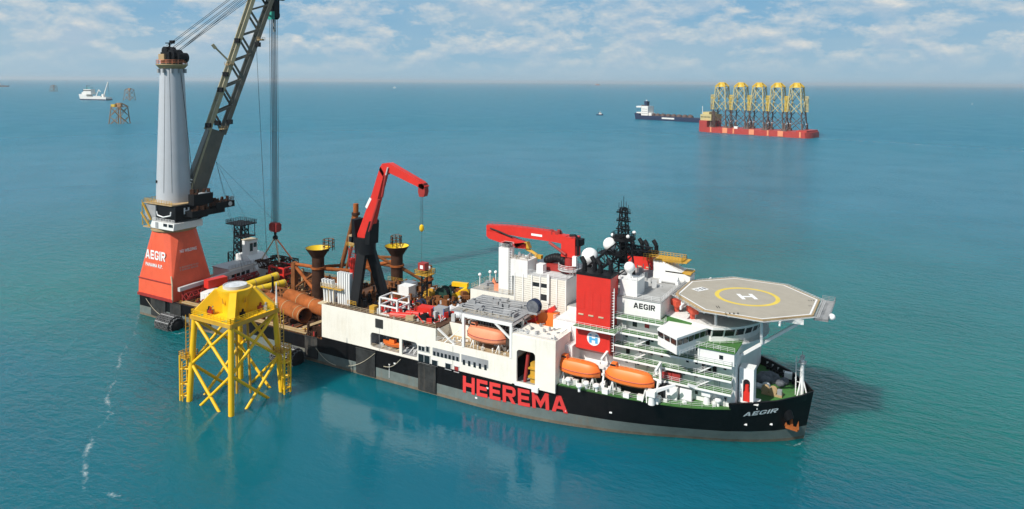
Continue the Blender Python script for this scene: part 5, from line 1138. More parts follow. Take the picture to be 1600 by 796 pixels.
# davits and cradle posts: parts of the ship
for xs, y, z0, z1 in (((126.2, 133.2), -21.2, 13.2, 15.2), ((149.0, 156.0), -19.6, 9.4, 11.9), ((160.6, 168.0), -19.6, 9.4, 12.3)):
    for x in xs:
        b = MB(); b.tube((x - 0.5, y - 1.2, z0), (x, y - 0.5, z1), 0.13, n=5); b.tube((x + 0.5, y - 1.2, z0), (x, y - 0.5, z1), 0.13, n=5); b.tube((x - 0.5, y + 1.2, z0), (x, y + 0.5, z1), 0.13, n=5); b.tube((x + 0.5, y + 1.2, z0), (x, y + 0.5, z1), 0.13, n=5); b.build('boat_cradle', 'white2', SHIP)
for x in (158.2, 170.2, 146.9):
    b = MB(); b.beam((x, -17.0, 9.4), (x, -17.4, 17.2), 0.5, 0.6, side=(1, 0, 0)); b.beam((x, -17.2, 17.0), (x, -20.6, 16.4), 0.45, 0.5); b.beam((x, -20.2, 9.4), (x, -18.6, 14.0), 0.35, 0.35, side=(1, 0, 0)); b.box(x - 0.6, x + 0.6, -20.4, -18.8, 9.4, 10.8)
    for k in range(6): b.obox((x + random.uniform(-.8, .8), random.uniform(-20.5, -17), 9.4 + random.uniform(0, 6)), .5, .5, .5)
    b.build('davit', 'white2', SHIP)
b = MB(); b.box(150.4, 171, -16.6, -14.0, 12.6, 12.9); b.build('embarkation_deck', 'white2', SHIP)
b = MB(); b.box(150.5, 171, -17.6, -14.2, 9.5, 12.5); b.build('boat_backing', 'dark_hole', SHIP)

# ------------------------------------------------------------------ foredeck gear
def deck_crane(x, y, tipx, tipy, tipz, lab):
    t = thing('deck_crane', lab, 'crane', (x, y, 9.4), 'white provision cranes on the foredeck')
    MB().tube((x, y, 9.4), (x, y, 11.2), 0.75, 0.6, 12).build('pedestal', 'white2', t); MB().box(x - 0.9, x + 0.9, y - 0.8, y + 0.8, 11.2, 12.3).build('slew_house', 'white2', t); MB().beam((x, y, 12.0), (tipx, tipy, tipz), 0.6, 0.75, 0.4, 0.45).build('jib', 'white_clean', t)
p = pZ(1018, 632, 9.4); q = pZ(1055, 602, 13.5)
deck_crane(p.x, p.y, q.x, q.y, 13.5, 'white provision crane with its jib lying towards the bow')
p = pZ(1104, 631, 9.4); q = pZ(1075, 601, 13.5)
deck_crane(p.x, p.y, q.x, q.y, 13.5, 'white provision crane with its jib lying towards the stern')
for i, (px, py) in enumerate(((1050, 622), (1073, 624))):
    p = pZ(px, py, 9.4); b = MB(); b.obox((p.x, p.y, 9.6), 2.5, 1.9, 2.3); t = thing('deck_locker', ('white box locker on the foredeck beside the crane whose jib points to the bow', 'white box locker on the foredeck beside the crane whose jib points to the stern')[i], 'locker', (p.x, p.y, 9.4), 'white lockers on the foredeck')
    b.build('cabinet', 'white_clean', t); MB().obox((p.x, p.y, 9.4), 2.7, 2.1, 0.2).build('plinth', 'grey', t)
for i, (px, py) in enumerate(((916, 608), (932, 612), (1122, 635), (888, 602), (905, 612))):
    p = pZ(px, py, 9.4); t = thing('deck_ventilator', 'white mushroom ventilator at the edge of the green foredeck', 'ventilator', (p.x, p.y, 9.4), 'white ventilators on the foredeck')
    MB().tube((p.x, p.y, 9.4), (p.x, p.y, 10.5), 0.3, n=10).build('trunk', 'white_clean', t); MB().lathe((p.x, p.y, 10.35), [(0.6, 0), (0.72, 0.35), (0.55, 0.7), (0.1, 0.78)], 14).build('hood', 'white_clean', t)
for i, (px, py) in enumerate(((876, 598), (978, 622), (1000, 626), (898, 601), (945, 616))):
    p = pZ(px, py, 9.4); t = thing('mooring_box', 'small white chest standing along the foredeck railing', 'chest', (p.x, p.y + 0.4, 9.4), 'white chests along the railing')
    MB().obox((p.x, p.y + 0.4, 9.4), 1.3, 1.0, 0.9).build('chest_body', 'white_clean', t); MB().obox((p.x, p.y + 0.4, 10.3), 1.4, 1.1, 0.12).build('lid', 'white2', t)
b = MB()
for k in range(26):
    x = random.uniform(149.5, 154) if k < 10 else random.uniform(160, 183); y = -hb(x, 9.4) + random.uniform(1.0, 3.5); b.obox((x, y, 9.4), random.uniform(.3, .8), random.uniform(.3, .8), random.uniform(.4, 1.6), random.random())
b.build('deck_fitting', 'white2', SHIP, kind='stuff')
# white equipment shelter with a red machine inside, at the front corner of the accommodation
t = thing('equipment_shelter', 'tall white shelter with open arch and red machine near the bow', 'shelter', (186.6, -11.9, 9.0))
w = MB(); X0, X1, Y0, Y1 = 185.3, 188.2, -12.2, -9.2; HX0, HX1, HZ = 186.1, 187.5, 15.2
w.box(X0, HX0, Y0, Y0 + 0.3, 10.4, 17.2); w.box(HX1, X1, Y0, Y0 + 0.3, 10.4, 17.2); w.box(HX0, HX1, Y0, Y0 + 0.3, HZ, 17.2); w.box(X0, X0 + 0.3, Y0 + .3, Y1, 10.4, 17.2); w.box(X1 - 0.3, X1, Y0 + .3, Y1, 10.4, 17.2); w.box(X0, X1, Y1 - 0.3, Y1, 10.4, 16.9); w.box(X0, X1, Y0 - 0.02, Y1, 17.2, 17.4)
for cx_, sg in ((HX0, 1), (HX1, -1)):
    arc = [(cx_ + sg * 0.7 * (1 - math.sin(a_)), Y0 + 0.01, HZ - 0.7 * (1 - math.cos(a_))) for a_ in [i * math.pi / 12 for i in range(7)]]; w.extr([(cx_, Y0 + 0.01, HZ)] + arc, (0, 0.28, 0))
w.build('housing', 'white_clean', t); MB().box(HX0 - .2, HX1 + .2, Y1 - 0.7, Y1 - 0.4, 10.5, 16).build('back_panel', 'grey', t)
b = MB(); b.box(186.2, 187.4, -12.0, -10.8, 10.5, 12.4); b.tube((186.8, -11.5, 12.4), (186.8, -11.5, 13.8), 0.5, 0.4, 10); b.build('red_machine', 'red', t)
b = MB(); b.box(185.2, 189.2, -12.3, -9.1, 10.2, 10.4)
for x in (185.5, 188.8): b.tube((x, -11.2, 9.0), (x, -11.2, 10.2), 0.14, n=6)
b.beam((187.6, -11.2, 9.0), (188.8, -11.2, 10.2), 0.15, 0.15); b.build('shelter_stand', 'white2', t)
# winches and covered gear on the forecastle
def heap(name, lab, cat, c, r, mat, n=9, grp=None):
    b = MB()
    for k in range(n):
        a_ = random.uniform(0, 6.28); d = random.uniform(0, r * 0.7); rr = random.uniform(0.35, 0.6) * r
        b.ball((c[0] + d * math.cos(a_), c[1] + d * math.sin(a_), c[2] + rr * 0.55), rr, 9, 0.8)
    return solo(b, name, mat, lab, cat, grp)
heap('covered_winch', 'large winch under a dark grey cover on the forecastle', 'winch', (188.0, 4.5, 9.0), 2.6, 'net_grey', 12)
heap('covered_winch', 'second grey covered winch close to the port bulwark', 'winch', (191.0, 4.4, 9.0), 1.9, 'net_grey', 9)
heap('rope_heap', 'pale heap of coiled mooring rope on the forecastle', 'rope', (188.0, -0.4, 9.0), 1.7, 'plastic', 9)
t = thing('anchor_windlass', 'tan windlass with drums on the green forecastle deck', 'windlass', (190.4, -2.2, 9.0))
for k, x in enumerate((188.9, 190.5)): MB().lathe((x, -3.0, 10.0), [(0.3, 0), (0.8, 0.02), (0.8, 0.15), (0.45, 0.2), (0.45, 1.0), (0.8, 1.05), (0.8, 1.2), (0.3, 1.25)], 16, 'y').build('drum', 'tan_paint', t)
MB().box(188.2, 192.4, -3.2, -1.0, 9.0, 9.4).build('bedplate', 'tan_paint', t); MB().box(191.4, 192.3, -2.9, -1.9, 9.4, 10.4).build('motor', 'grey', t)
b = MB()
for k in range(16): a_ = 186 + k * 0.62; b.tube((a_, -hb(a_, 9.5) + 1.3, 9.0), (a_, -hb(a_, 9.5) + 1.3, 9.7), 0.32, 0.36, 8); 
for k in range(10): a_ = 187 + k * 0.8; b.tube((a_, hb(a_, 9.5) - 1.3, 9.0), (a_, hb(a_, 9.5) - 1.3, 9.7), 0.32, 0.36, 8)
b.build('bollard', 'black_steel', SHIP, kind='stuff')
b = MB()
for k in range(7): a_ = 186.5 + k * 1.4; y = hb(a_, 10) - 0.5; b.box(a_, a_ + 0.5, y - 0.1, y, 9.6, 10.2)
b.box(191.4, 193.0, 6.4, 7.6, 9.6, 10.9); b.build('bulwark_box', 'white_clean', SHIP, kind='stuff')
t = thing('bow_mast', 'white post mast with ladder at the tip of the bow', 'mast', (195.6, 0.2, 9.0))
MB().tube((195.9, 0, 9.0), (195.9, 0, 17.2), 0.5, 0.38, 12).build('post', 'white_clean', t)
b = MB()
for k in range(14): b.tube((194.7, -0.4, 9.5 + k * 0.55), (194.7, 0.4, 9.5 + k * 0.55), 0.05, n=4)
for y in (-0.4, 0.4): b.tube((194.7, y, 9.2), (194.7, y, 17.3), 0.09, n=4)
for z in (12, 14.6, 17.0): b.tube((194.7, 0, z), (195.9, 0, z), 0.08, n=4)
b.build('ladder', 'white_clean', t)
b = MB(); b.tube((197.0, -0.3, 9.6), (196.0, 0, 13.2), 0.14, n=5); b.tube((195.2, -1.6, 9.4), (195.8, 0, 13.2), 0.14, n=5); b.build('stay', 'white_clean', t)
b = MB(); b.box(195.1, 196.7, -0.9, 0.9, 16.4, 16.55); b.box(195.5, 196.3, -0.5, 0.5, 17.2, 17.9); b.tube((195.9, -1.3, 17.6), (195.9, 1.3, 17.6), 0.08, n=4); b.tube((195.9, 0, 17.9), (195.9, 0, 18.8), 0.06, n=4); b.build('light_head', 'grey_light', t)

# ------------------------------------------------------------------ gear between the hatch tower and the hangar
t = thing('gangway_unit', 'orange and red hydraulic gangway unit beside the hatch tower', 'gangway', (143.5, -10.5, 19.2))
a_ = [pY(x, y, -12.5) for x, y in ((826, 494), (846, 488), (868, 492), (866, 520), (836, 520), (834, 500))]
MB().extr(a_, (0, 2.4, 0)).build('housing', 'orange', t)
MB().beam(pY(812, 512, -13.0), pY(868, 481, -11.0), 1.2, 1.0).build('boom', 'red', t)
MB().beam(pY(806, 516, -13.6), pY(842, 524, -13.6), 0.9, 1.8).build('girder', 'red', t)
b = MB()
for k in range(10): p = pY(838 + k * 3, 516 + random.uniform(-2, 6), -13.4); b.obox((p.x, p.y, p.z), .8, .8, .9)
b.build('valve_block', 'yellow_dark', t)
b = MB(); b.beam(pY(808, 497, -14.5), pY(832, 526, -14.5), 0.22, 0.28); b.beam(pY(815, 493, -14.5), pY(838, 524, -14.5), 0.22, 0.28); b.build('stay', 'white_clean', t)
t = thing('hose_reel', 'purple hose reel on the platform above the faded lifeboat', 'reel', (138.6, -14, 21.4))
MB().lathe((138.6, -15.2, 23.2), [(1.7, 0), (1.7, 0.15), (0.7, 0.2), (0.7, 1.2), (1.7, 1.25), (1.7, 1.4)], 20, 'y').build('drum', 'dark_blue', t); MB().box(137.4, 139.8, -15.4, -13.6, 21.4, 21.9).build('stand', 'grey', t)
MB().lathe((138.6, -15.3, 23.2), [(1.5, 0), (1.5, -0.05)], 20, 'y').build('flange', 'net_grey', t)
t = thing('rescue_craft', 'black covered craft in a red cradle on the hangar roof', 'boat', (137.0, 0, 28.05)); b = MB()
for k in range(8): b.ball((134.6 + k * 0.7, 0.5, 30.4 + 0.9 * math.sin(k * 0.42)), 1.15, 10)
b.build('cover', 'black_steel', t); MB().extr([(134.2, -0.8, 28.1), (140.2, -0.8, 28.1), (139.6, -0.8, 29.8), (134.8, -0.8, 29.8)], (0, 2.4, 0)).build('cradle', 'red_dark', t)
t = thing('rescue_boat', 'small orange rescue boat inside the opening of the white side', 'boat', (102, -21.2, 7.9))
b = MB(); sec = []
for i in range(9):
    u = -1 + i / 4; w = 1.1 * (1 - abs(u) ** 3) ** 0.6 + 0.04; sec.append([(101.8 + u * 3.2, -21.3 - w, 9.5 + 0.3 * u * u), (101.8 + u * 3.2, -21.3 - w * 0.6, 8.7 + 0.3 * u * u), (101.8 + u * 3.2, -21.3, 8.5 + 0.4 * u * u), (101.8 + u * 3.2, -21.3 + w * 0.6, 8.7 + 0.3 * u * u), (101.8 + u * 3.2, -21.3 + w, 9.5 + 0.3 * u * u)])
b.add([p for r in sec for p in r], [(i * 5 + j, i * 5 + j + 1, (i + 1) * 5 + j + 1, (i + 1) * 5 + j) for i in range(8) for j in range(4)] + [(i * 5, (i + 1) * 5, (i + 1) * 5 + 4, i * 5 + 4) for i in range(8)]); b.build('hull', 'orange', t)
MB().box(100.9, 102.5, -21.8, -20.8, 9.6, 10.5).build('console', 'orange', t); b = MB()
for x in (99.6, 102, 104.2): b.beam((x - .8, -22.2, 7.9), (x + .4, -20.8, 8.8), 0.25, 0.25)
b.build('cradle', 'cream', t)
for i, (x, y) in enumerate(((116.2, -3.0), (117.2, 0.6), (118.6, 1.2))):
    t = thing('antenna_stand', 'thin white aerial standing on the raised block roof', 'antenna', (x, y, 21.75), 'white aerials on the block roof')
    MB().tube((x, y, 21.75), (x, y, 24.6), 0.12, n=5).build('pole', 'white_clean', t); MB().ball((x, y, 24.8), 0.45).build('head', 'dome', t)
t = thing('survey_launch', 'orange and white work gear heaped on the raised block roof', 'gear', (120.5, 2, 21.75)); b = MB()
for k in range(14): b.obox((random.uniform(117.2, 123), random.uniform(-4.6, 1.6), 21.75), random.uniform(.6, 1.8), random.uniform(.5, 1.2), random.uniform(.5, 1.5), random.random())
b.build('gear', 'grey', t, kind='stuff'); MB().extr([(118.6, -2, 21.8), (121.0, -2, 21.8), (119.8, -2, 24.2)], (0, 0.5, 0)).build('frame', 'orange_fade', t); MB().box(121.2, 123.2, -4.5, -2.6, 21.75, 23.1).build('box', 'orange_fade', t)
t = thing('fire_cabinet', 'red cabinet beside the lifeboat under the red funnel', 'cabinet', (147.6, -17.2, 12.9)); MB().box(146.6, 148.4, -18.2, -16.4, 13.0, 15.0).build('cabinet', 'red', t); MB().box(145.8, 149.2, -18.6, -15.6, 12.6, 13.0).build('shelf', 'white2', t)

# ------------------------------------------------------------------ middle deck gear (deck at z 16.2)
D = 16.2
paint('dark_green', (0.012, 0.05, 0.035), 0.6, 0.2)
def cage(x0, x1, y0, y1, z0, h, mat, lab, name='cage_frame', cat='frame', r=0.16, grp=None):
    t = thing(name, lab, cat, ((x0 + x1) / 2, (y0 + y1) / 2, z0), grp)
    b = MB()
    for x in (x0, x1):
        for y in (y0, y1): b.beam((x, y, z0), (x, y, z0 + h), 2 * r, 2 * r, side=(1, 0, 0))
    b.build('posts', mat, t, kind='stuff'); b = MB()
    for z in (z0 + 0.15, z0 + h * 0.55, z0 + h):
        for a_, e_ in (((x0, y0), (x1, y0)), ((x1, y0), (x1, y1)), ((x1, y1), (x0, y1)), ((x0, y1), (x0, y0))): b.beam((*a_, z), (*e_, z), 2 * r * 0.8, 2 * r * 0.8)
    b.build('rails', mat, t, kind='stuff')
    return t
cage(97.6, 103.2, -21.4, -16.6, D, 4.4, 'white2', 'open white steel basket frame on the middle deck', r=0.2)
def hcyl(p0, p1, r, mat, name, lab, cat, grp=None, saddle='grey'):
    t = thing(name, lab, cat, tuple((V3(p0) + V3(p1)) / 2 - Vector((0, 0, r))), grp); d = (V3(p1) - V3(p0)).normalized()
    m = MB(); m.tube(V3(p0), V3(p1), r, n=18); m.tube(V3(p0) - d * 0.35 * r, V3(p0), r * 0.6, r, 18); m.tube(V3(p1), V3(p1) + d * 0.35 * r, r, r * 0.6, 18); m.build('shell', mat, t)
    for k in (0.2, 0.8): q = V3(p0).lerp(V3(p1), k); MB().obox((q.x, q.y, q.z - r), 0.5, 2 * r * 0.9, r * 0.7, math.atan2(d.y, d.x)).build('saddle', saddle, t)
    return t
hcyl((101.6, -22.0, D + .8), (107.0, -20.4, D + .8), 0.8, 'red', 'pressure_tank', 'red cylindrical tank lying beside the edge railing', 'tank')
hcyl((104.0, -18.8, D + .7), (108.4, -17.4, D + .7), 0.65, 'red', 'pressure_tank', 'shorter red tank lying behind the long red tank', 'tank')
def crate(c, sx_, sy_, sz_, rz, mat, name, lab, cat, trim='grey', grp=None):
    t = thing(name, lab, cat, c, grp); MB().obox((c[0], c[1], c[2] + 0.15), sx_, sy_, sz_ - 0.15, rz).build('body', mat, t); MB().obox(c, sx_ * 0.9, sy_ * 0.9, 0.15, rz).build('skid', trim, t)
    ca, sa = math.cos(rz), math.sin(rz)
    if max(sx_, sy_) > 2.2:
        b = MB()
        for i, j in ((-1, -1), (1, -1), (1, 1), (-1, 1)): x, y = i * sx_ / 2, j * sy_ / 2; b.obox((c[0] + x * ca - y * sa, c[1] + x * sa + y * ca, c[2] + 0.1), 0.2, 0.2, sz_, rz)
        b.build('corner_post', trim, t, kind='stuff')
    return t
crate((108.0, -15.5, D), 4.2, 2.6, 2.1, 0.1, 'red', 'red_skid', 'bright red equipment skid on the middle deck', 'skid', 'red_dark')
crate((111.8, -14.4, D), 3.2, 2.4, 2.3, 0.0, 'grey', 'grey_skid', 'blue-grey machine skid next to the bright red skid', 'skid', 'blue')
crate((107.2, -21.2, D), 2.0, 1.6, 1.3, 0.3, 'tan_paint', 'tool_box', 'tan tool box by the edge railing near the red tanks', 'box')
crate((95.8, -8.0, D), 3.6, 3.0, 4.0, 0, 'white2', 'control_cabin', 'white control cabin behind the black crane pedestal', 'cabin', 'grey_light')
crate((92.8, -3.0, D), 3.2, 3.0, 3.2, 0, 'white2', 'control_cabin', 'lower white cabin beside the rusty template column', 'cabin', 'grey_light')
crate((95.5, -21.4, D), 1.6, 1.6, 1.9, 0, 'yellow_dark', 'yellow_bin', 'small yellow bin at the foot of the black crane pedestal', 'bin')
heap('white_bags', 'pile of white plastic bags on the middle deck', 'bags', (112.4, -9.4, D), 2.2, 'plastic', 14)
heap('white_bags', 'heap of pale bags and boxes against the raised block', 'bags', (116.5, -12.2, D), 2.0, 'plastic', 10)
def reel(c, r, w, mat, lab, fl='grey', ax='y'):
    t = thing('cable_reel', lab, 'reel', (c[0], c[1], c[2] - r))
    MB().lathe((c[0] - (w / 2 if ax == 'x' else 0), c[1] - (w / 2 if ax == 'y' else 0), c[2]), [(r * 0.72, 0.1), (r * 0.72, w - 0.1)], 20, ax).build('winding', mat, t)
    for o in (0, w - 0.15):
        MB().lathe((c[0] + (o - w / 2 if ax == 'x' else 0), c[1] + (o - w / 2 if ax == 'y' else 0), c[2]), [(r, 0), (r, 0.15)], 20, ax).build('flange', fl, t)
    MB().box(c[0] - r * 0.7, c[0] + r * 0.7, c[1] - w / 2 - 0.2, c[1] + w / 2 + 0.2, c[2] - r, c[2] - r + 0.4).build('stand', 'grey', t)
reel((110.6, -19.8, D + 1.0), 1.0, 1.2, 'rubber', 'black cable reel at the end of the white side plating', 'black_steel')
reel((105.2, -4.0, D + 2.0), 2.0, 2.4, 'dark_hole', 'dark green cable reel behind the pile of white bags', 'dark_green')
reel((101.4, -5.2, D + 1.5), 1.5, 1.8, 'yellow_dark', 'yellow reel next to the dark green cable reel', 'yellow_dark')
reel((104.0, -12.6, D + 1.3), 1.3, 1.6, 'rubber', 'black reel under the yellow railed platform', 'dark_blue')
t = thing('yellow_machine', 'yellow pipe-handling machine at the port side of the middle deck', 'machine', (107.0, 0.5, D))
MB().beam((104.6, 1.2, D + 3.4), (109.2, 2.0, D + 3.4), 1.2, 1.1).build('upper_arm', 'yellow', t); MB().beam((106.2, -1.0, D + 0.6), (109.6, 1.2, D + 2.6), 1.2, 1.2).build('lower_arm', 'yellow', t); MB().obox((108.6, 1.4, D), 2.6, 2.2, 2.2, 0.4).build('base', 'yellow_dark', t); MB().lathe((104.4, 1.6, D + 1.6), [(1.5, 0), (1.5, 1.2)], 16, 'y').build('wheel', 'rubber', t)
crate((112.6, 0.5, D), 2.2, 2.0, 2.2, 0.2, 'yellow_dark', 'yellow_box', 'ochre box against the aft wall of the raised block', 'box', 'yellow_dark')
t = thing('lookout_platform', 'yellow railed platform on a black column with a white lamp', 'platform', (102.2, -8.6, D))
MB().lattice((102.2, -8.6, D), (102.2, -8.6, 24.2), 1.4, 1.4, 5, 0.14, 0.09).build('column', 'black_steel', t); MB().box(100.2, 104.4, -10.4, -6.8, 24.2, 24.4).build('floor', 'yellow_dark', t); MB().rail([(100.2, -10.4, 24.4), (104.4, -10.4, 24.4), (104.4, -6.8, 24.4), (100.2, -6.8, 24.4), (100.2, -10.4, 24.4)], 1.2, 1.0, 0.07).build('railing', 'yellow_dark', t)
MB().box(101.0, 102.8, -9.2, -7.6, 24.4, 26.2).build('cabinet', 'black_steel', t); MB().ball((103.4, -8.4, 26.0), 0.6).build('lamp', 'white_clean', t)
# white curved gripper racks on the aft edge of the middle deck
def rack(x0, y0, n, dx, h, lab, tilt):
    t = thing('gripper_rack', lab, 'rack', (x0, y0, D))
    for k in range(n):
        x = x0 + k * dx; pr = [(0, 0), (0.9, 0), (1.2, h * 0.45), (0.8 + tilt, h), (-0.5 + tilt, h), (-0.2, h * 0.5)]
        MB().extr([(x, y0 + p, D + z) for p, z in pr], (0.42, 0, 0)).build('fin', 'white_clean', t)
    MB().beam((x0 - 0.4, y0 + 1.4, D + 1.6), (x0 + n * dx, y0 + 1.4, D + 1.6), 0.4, 0.5).build('tie_bar', 'white2', t); MB().beam((x0 - 0.4, y0 + 1.3, D + h * 0.75), (x0 + n * dx, y0 + 1.3, D + h * 0.75), 0.4, 0.5).build('tie_bar', 'white2', t)
rack(77.3, -20.6, 4, 1.05, 6.2, 'white finned rack at the aft corner of the middle deck', -0.4)
rack(82.2, -20.4, 6, 0.78, 8.6, 'taller white finned rack beside the black crane pedestal', 0.3)
t = thing('rack_stage', 'cream walkway stage between the two white finned racks', 'stage', (80.9, -19.5, D)); MB().box(77.2, 84.5, -21.6, -19.8, 20.2, 20.4).build('floor', 'yellow_dark', t); MB().rail([(77.2, -21.6, 20.4), (84.5, -21.6, 20.4)], 1.1, 1, 0.06).build('railing', 'cream', t)
b = MB()
for x in (79.9, 81.7): b.tube((x, -21.4, D), (x, -21.4, 20.2), 0.15, n=5)
b.box(76.9, 79.4, -22.4, -17.8, 15.8, 16.2); b.build('leg', 'cream', t, kind='stuff')
# loose deck clutter nobody could count
def clutter(name, lab, x0, x1, y0, y1, z, n, mat, smax=1.4, hmax=1.3, seed=1):
    rnd = random.Random(seed); b = MB()
    for k in range(n):
        x, y = rnd.uniform(x0, x1), rnd.uniform(y0, y1); a_ = rnd.random() * 3.14
        if rnd.random() < 0.55: b.obox((x, y, z), rnd.uniform(.25, smax), rnd.uniform(.2, smax * .6), rnd.uniform(.2, hmax), a_)
        else: L_ = rnd.uniform(.6, 2.4 * smax); h = rnd.uniform(.15, hmax); b.tube((x, y, z + 0.15), (x + L_ * math.cos(a_), y + L_ * math.sin(a_), z + h * rnd.uniform(.1, 1)), rnd.uniform(.06, .22), n=6)
    o = b.build(name, mat, None, kind='stuff'); o['label'] = lab; o['category'] = 'gear'; return o
clutter('deck_clutter', 'loose red fittings scattered over the middle deck', 94, 115, -21.5, -11, D, 120, 'red', 1.3, 1.8, 3)
clutter('deck_clutter', 'loose grey and pale fittings scattered over the middle deck', 92, 114.5, -21.5, 2.5, D, 190, 'grey_light', 1.2, 1.9, 4)
clutter('deck_clutter', 'loose rusty steel scattered over the middle deck', 84, 113, -15, 3, D, 260, 'rust', 1.9, 2.6, 5)
clutter('port_clutter', 'rusty beams and tubes stacked on the low port side deck', 79, 128, 5, 22, 6.5, 230, 'rust', 2.6, 4.6, 51)
clutter('port_clutter', 'dark steel stacked on the low port side deck', 79, 130, 5, 22, 6.5, 120, 'rust_dark', 2.4, 4.0, 52)
clutter('deck_clutter', 'small yellow pieces scattered over the middle deck', 92, 113, -20, 2.5, D, 36, 'yellow_dark', 1.0, 1.3, 6)
clutter('deck_clutter', 'dark machinery pieces scattered over the middle deck', 84, 114, -20, 2.5, D, 130, 'black_steel', 1.5, 2.4, 7)
clutter('aft_clutter', 'loose rusty steel scattered over the aft deck', 20, 78, -19, 20, 6.9, 320, 'rust', 2.0, 1.7, 8)
clutter('aft_clutter', 'dark machinery pieces scattered over the aft deck', 17, 78, -20, 21, 6.9, 170, 'rust_dark', 2.0, 2.2, 9)
clutter('aft_clutter', 'pale fittings scattered along the aft deck', 19, 78, -22, 8, 6.9, 120, 'cream', 0.9, 1.1, 10)
clutter('aft_clutter', 'red fittings scattered over the aft deck', 17, 78, -21, 10, 6.9, 60, 'red_dark', 1.2, 1.3, 11)
clutter('aft_clutter', 'yellow fittings scattered over the aft deck', 22, 78, -21, 4, 6.9, 40, 'yellow_dark', 1.2, 1.2, 12)
clutter('bay_clutter', 'pale fittings on the lifeboat deck', 117, 137, -22.5, -18.2, 13.2, 34, 'white2', 0.6, 1.1, 13)
clutter('bay_clutter', 'small gear between the raised block and the pipe rack', 116, 144, -16.4, -6.6, 16.2, 110, 'grey_light', 1.2, 2.4, 14)
clutter('tower_clutter', 'small mixed gear on the hatch tower roof', 138, 148, -22, -15.5, 19.2, 22, 'grey', 0.8, 0.9, 15)

# ------------------------------------------------------------------ aft deck gear (deck at z 6.5)
def open_pipe(p0, p1, r, mat, lab, grp=None, name='steel_pile', cat='pile'):
    t = thing(name, lab, cat, tuple((V3(p0) + V3(p1)) / 2 - Vector((0, 0, r))), grp); p0, p1 = V3(p0), V3(p1); d = (p1 - p0).normalized(); m = MB(); n = 28
    a_ = d.cross(Vector((0, 0, 1))).normalized(); b_ = d.cross(a_); vs = []
    for p, rr in ((p0, r), (p1, r), (p1, r * 0.93), (p0, r * 0.93)):
        for i in range(n): q = 2 * math.pi * i / n; vs.append(p + (a_ * math.cos(q) + b_ * math.sin(q)) * rr)
    m.add(vs, [(k * n + i, k * n + (i + 1) % n, ((k + 1) % 4) * n + (i + 1) % n, ((k + 1) % 4) * n + i) for k in range(4) for i in range(n)]); m.build('shell', mat, t)
    for k in (0.28, 0.55, 0.86, 0.975):
        q = p0.lerp(p1, k); MB().tube(q - d * 0.12, q + d * 0.12, r + 0.06, n=n, cap=False).build('weld_band', 'tan_paint', t)
    for k in (0.25, 0.8): q = p0.lerp(p1, k); MB().obox((q.x, q.y, 6.5), 1.0, 2.4 * r, q.z - r - 6.5 + 0.7, math.atan2(d.y, d.x)).build('cradle', 'rust_dark', t)
    return t
open_pipe((46.5, -12.6, 9.6), (67.3, -17.8, 9.6), 2.1, 'rust_orange', 'rusty steel pile lying open-ended next to the ship edge')
open_pipe((50.0, -7.6, 9.9), (75.5, -13.4, 9.9), 2.1, 'rust_orange', 'rusty steel pile running behind the white side plating')
t = open_pipe((27.6, -13.5, 8.8), (29.8, 6.0, 9.9), 1.35, 'yellow_pipe', 'long yellow tube lying across the aft deck', name='yellow_tube', cat='tube')
t = open_pipe((31.6, -13.5, 8.4), (35.6, 4.0, 8.8), 1.25, 'yellow_pipe', 'second yellow tube lying nearer the piles', name='yellow_tube', cat='tube')
hcyl((24.4, -9.5, 8.4), (25.2, 1.0, 8.4), 0.95, 'orange_fade', 'faded_tube', 'faded orange tube lying beside the long yellow tube', 'tube')
def container(c, L_, W_, H_, rz, mat, lab, grp=None):
    t = thing('shipping_container', lab, 'container', c, grp); MB().obox(c, L_, W_, H_, rz).build('box', mat, t); ca, sa = math.cos(rz), math.sin(rz); n = int(L_ / 0.45)
    b = MB()
    for k in range(n):
        u = -L_ / 2 + 0.3 + k * (L_ - 0.6) / (n - 1)
        for s in (-1, 1): v = s * (W_ / 2 + 0.02); b.obox((c[0] + u * ca - v * sa, c[1] + u * sa + v * ca, c[2] + 0.15), 0.2, 0.1, H_ - 0.3, rz)
    b.build('corrugation', mat, t, kind='stuff')
    for s in (-1, 1): v = s * 0.5; u = L_ / 2 + 0.03; MB().obox((c[0] + u * ca - v * sa, c[1] + u * sa + v * ca, c[2] + 0.2), 0.06, 0.9, H_ - 0.4, rz).build('door', mat, t)
    return t
container((24.0, -15.4, 6.9), 6.0, 3.0, 2.7, -1.35, 'white2', 'white workshop container at the foot of the red crane base')
container((21.6, -11.8, 9.7), 6.6, 2.6, 2.6, 1.45, 'red', 'red container stacked next to the red crane base')
t = thing('grey_girder', 'long grey girder lying in front of the red crane base', 'girder', (18.0, -8, 8.5)); MB().beam((18.0, -22.4, 10.6), (15.6, 9.0, 10.9), 1.0, 1.2).build('beam', 'grey_light', t)
for k in range(5): y = -21 + k * 7; MB().tube((17.9 - k * 0.5, y, 6.5), (17.9 - k * 0.5, y, 10.1), 0.3, n=8).build('trestle', 'red_dark', t)
t = thing('red_girder', 'dark red lattice girder below the long grey girder', 'girder', (19.5, -8, 6.9)); MB().lattice((19.5, -21, 8.2), (17.6, 8, 8.2), 1.6, 1.6, 14, 0.2, 0.14).build('truss', 'red_dark', t)
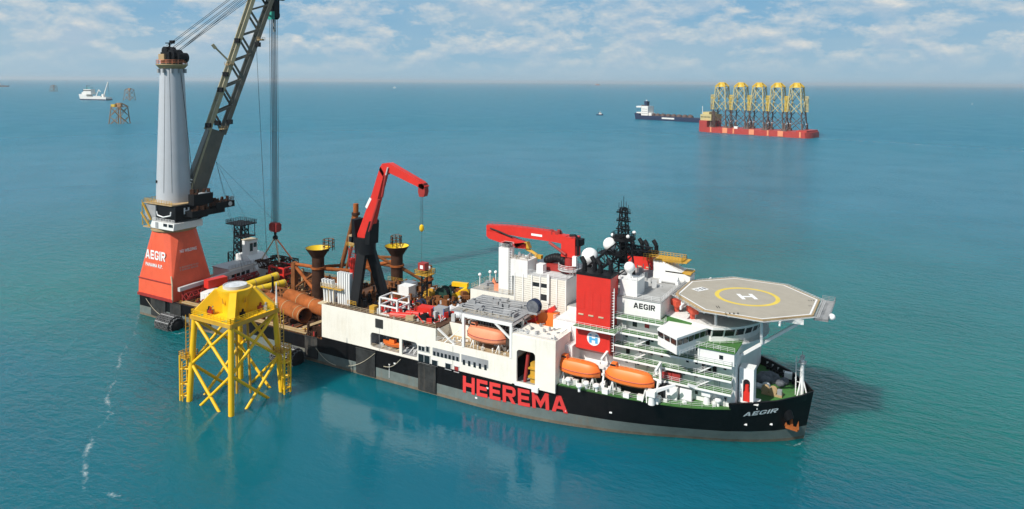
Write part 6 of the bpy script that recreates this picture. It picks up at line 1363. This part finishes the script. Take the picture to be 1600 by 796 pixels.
def aft_house():
    t = thing('aft_deckhouse', 'low white deckhouse with dark windows behind the red container', 'deckhouse', (11.5, 2, 6.5))
    b = MB(); b.box(8.0, 16.2, -2.4, 7.6, 6.5, 12.0); w = b.build('wall', 'white2', t); MB().box(7.8, 16.5, -2.7, 7.9, 12.0, 12.25).build('roof', 'grey_light', t)
    for k in range(4): MB().box(16.22, 16.3, -1.4 + k * 2.0, 0.0 + k * 2.0, 9.0, 11.0).build('window', 'glass', w)
    MB().rail([(16.4, -2.6, 12.25), (16.4, 7.8, 12.25)], 1.0, 1.3, 0.06).build('railing', 'grey', t)
    t = thing('aft_deckhouse', 'white windowed cabin on a stepped base near the lifting frame', 'deckhouse', (12, 12, 6.5))
    MB().extr([(6.5, 8.2, 6.5), (17.5, 8.2, 6.5), (17.5, 8.2, 9.8), (12.5, 8.2, 14.0), (6.5, 8.2, 14.0)], (0, 7.4, 0)).build('base', 'white2', t)
    b = MB(); b.box(9.2, 12.6, 8.8, 12.6, 14.0, 19.2); w = b.build('cabin', 'white2', t); MB().box(12.62, 12.7, 9.3, 10.5, 15.4, 18.2).build('window', 'glass', w); MB().box(12.62, 12.7, 10.9, 12.2, 16.6, 18.2).build('window', 'glass', w); MB().box(9.0, 12.8, 8.6, 12.8, 19.2, 19.4).build('roof', 'cream', t)
aft_house()
def black_tower():
    x, y = 0.8, 15.4
    t = thing('lattice_tower', 'black lattice stair tower with square top platform behind the deckhouse', 'tower', (x, y, 6.5))
    MB().lattice((x, y, 6.5), (x, y, 23.0), 4.0, 3.4, 7, 0.26, 0.17, side=(1, 0, 0)).build('frame', 'black_steel', t); b = MB()
    for k in range(5): z = 7 + k * 2.6; s = 1 if k % 2 else -1; b.beam((x - 1.6 * s, y - 1, z), (x + 1.6 * s, y - 1, z + 2.5), 0.9, 0.2)
    b.build('stair', 'black_steel', t)
    MB().box(x - 4.4, x + 4.4, y - 3.4, y + 3.4, 23.0, 23.4).build('top_platform', 'black_steel', t); MB().rail([(x - 4.3, y - 3.3, 23.4), (x + 4.3, y - 3.3, 23.4), (x + 4.3, y + 3.3, 23.4), (x - 4.3, y + 3.3, 23.4), (x - 4.3, y - 3.3, 23.4)], 1.2, 1.1, 0.07).build('railing', 'black_steel', t)
    MB().box(x - 1, x + 4.6, y - 2.4, y + 2.6, 18.6, 18.9).build('middle_platform', 'black_steel', t); b = MB()
    for dx in (-0.8, 4.4):
        for dy in (-2.2, 2.4): b.tube((x + dx, y + dy, 18.9), (x + dx, y + dy, 23.0), 0.13, n=4)
    b.build('hanger', 'black_steel', t, kind='stuff')
    MB().lattice((x - 2.6, y - 2.6, 6.5), (x - 2.6, y - 2.6, 12.6), 1.8, 1.8, 3, 0.18, 0.12).build('lower_frame', 'black_steel', t)
black_tower()
t = cage(23.6, 30.6, 8.2, 13.6, 6.9, 5.0, 'red', 'bright red open frame holding a hose drum on the aft deck', r=0.28); MB().lathe((26.8, 9.4, 9.4), [(1.9, 0), (1.9, 0.2), (1.1, 0.25), (1.1, 2.8), (1.9, 2.85), (1.9, 3.0)], 18, 'y').build('drum', 'red_dark', t)
# rusty steel triangles stacked on the deck
for k in range(9):
    x, y = 36.5 + (k % 5) * 4.2 + random.uniform(-.5, .5), -6.4 + (k // 5) * 4.0; z = 7.0; r_ = 0.24
    t = thing('grillage_frame', 'rusty triangular grillage frame lying on the aft deck', 'frame', (x, y, z), 'rusty frames on the aft deck')
    a_, b_, c_, d_ = Vector((x - 2, y - 1.6, z + .25)), Vector((x + 2, y - 1.4, z + .25)), Vector((x + 1.8, y + 1.6, z + 1.9)), Vector((x - 1.9, y + 1.4, z + 1.9))
    for p, q in ((a_, b_), (b_, c_), (c_, d_), (d_, a_), (a_, c_), (b_, d_)): MB().beam(p, q, 0.36, 0.42).build('bar', 'rust', t)
# pile template: columns with yellow-lined funnels joined by rusty braces
def template():
    t = thing('pile_template', 'tall rusty pile template with two yellow-lined funnels behind the knuckle crane', 'template', (62, 9, 6.5))
    A_, B_ = (52.7, 2.0), (73.8, 15.0)
    for (x, y), z1 in ((A_, 20.2), (B_, 20.8)):
        MB().lathe((x, y, 0), [(1.9, 6.5), (1.9, z1)], 24).build('column', 'rust_dark', t); MB().lathe((x, y, 0), [(2.3, z1 - 3.6), (2.3, z1 - 3.0)], 24).build('collar', 'rust_orange', t)
        m = MB(); n = 28; vs = []
        for rr, z in ((1.95, z1), (3.9, z1 + 3.0), (3.75, z1 + 3.0)): vs += [(x + rr * math.cos(2 * math.pi * i / n), y + rr * math.sin(2 * math.pi * i / n), z) for i in range(n)]
        m.add(vs, [(k * n + i, k * n + (i + 1) % n, (k + 1) * n + (i + 1) % n, (k + 1) * n + i) for k in range(2) for i in range(n)]); fu = m.build('funnel', 'rust_dark', t)
        m = MB(); vs = []
        for rr, z in ((3.75, z1 + 2.98), (1.8, z1 + 0.2)): vs += [(x + rr * math.cos(2 * math.pi * i / n), y + rr * math.sin(2 * math.pi * i / n), z) for i in range(n)]
        m.add(vs, [(i, (i + 1) % n, n + (i + 1) % n, n + i) for i in range(n)] + [tuple(range(n, 2 * n))]); m.build('funnel_lining', 'yellow_pipe', fu)
        s = -1 if y > 10 else 1
        MB().rail([(x + s * 2.2 + 1.7 * math.cos(q), y + 2.4 + 1.7 * math.sin(q), z1 + 2.0) for q in [i * math.pi / 4 for i in range(9)]], 3.4, 1.3, 0.12, 3).build('guard_cage', 'rust', fu)
    posts = [((62.2, 8.0), 6.5, 33.0, 0.5)]
    MB().tube((55.5, 6.5, 8.0), (62.3, 8.0, 33.2), 0.7, n=10).build('inclined_tube', 'rust', t); MB().tube((57.2, 7.5, 8.0), (63.0, 8.4, 30.5), 0.45, n=10).build('inclined_tube', 'rust', t)
    MB().tube((62.9, 8.1, 32.0), (63.0, 8.1, 37.2), 0.85, n=12).build('pile_head', 'rust_orange', t); MB().tube((62.9, 8.1, 33.6), (62.9, 8.1, 34.4), 1.3, n=12).build('pile_collar', 'rust_dark', t)
    C_ = (83.0, 19.6)
    MB().tube((C_[0], C_[1], 6.5), (C_[0], C_[1], 17.6), 1.0, n=14).build('post', 'rust', t); MB().tube((C_[0], C_[1], 13.0), (C_[0], C_[1], 13.6), 1.5, n=14).build('post_collar', 'rust_orange', t)
    E_ = (40.6, 3.6); 
    MB().beam((E_[0], E_[1], 6.5), (E_[0], E_[1], 16.6), 1.6, 1.6, side=(1, 0, 0)).build('post', 'rust', t); MB().beam((E_[0] + 2.6, E_[1] + 1, 6.5), (E_[0] + 2.6, E_[1] + 1, 14.6), 0.7, 0.7, side=(1, 0, 0)).build('post', 'tan_paint', t)
    def br(a_, za, b_, zb, r): MB().tube((*a_, za), (*b_, zb), r, n=10).build('brace', 'rust_orange' if r > 0.5 else 'rust', t)
    M_ = (63.0, 8.4)
    br(A_, 16.6, M_, 15.6, 0.6); br(M_, 16.0, B_, 19.2, 0.6); br(A_, 16.8, E_, 16.0, 0.55); br(B_, 17.6, C_, 11.6, 0.5); br(B_, 9.0, C_, 13.0, 0.5); br(M_, 19.6, B_, 9.0, 0.55); br(M_, 24.0, (71, 13.4), 8.0, 0.6); br(M_, 15.6, (60, 8), 7.0, 0.5); br(E_, 15.6, A_, 8.0, 0.55); br(E_, 8.0, A_, 16.0, 0.4); br(A_, 8.5, M_, 15.4, 0.5); br((66, 10.2), 22.0, (79, 17.5), 14.4, 0.45); br(B_, 20.0, M_, 20.4, 0.45); br((58, 22), 14.6, A_, 17.0, 0.5); br((58, 22), 14.6, B_, 17.0, 0.5)
    MB().tube((58, 22, 6.5), (58, 22, 16), 0.9, n=12).build('post', 'rust', t)
template()
t = thing('red_riser', 'slim red column standing behind the black crane pedestal', 'column', (66.5, 2.5, 6.5)); MB().tube((66.5, 2.5, 6.5), (66.5, 2.5, 21.5), 0.8, n=12).build('shaft', 'red', t); MB().lattice((66.5, 2.5, 19.0), (66.5, 2.5, 24.5), 2.0, 2.0, 3, 0.16, 0.1).build('head_frame', 'red_dark', t)
t = thing('deck_post', 'thin dark post standing upright among the rusty frames', 'post', (45.0, -9.4, 6.5)); MB().tube((45, -9.4, 6.5), (45, -9.4, 15.5), 0.35, n=8).build('shaft', 'black_steel', t); MB().tube((42.5, -10.5, 6.6), (45, -9.4, 12.0), 0.16, n=6).build('prop', 'grey', t)
# gear at the corner where the aft deck meets the white plating
clutter('corner_clutter', 'dark hoses and frames at the aft corner of the white plating', 72.5, 78.6, -22.9, -20.2, 6.9, 60, 'rust_dark', 1.2, 3.2, 21)
clutter('corner_clutter', 'red brown gear by the aft corner of the white plating', 75.2, 78.6, -22.6, -19, 6.9, 30, 'red_dark', 1.2, 2.2, 22)
t = thing('corner_brace', 'tan slanting brace at the aft corner of the white plating', 'brace', (75.6, -22.4, 6.9)); MB().beam((71.5, -22.5, 8.4), (78.9, -22.5, 11.6), 0.4, 0.6).build('bar', 'tan_paint', t); MB().tube((72.2, -22.5, 6.9), (72.2, -22.5, 8.6), 0.18, n=6).build('foot', 'rust', t)
# ------------------------------------------------------------------ far ships, far foundations
def place(o, p, rz): o.location = (p[0], p[1], 0); o.rotation_euler = (0, 0, rz)
paint('far_yellow', (0.62, 0.42, 0.05), 0.5, 0.1); paint('far_cream', (0.50, 0.42, 0.20), 0.6, 0.1); paint('far_dark', (0.10, 0.065, 0.055), 0.7, 0.2); paint('far_red', (0.42, 0.05, 0.04), 0.5, 0.15, 0.2, (0.25, 0.04, 0.03)); paint('far_white', (0.72, 0.70, 0.66), 0.5, 0.08); paint('far_brown', (0.30, 0.17, 0.08), 0.7, 0.2)
def far_jacket(h0, z0, z1, zsplit, w0, w1, lab, group=None, split=True, mats=('far_dark', 'far_cream', 'far_yellow')):
    """jacket of wind-turbine size built round the origin; feet at z0"""
    j = thing('jacket_foundation', lab, 'foundation', (0, 0, 0), group); sg = [(-1, -1), (1, -1), (1, 1), (-1, 1)]
    def leg(i, z): h = w0 + (w1 - w0) * (z - z0) / (z1 - z0); return Vector((sg[i][0] * h, sg[i][1] * h, z))
    def seg(a_, b_, nm, r):
        # lower part dark, upper part cream
        if a_.z > b_.z: a_, b_ = b_, a_
        if split and a_.z < zsplit < b_.z:
            t = (zsplit - a_.z) / (b_.z - a_.z); m = a_.lerp(b_, t); MB().tube(a_, m, r, n=6).build(nm, mats[0], j); MB().tube(m, b_, r, n=6).build(nm, mats[1], j)
        else: MB().tube(a_, b_, r, n=6).build(nm, mats[0] if split and b_.z <= zsplit else mats[1], j)
    for i in range(4): seg(leg(i, z0), leg(i, z1), 'leg', 0.85)
    nb = 3 if z1 - z0 > 45 else 2; zs = [z0 + (z1 - z0) * k / nb for k in range(nb + 1)]
    for i in range(4):
        for a_, b_ in zip(zs[:-1], zs[1:]): seg(leg(i, a_), leg((i + 1) % 4, b_), 'brace', 0.5); seg(leg((i + 1) % 4, a_), leg(i, b_), 'brace', 0.5)
    MB().box(-w1 - 1, w1 + 1, -w1 - 1, w1 + 1, z1, z1 + 0.9).build('platform', mats[2], j)
    MB().lathe((0, 0, 0), [(5.6, z1 + 0.9), (4.6, z1 + 3), (4.4, z1 + 6.5), (3.6, z1 + 7.2)], 16).build('transition_column', mats[2], j)
    for i in range(4): MB().beam(leg(i, z1 + 0.9) + Vector((0, 0, 0)), (sg[i][0] * 2.6, sg[i][1] * 2.6, z1 + 6.3), 1.6, 2.2).build('arm', mats[2], j)
    return j
def hlv():
    A_, B_ = pZ(1088, 206, 0), pZ(1262, 217, 0); d = Vector((B_.x - A_.x, B_.y - A_.y, 0)); L_ = d.length; rz = math.atan2(d.y, d.x); ca, sa = math.cos(rz), math.sin(rz)
    def Wp(u, v): return (A_.x + u * ca - v * sa, A_.y + u * sa + v * ca)
    t = thing('heavy_lift_ship', 'red semi-submersible transport ship carrying a row of yellow jackets', 'ship', (0, 0, 0)); Bm = 44.0
    b = MB(); b.prism([(18, 0), (L_ - 4, 0), (L_, 6), (L_, Bm - 6), (L_ - 4, Bm), (18, Bm)], -2, 8.0); b.build('cargo_hull', 'far_red', t)
    b = MB(); b.extr([(0, 8, -2), (0, Bm - 8, -2), (18, Bm, -2), (18, 0, -2)], (0, 0, 20)); b.build('forecastle', 'far_red', t)
    b = MB(); b.box(3, 22, 6, Bm - 6, 18, 27.5); b.box(5, 16, 10, Bm - 10, 27.5, 31); hs = b.build('accommodation', 'far_cream', t)
    for k in range(7): MB().box(4 + k * 2.5, 5.4 + k * 2.5, 5.85, 6.0, 22.5, 24.2).build('window', 'glass', hs)
    for u, h in ((2, 40), (17, 44)): MB().tube((u + 1, 12, 27), (u + 1, 12, h), 0.5, n=6).build('mast', 'far_white' if u < 9 else 'far_dark', t)
    for k, u in enumerate((24, 45, 62, 88, 116, 132, L_ - 12)): MB().box(u, u + (8 if k % 2 else 2.4), -0.6, 0.0, 0.6, 8.6).build('side_casing', 'orange_fade', t)
    MB().box(63, 69, 1.0, 5.0, 8.0, 11.5).build('deck_house', 'far_white', t)
    MB().box(L_ - 18, L_ - 3, 3, Bm - 3, 8.0, 10.5).build('stern_box', 'far_red', t)
    b = MB(); b.lattice((28, 4, 8), (28, 4, 33), 3, 1.2, 6, 0.5, 0.3); b.build('crane_post', 'far_dark', t)
    place(t, (A_.x, A_.y), rz)
    g = 'jackets carried on the red transport ship'
    proto = far_jacket(0, 0, 62, 27, 12.0, 7.4, 'tall jacket with dark lower legs and yellow top on the red transport ship', g)
    for i in range(4):
        s = [(-1, -1), (1, -1), (1, 1), (-1, 1)][i]
        MB().lathe((s[0] * 12.0, s[1] * 12.0, 0), [(3.6, -0.4), (2.6, 1.4), (1.4, 3.4), (1.4, 11)], 10).build('foot', 'far_dark', proto); MB().tube((s[0] * 11.5, s[1] * 11.5, 9), (s[0] * 11.5, s[1] * 11.5, 10.4), 1.5, n=10).build('foot_band', 'far_white', proto)
    for sx_, sy_ in ((-1, -1), (1, 1)):
        b = MB(); x0 = sx_ * 12.5; y0 = sy_ * 6
        b.box(x0 - 2.2, x0 + 2.2, y0 - 2.4, y0 + 2.4, 45, 46)
        for a_ in (-1.8, 0, 1.8):
            for c_ in (-2, 2): b.tube((x0 + a_, y0 + c_, 27), (x0 + a_, y0 + c_, 50), 0.38, n=5)
        for z in (28, 33, 38, 43, 49): b.box(x0 - 2, x0 + 2, y0 - 2.1, y0 - 1.8, z, z + 0.6); b.box(x0 - 2, x0 + 2, y0 + 1.8, y0 + 2.1, z, z + 0.6)
        b.build('boat_landing', 'far_yellow' if sx_ < 0 else 'far_cream', proto)
    cs = [(1128, 207), (1157, 209), (1186, 211), (1215, 213), (1244, 215)]; first = True
    for px, py in cs:
        q = pZ(px, py, 4.0); u = (q.x - A_.x) * ca + (q.y - A_.y) * sa; p = Wp(u, Bm * 0.5)
        # slide along the deck so that the middle of the jacket keeps its column in the picture
        best = None
        for k in range(-40, 41):
            uu = u + k; w = Wp(uu, Bm * 0.5); v = Vector((w[0], w[1], 40)) - CAM; sx_ = W / 2 + FPX * v.dot(CR) / v.dot(CF)
            if best is None or abs(sx_ - px) < best[0]: best = (abs(sx_ - px), w)
        o = proto if first else copy_tree(proto); first = False
        o['label'] = ('jacket standing next to the accommodation house of the red transport ship', 'second jacket from the accommodation house on the red transport ship', 'middle jacket of the five on the red transport ship', 'fourth jacket from the accommodation house on the red transport ship', 'jacket at the flat stern end of the red transport ship')[cs.index((px, py))]
        o.location = (best[1][0], best[1][1], 8.4); o.rotation_euler = (0, 0, rz + 0.12)
hlv()
def carrier():
    A_, B_ = pZ(993, 186.5, 0), pZ(1092, 192, 0); d = Vector((B_.x - A_.x, B_.y - A_.y, 0)); L_ = d.length + 20; rz = math.atan2(d.y, d.x)
    t = thing('cargo_ship', 'dark blue cargo ship with white bridge near the red transport ship', 'ship', (0, 0, 0)); Bm = 26
    b = MB(); b.extr([(0, 0, -2), (4, 0, -2), (L_, 0, -2), (L_, 0, 8), (10, 0, 8.6), (8, 0, 12.5), (-3, 0, 13)], (0, Bm, 0)); b.build('hull', 'dark_blue', t)
    b = MB(); b.box(12, 29, 3, Bm - 3, 8.5, 28); b.box(-1, 12, 4, Bm - 4, 12.6, 15); b.box(-1, 13, 3, Bm - 3, 24.5, 27.6); b.box(29, 36, 6, Bm - 6, 8.5, 14); s = b.build('superstructure', 'far_white', t)
    MB().box(11.9, 12.0, 4, Bm - 4, 25.2, 26.6).build('bridge_window', 'glass', s)
    for k in range(6):
        for r in range(3): MB().box(14 + k * 2.4, 15.2 + k * 2.4, 2.9, 2.98, 12 + r * 4.5, 13.2 + r * 4.5).build('window', 'glass', s)
    MB().box(8.5, 11.5, 8, 14, 15, 30).build('funnel', 'far_dark', t)
    b = MB(); b.box(15, 22, 9, 11, 28, 36); b.box(15, 22, 15, 17, 28, 36); b.box(14.5, 22.5, 9, 17, 36, 37.5); b.build('gantry', 'dark_blue', t); MB().ball((18, 13, 39), 1.6).build('dome', 'dome', t)
    for k in range(8):
        u = 34 + k * 13; 
        if u > L_ - 8: break
        MB().lathe((u, Bm / 2, 8.2), [(6.2, 0), (6.2, 1.5), (4.6, 4.2), (1.5, 5.4)], 12).build('cargo_hatch', 'far_dark', t)
    MB().box(66, 96, -0.12, 0.0, 3.5, 6.5).build('side_lettering', 'far_white', t)
    place(t, (A_.x, A_.y), rz)
carrier()
def tug(p, rz, s, lab, hullm, housem):
    t = thing('small_boat', lab, 'boat', (0, 0, 0))
    b = MB(); b.extr([(-8, 0, -0.6), (7, 0, -0.6), (9.5, 0, 3.6), (5, 0, 2.6), (-8.5, 0, 2.2)], (0, 5.4, 0)); b.build('hull', hullm, t)
    b = MB(); b.box(-2, 4.5, 0.8, 4.6, 2.4, 5.0); b.box(-0.5, 3.5, 1.2, 4.2, 5.0, 7.6); w = b.build('wheelhouse', housem, t); MB().box(-0.3, 3.3, 1.08, 1.18, 5.8, 7.0).build('window', 'glass', w)
    MB().tube((1, 2.7, 7.6), (1, 2.7, 12.5), 0.25, n=5).build('mast', housem, t); MB().tube((-2.5, 2.7, 5), (-3, 2.7, 7.6), 0.6, n=8).build('funnel', 'far_dark', t)
    place(t, p, rz); t.scale = (s, s, s)
q = pZ(937, 180.5, 0); tug((q.x, q.y), 0.45, 0.95, 'small dark tug with white wheelhouse alone on open water', 'dark_blue', 'far_white')
q = pZ(616, 138, 0); tug((q.x, q.y), 0.6, 2.0, 'tiny white vessel far off near the horizon', 'far_white', 'far_white')
def construction_ship():
    A_, B_ = pZ(124, 156.5, 0), pZ(176, 157.5, 0); d = Vector((B_.x - A_.x, B_.y - A_.y, 0)); L_ = d.length; rz = math.atan2(d.y, d.x)
    t = thing('supply_ship', 'distant white work ship with cranes at the far left', 'ship', (0, 0, 0)); Bm = 26
    b = MB(); b.extr([(4, 0, -2), (L_ * 0.8, 0, -2), (L_ * 0.8, 0, 11), (34, 0, 12), (30, 0, 20), (-3, 0, 21), (0, 0, 12)], (0, Bm, 0)); b.build('hull', 'far_white', t)
    MB().extr([(3.5, -0.3, -2), (L_ * 0.81, -0.3, -2), (L_ * 0.81, -0.3, 4), (2.4, -0.3, 4)], (0, Bm + 0.6, 0)).build('hull_band', 'dark_blue', t)
    b = MB(); b.box(8, 50, 3, Bm - 3, 20, 28); b.box(14, 48, 4, Bm - 4, 28, 38); s = b.build('superstructure', 'far_white', t); MB().box(12, 50, 3.8, 4.0, 32, 35).build('bridge_window', 'glass', s)
    MB().prism([(18 + 0, 6), (42, 6), (42, 20), (18, 20)], 42, 43.5).build('helideck', 'teal', t)
    b = MB(); b.tube((22, 12, 38), (22, 12, 52), 0.8, n=6); b.box(19, 34, 11, 13, 49, 50.5); b.build('mast', 'far_dark', t)
    MB().beam((62, 12, 12), (76, 12, 37), 2.0, 2.4).build('crane_boom', 'far_white', t); MB().beam((76, 12, 37), (84, 12, 30), 1.8, 2.0).build('crane_boom', 'far_white', t)
    MB().beam((96, 12, 12), (118, 12, 64), 2.4, 3.0).build('crane_boom', 'far_white', t); MB().box(92, 100, 8, 16, 11, 22).build('crane_house', 'far_white', t); MB().box(58, 92, 4, 22, 11, 15).build('deck_gear', 'grey_light', t)
    MB().tube((118, 12, 64), (122, 12, 18), 0.5, n=5).build('hoist_rope', 'far_dark', t)
    place(t, (A_.x, A_.y), rz)
    q = pZ(171, 157.5, 0); j = far_jacket(0, 0, 36, 0, 14, 10, 'hazy jacket beside the distant white work ship', None, False, ('far_dark', 'far_brown', 'far_brown')); j.location = (q.x + 20, q.y + 60, 0); j.rotation_euler = (0, 0, 0.3)
construction_ship()
q = pZ(187, 193.5, 0); j = far_jacket(0, -3, 28, 0, 11.5, 8.8, 'brown weathered jacket standing alone left of the crane column', None, False, ('far_dark', 'far_brown', 'far_brown')); MB().box(-9, -2, -9, -4, 29, 33).build('platform_house', 'far_yellow', j); MB().box(4, 8, -9, -6, 24, 27).build('hung_stage', 'far_dark', j); j.location = (q.x, q.y, 0); j.rotation_euler = (0, 0, 0.35)
q = pZ(84, 143.5, 0); j = far_jacket(0, -3, 30, 0, 14, 11, 'faint jacket far away near the horizon', None, False, ('far_dark', 'far_brown', 'far_brown')); j.location = (q.x, q.y, 0); j.rotation_euler = (0, 0, 0.2)
q = pZ(933, 133.6, 0); t = thing('container_ship', 'faint reddish container ship on the horizon', 'ship', (0, 0, 0)); MB().extr([(-90, 0, -2), (85, 0, -2), (95, 0, 14), (-92, 0, 14)], (0, 30, 0)).build('hull', 'far_red', t); MB().box(-50, 75, 2, 28, 14, 34).build('container_stack', 'far_brown', t); MB().box(-85, -65, 3, 27, 14, 46).build('superstructure', 'far_white', t); place(t, (q.x, q.y), -0.53)
q = pZ(3, 136, 0); t = thing('container_ship', 'faint ship on the horizon at the far left edge', 'ship', (0, 0, 0)); MB().extr([(-50, 0, -2), (45, 0, -2), (55, 0, 12), (-52, 0, 12)], (0, 20, 0)).build('hull', 'far_dark', t); MB().box(-45, -25, 3, 17, 12, 34).build('superstructure', 'far_white', t); place(t, (q.x, q.y), 0.4)
q = pZ(1519, 163.5, 0); t = thing('marker_buoy', 'tiny pale marker buoy on open water right of the transport ship', 'buoy', (q.x, q.y, 0)); MB().lathe((q.x, q.y, 0), [(1.6, -0.6), (2.2, 0.2), (2.0, 1.2), (0.8, 1.8)], 14).build('float', 'far_white', t); MB().lattice((q.x, q.y, 1.6), (q.x, q.y, 6.0), 1.4, 0.5, 3, 0.14, 0.1).build('tower', 'far_white', t); MB().ball((q.x, q.y, 6.4), 0.6).build('lamp', 'far_yellow', t)

# ------------------------------------------------------------------ foam
def foam_mat():
    m = bpy.data.materials.new('foam'); m.use_nodes = True; nt = m.node_tree; L = nt.links.new; b = nt.nodes['Principled BSDF']; b.inputs['Base Color'].default_value = (0.75, 0.82, 0.82, 1); b.inputs['Roughness'].default_value = 0.8
    geo = N(nt, 'ShaderNodeNewGeometry'); uv = N(nt, 'ShaderNodeUVMap')
    n1 = N(nt, 'ShaderNodeTexNoise', i_Scale=0.9, i_Detail=7.0, i_Roughness=0.75, i_Distortion=0.8); L(geo.outputs['Position'], n1.inputs['Vector'])
    n2 = N(nt, 'ShaderNodeTexNoise', i_Scale=0.12, i_Detail=2.0); L(geo.outputs['Position'], n2.inputs['Vector'])
    a = N(nt, 'ShaderNodeMath', operation='MULTIPLY'); L(n1.outputs[0], a.inputs[0]); L(n2.outputs[0], a.inputs[1])
    sep = N(nt, 'ShaderNodeSeparateXYZ'); L(uv.outputs[0], sep.inputs[0])
    e1 = N(nt, 'ShaderNodeMath', operation='PINGPONG', i_1=0.5); L(sep.outputs[1], e1.inputs[0])
    e2 = N(nt, 'ShaderNodeMath', operation='MULTIPLY'); L(e1.outputs[0], e2.inputs[0]); L(a.outputs[0], e2.inputs[1])
    r = ramp(nt, [(0.10, G(0)), (0.2, G(0.45))]); L(e2.outputs[0], r.inputs[0]); L(r.outputs[0], b.inputs['Alpha']); MATS['foam'] = m
foam_mat()
def foam(pts, w, lab, z=0.03):
    P = [pZ(x, y, z) for x, y in pts]; vs = []; fs = []; us = []; n = len(P)
    fine = []
    for a_, b_ in zip(P[:-1], P[1:]):
        for k in range(4): fine.append(a_.lerp(b_, k / 4))
    fine.append(P[-1])
    for i, p in enumerate(fine):
        a_ = fine[max(0, i - 1)]; b_ = fine[min(len(fine) - 1, i + 1)]; d = (b_ - a_).normalized(); s = Vector((-d.y, d.x, 0)); ww = w * (0.6 + 0.7 * random.random())
        vs += [p - s * ww / 2, p + s * ww / 2]; us += [(i / len(fine), 0), (i / len(fine), 1)]
    fs = [(2 * i, 2 * i + 2, 2 * i + 3, 2 * i + 1) for i in range(len(fine) - 1)]
    me = bpy.data.meshes.new('sea_foam'); me.from_pydata([tuple(v) for v in vs], [], fs); me.materials.append(MATS['foam']); uvl = me.uv_layers.new(name='UVMap')
    for l in me.loops: uvl.data[l.index].uv = us[l.vertex_index]
    o = bpy.data.objects.new('sea_foam', me); COL.objects.link(o); o['kind'] = 'stuff'; o['label'] = lab; o['category'] = 'foam'
foam([(219, 488), (214, 505), (208, 525), (188, 556), (186, 572), (181, 592), (166, 622), (174, 645), (163, 660), (146, 676), (142, 690), (136, 705), (131, 722), (134, 745), (131, 768)], 4.0, 'thin winding foam line on the water left of the yellow jacket')
foam([(128, 768), (150, 768), (170, 772), (188, 776)], 3.0, 'short foam streak at the end of the winding foam line')
foam([(1266, 216), (1310, 219), (1400, 224), (1500, 231), (1600, 237), (1690, 243)], 22.0, 'pale wake trailing from the red transport ship')
foam([(255, 516), (275, 522), (292, 519)], 3.0, 'foam at the foot of the fender by the red crane base')
foam([(1228, 694), (1240, 697), (1258, 690)], 3.0, 'foam under the stem of the big ship')
foam([(124, 158), (110, 161), (95, 164)], 30.0, 'pale wake beside the distant white work ship')

# ------------------------------------------------------------------ haze
def haze():
    m = bpy.data.materials.new('haze'); m.use_nodes = True; nt = m.node_tree
    for n in list(nt.nodes):
        if n.type == 'BSDF_PRINCIPLED': nt.nodes.remove(n)
    v = nt.nodes.new('ShaderNodeVolumePrincipled'); v.inputs['Color'].default_value = (0.80, 0.92, 1.0, 1); v.inputs['Density'].default_value = HAZE; v.inputs['Anisotropy'].default_value = 0.2
    nt.links.new(v.outputs[0], nt.nodes['Material Output'].inputs['Volume']); MATS['haze'] = m
    R = 61000; o = MB().box(-R, R, -R, R, -6, 130).build('haze', 'haze', None, smooth=False, kind='stuff'); o['label'] = 'pale sea haze over the water'
HAZE = 0.000045
haze()
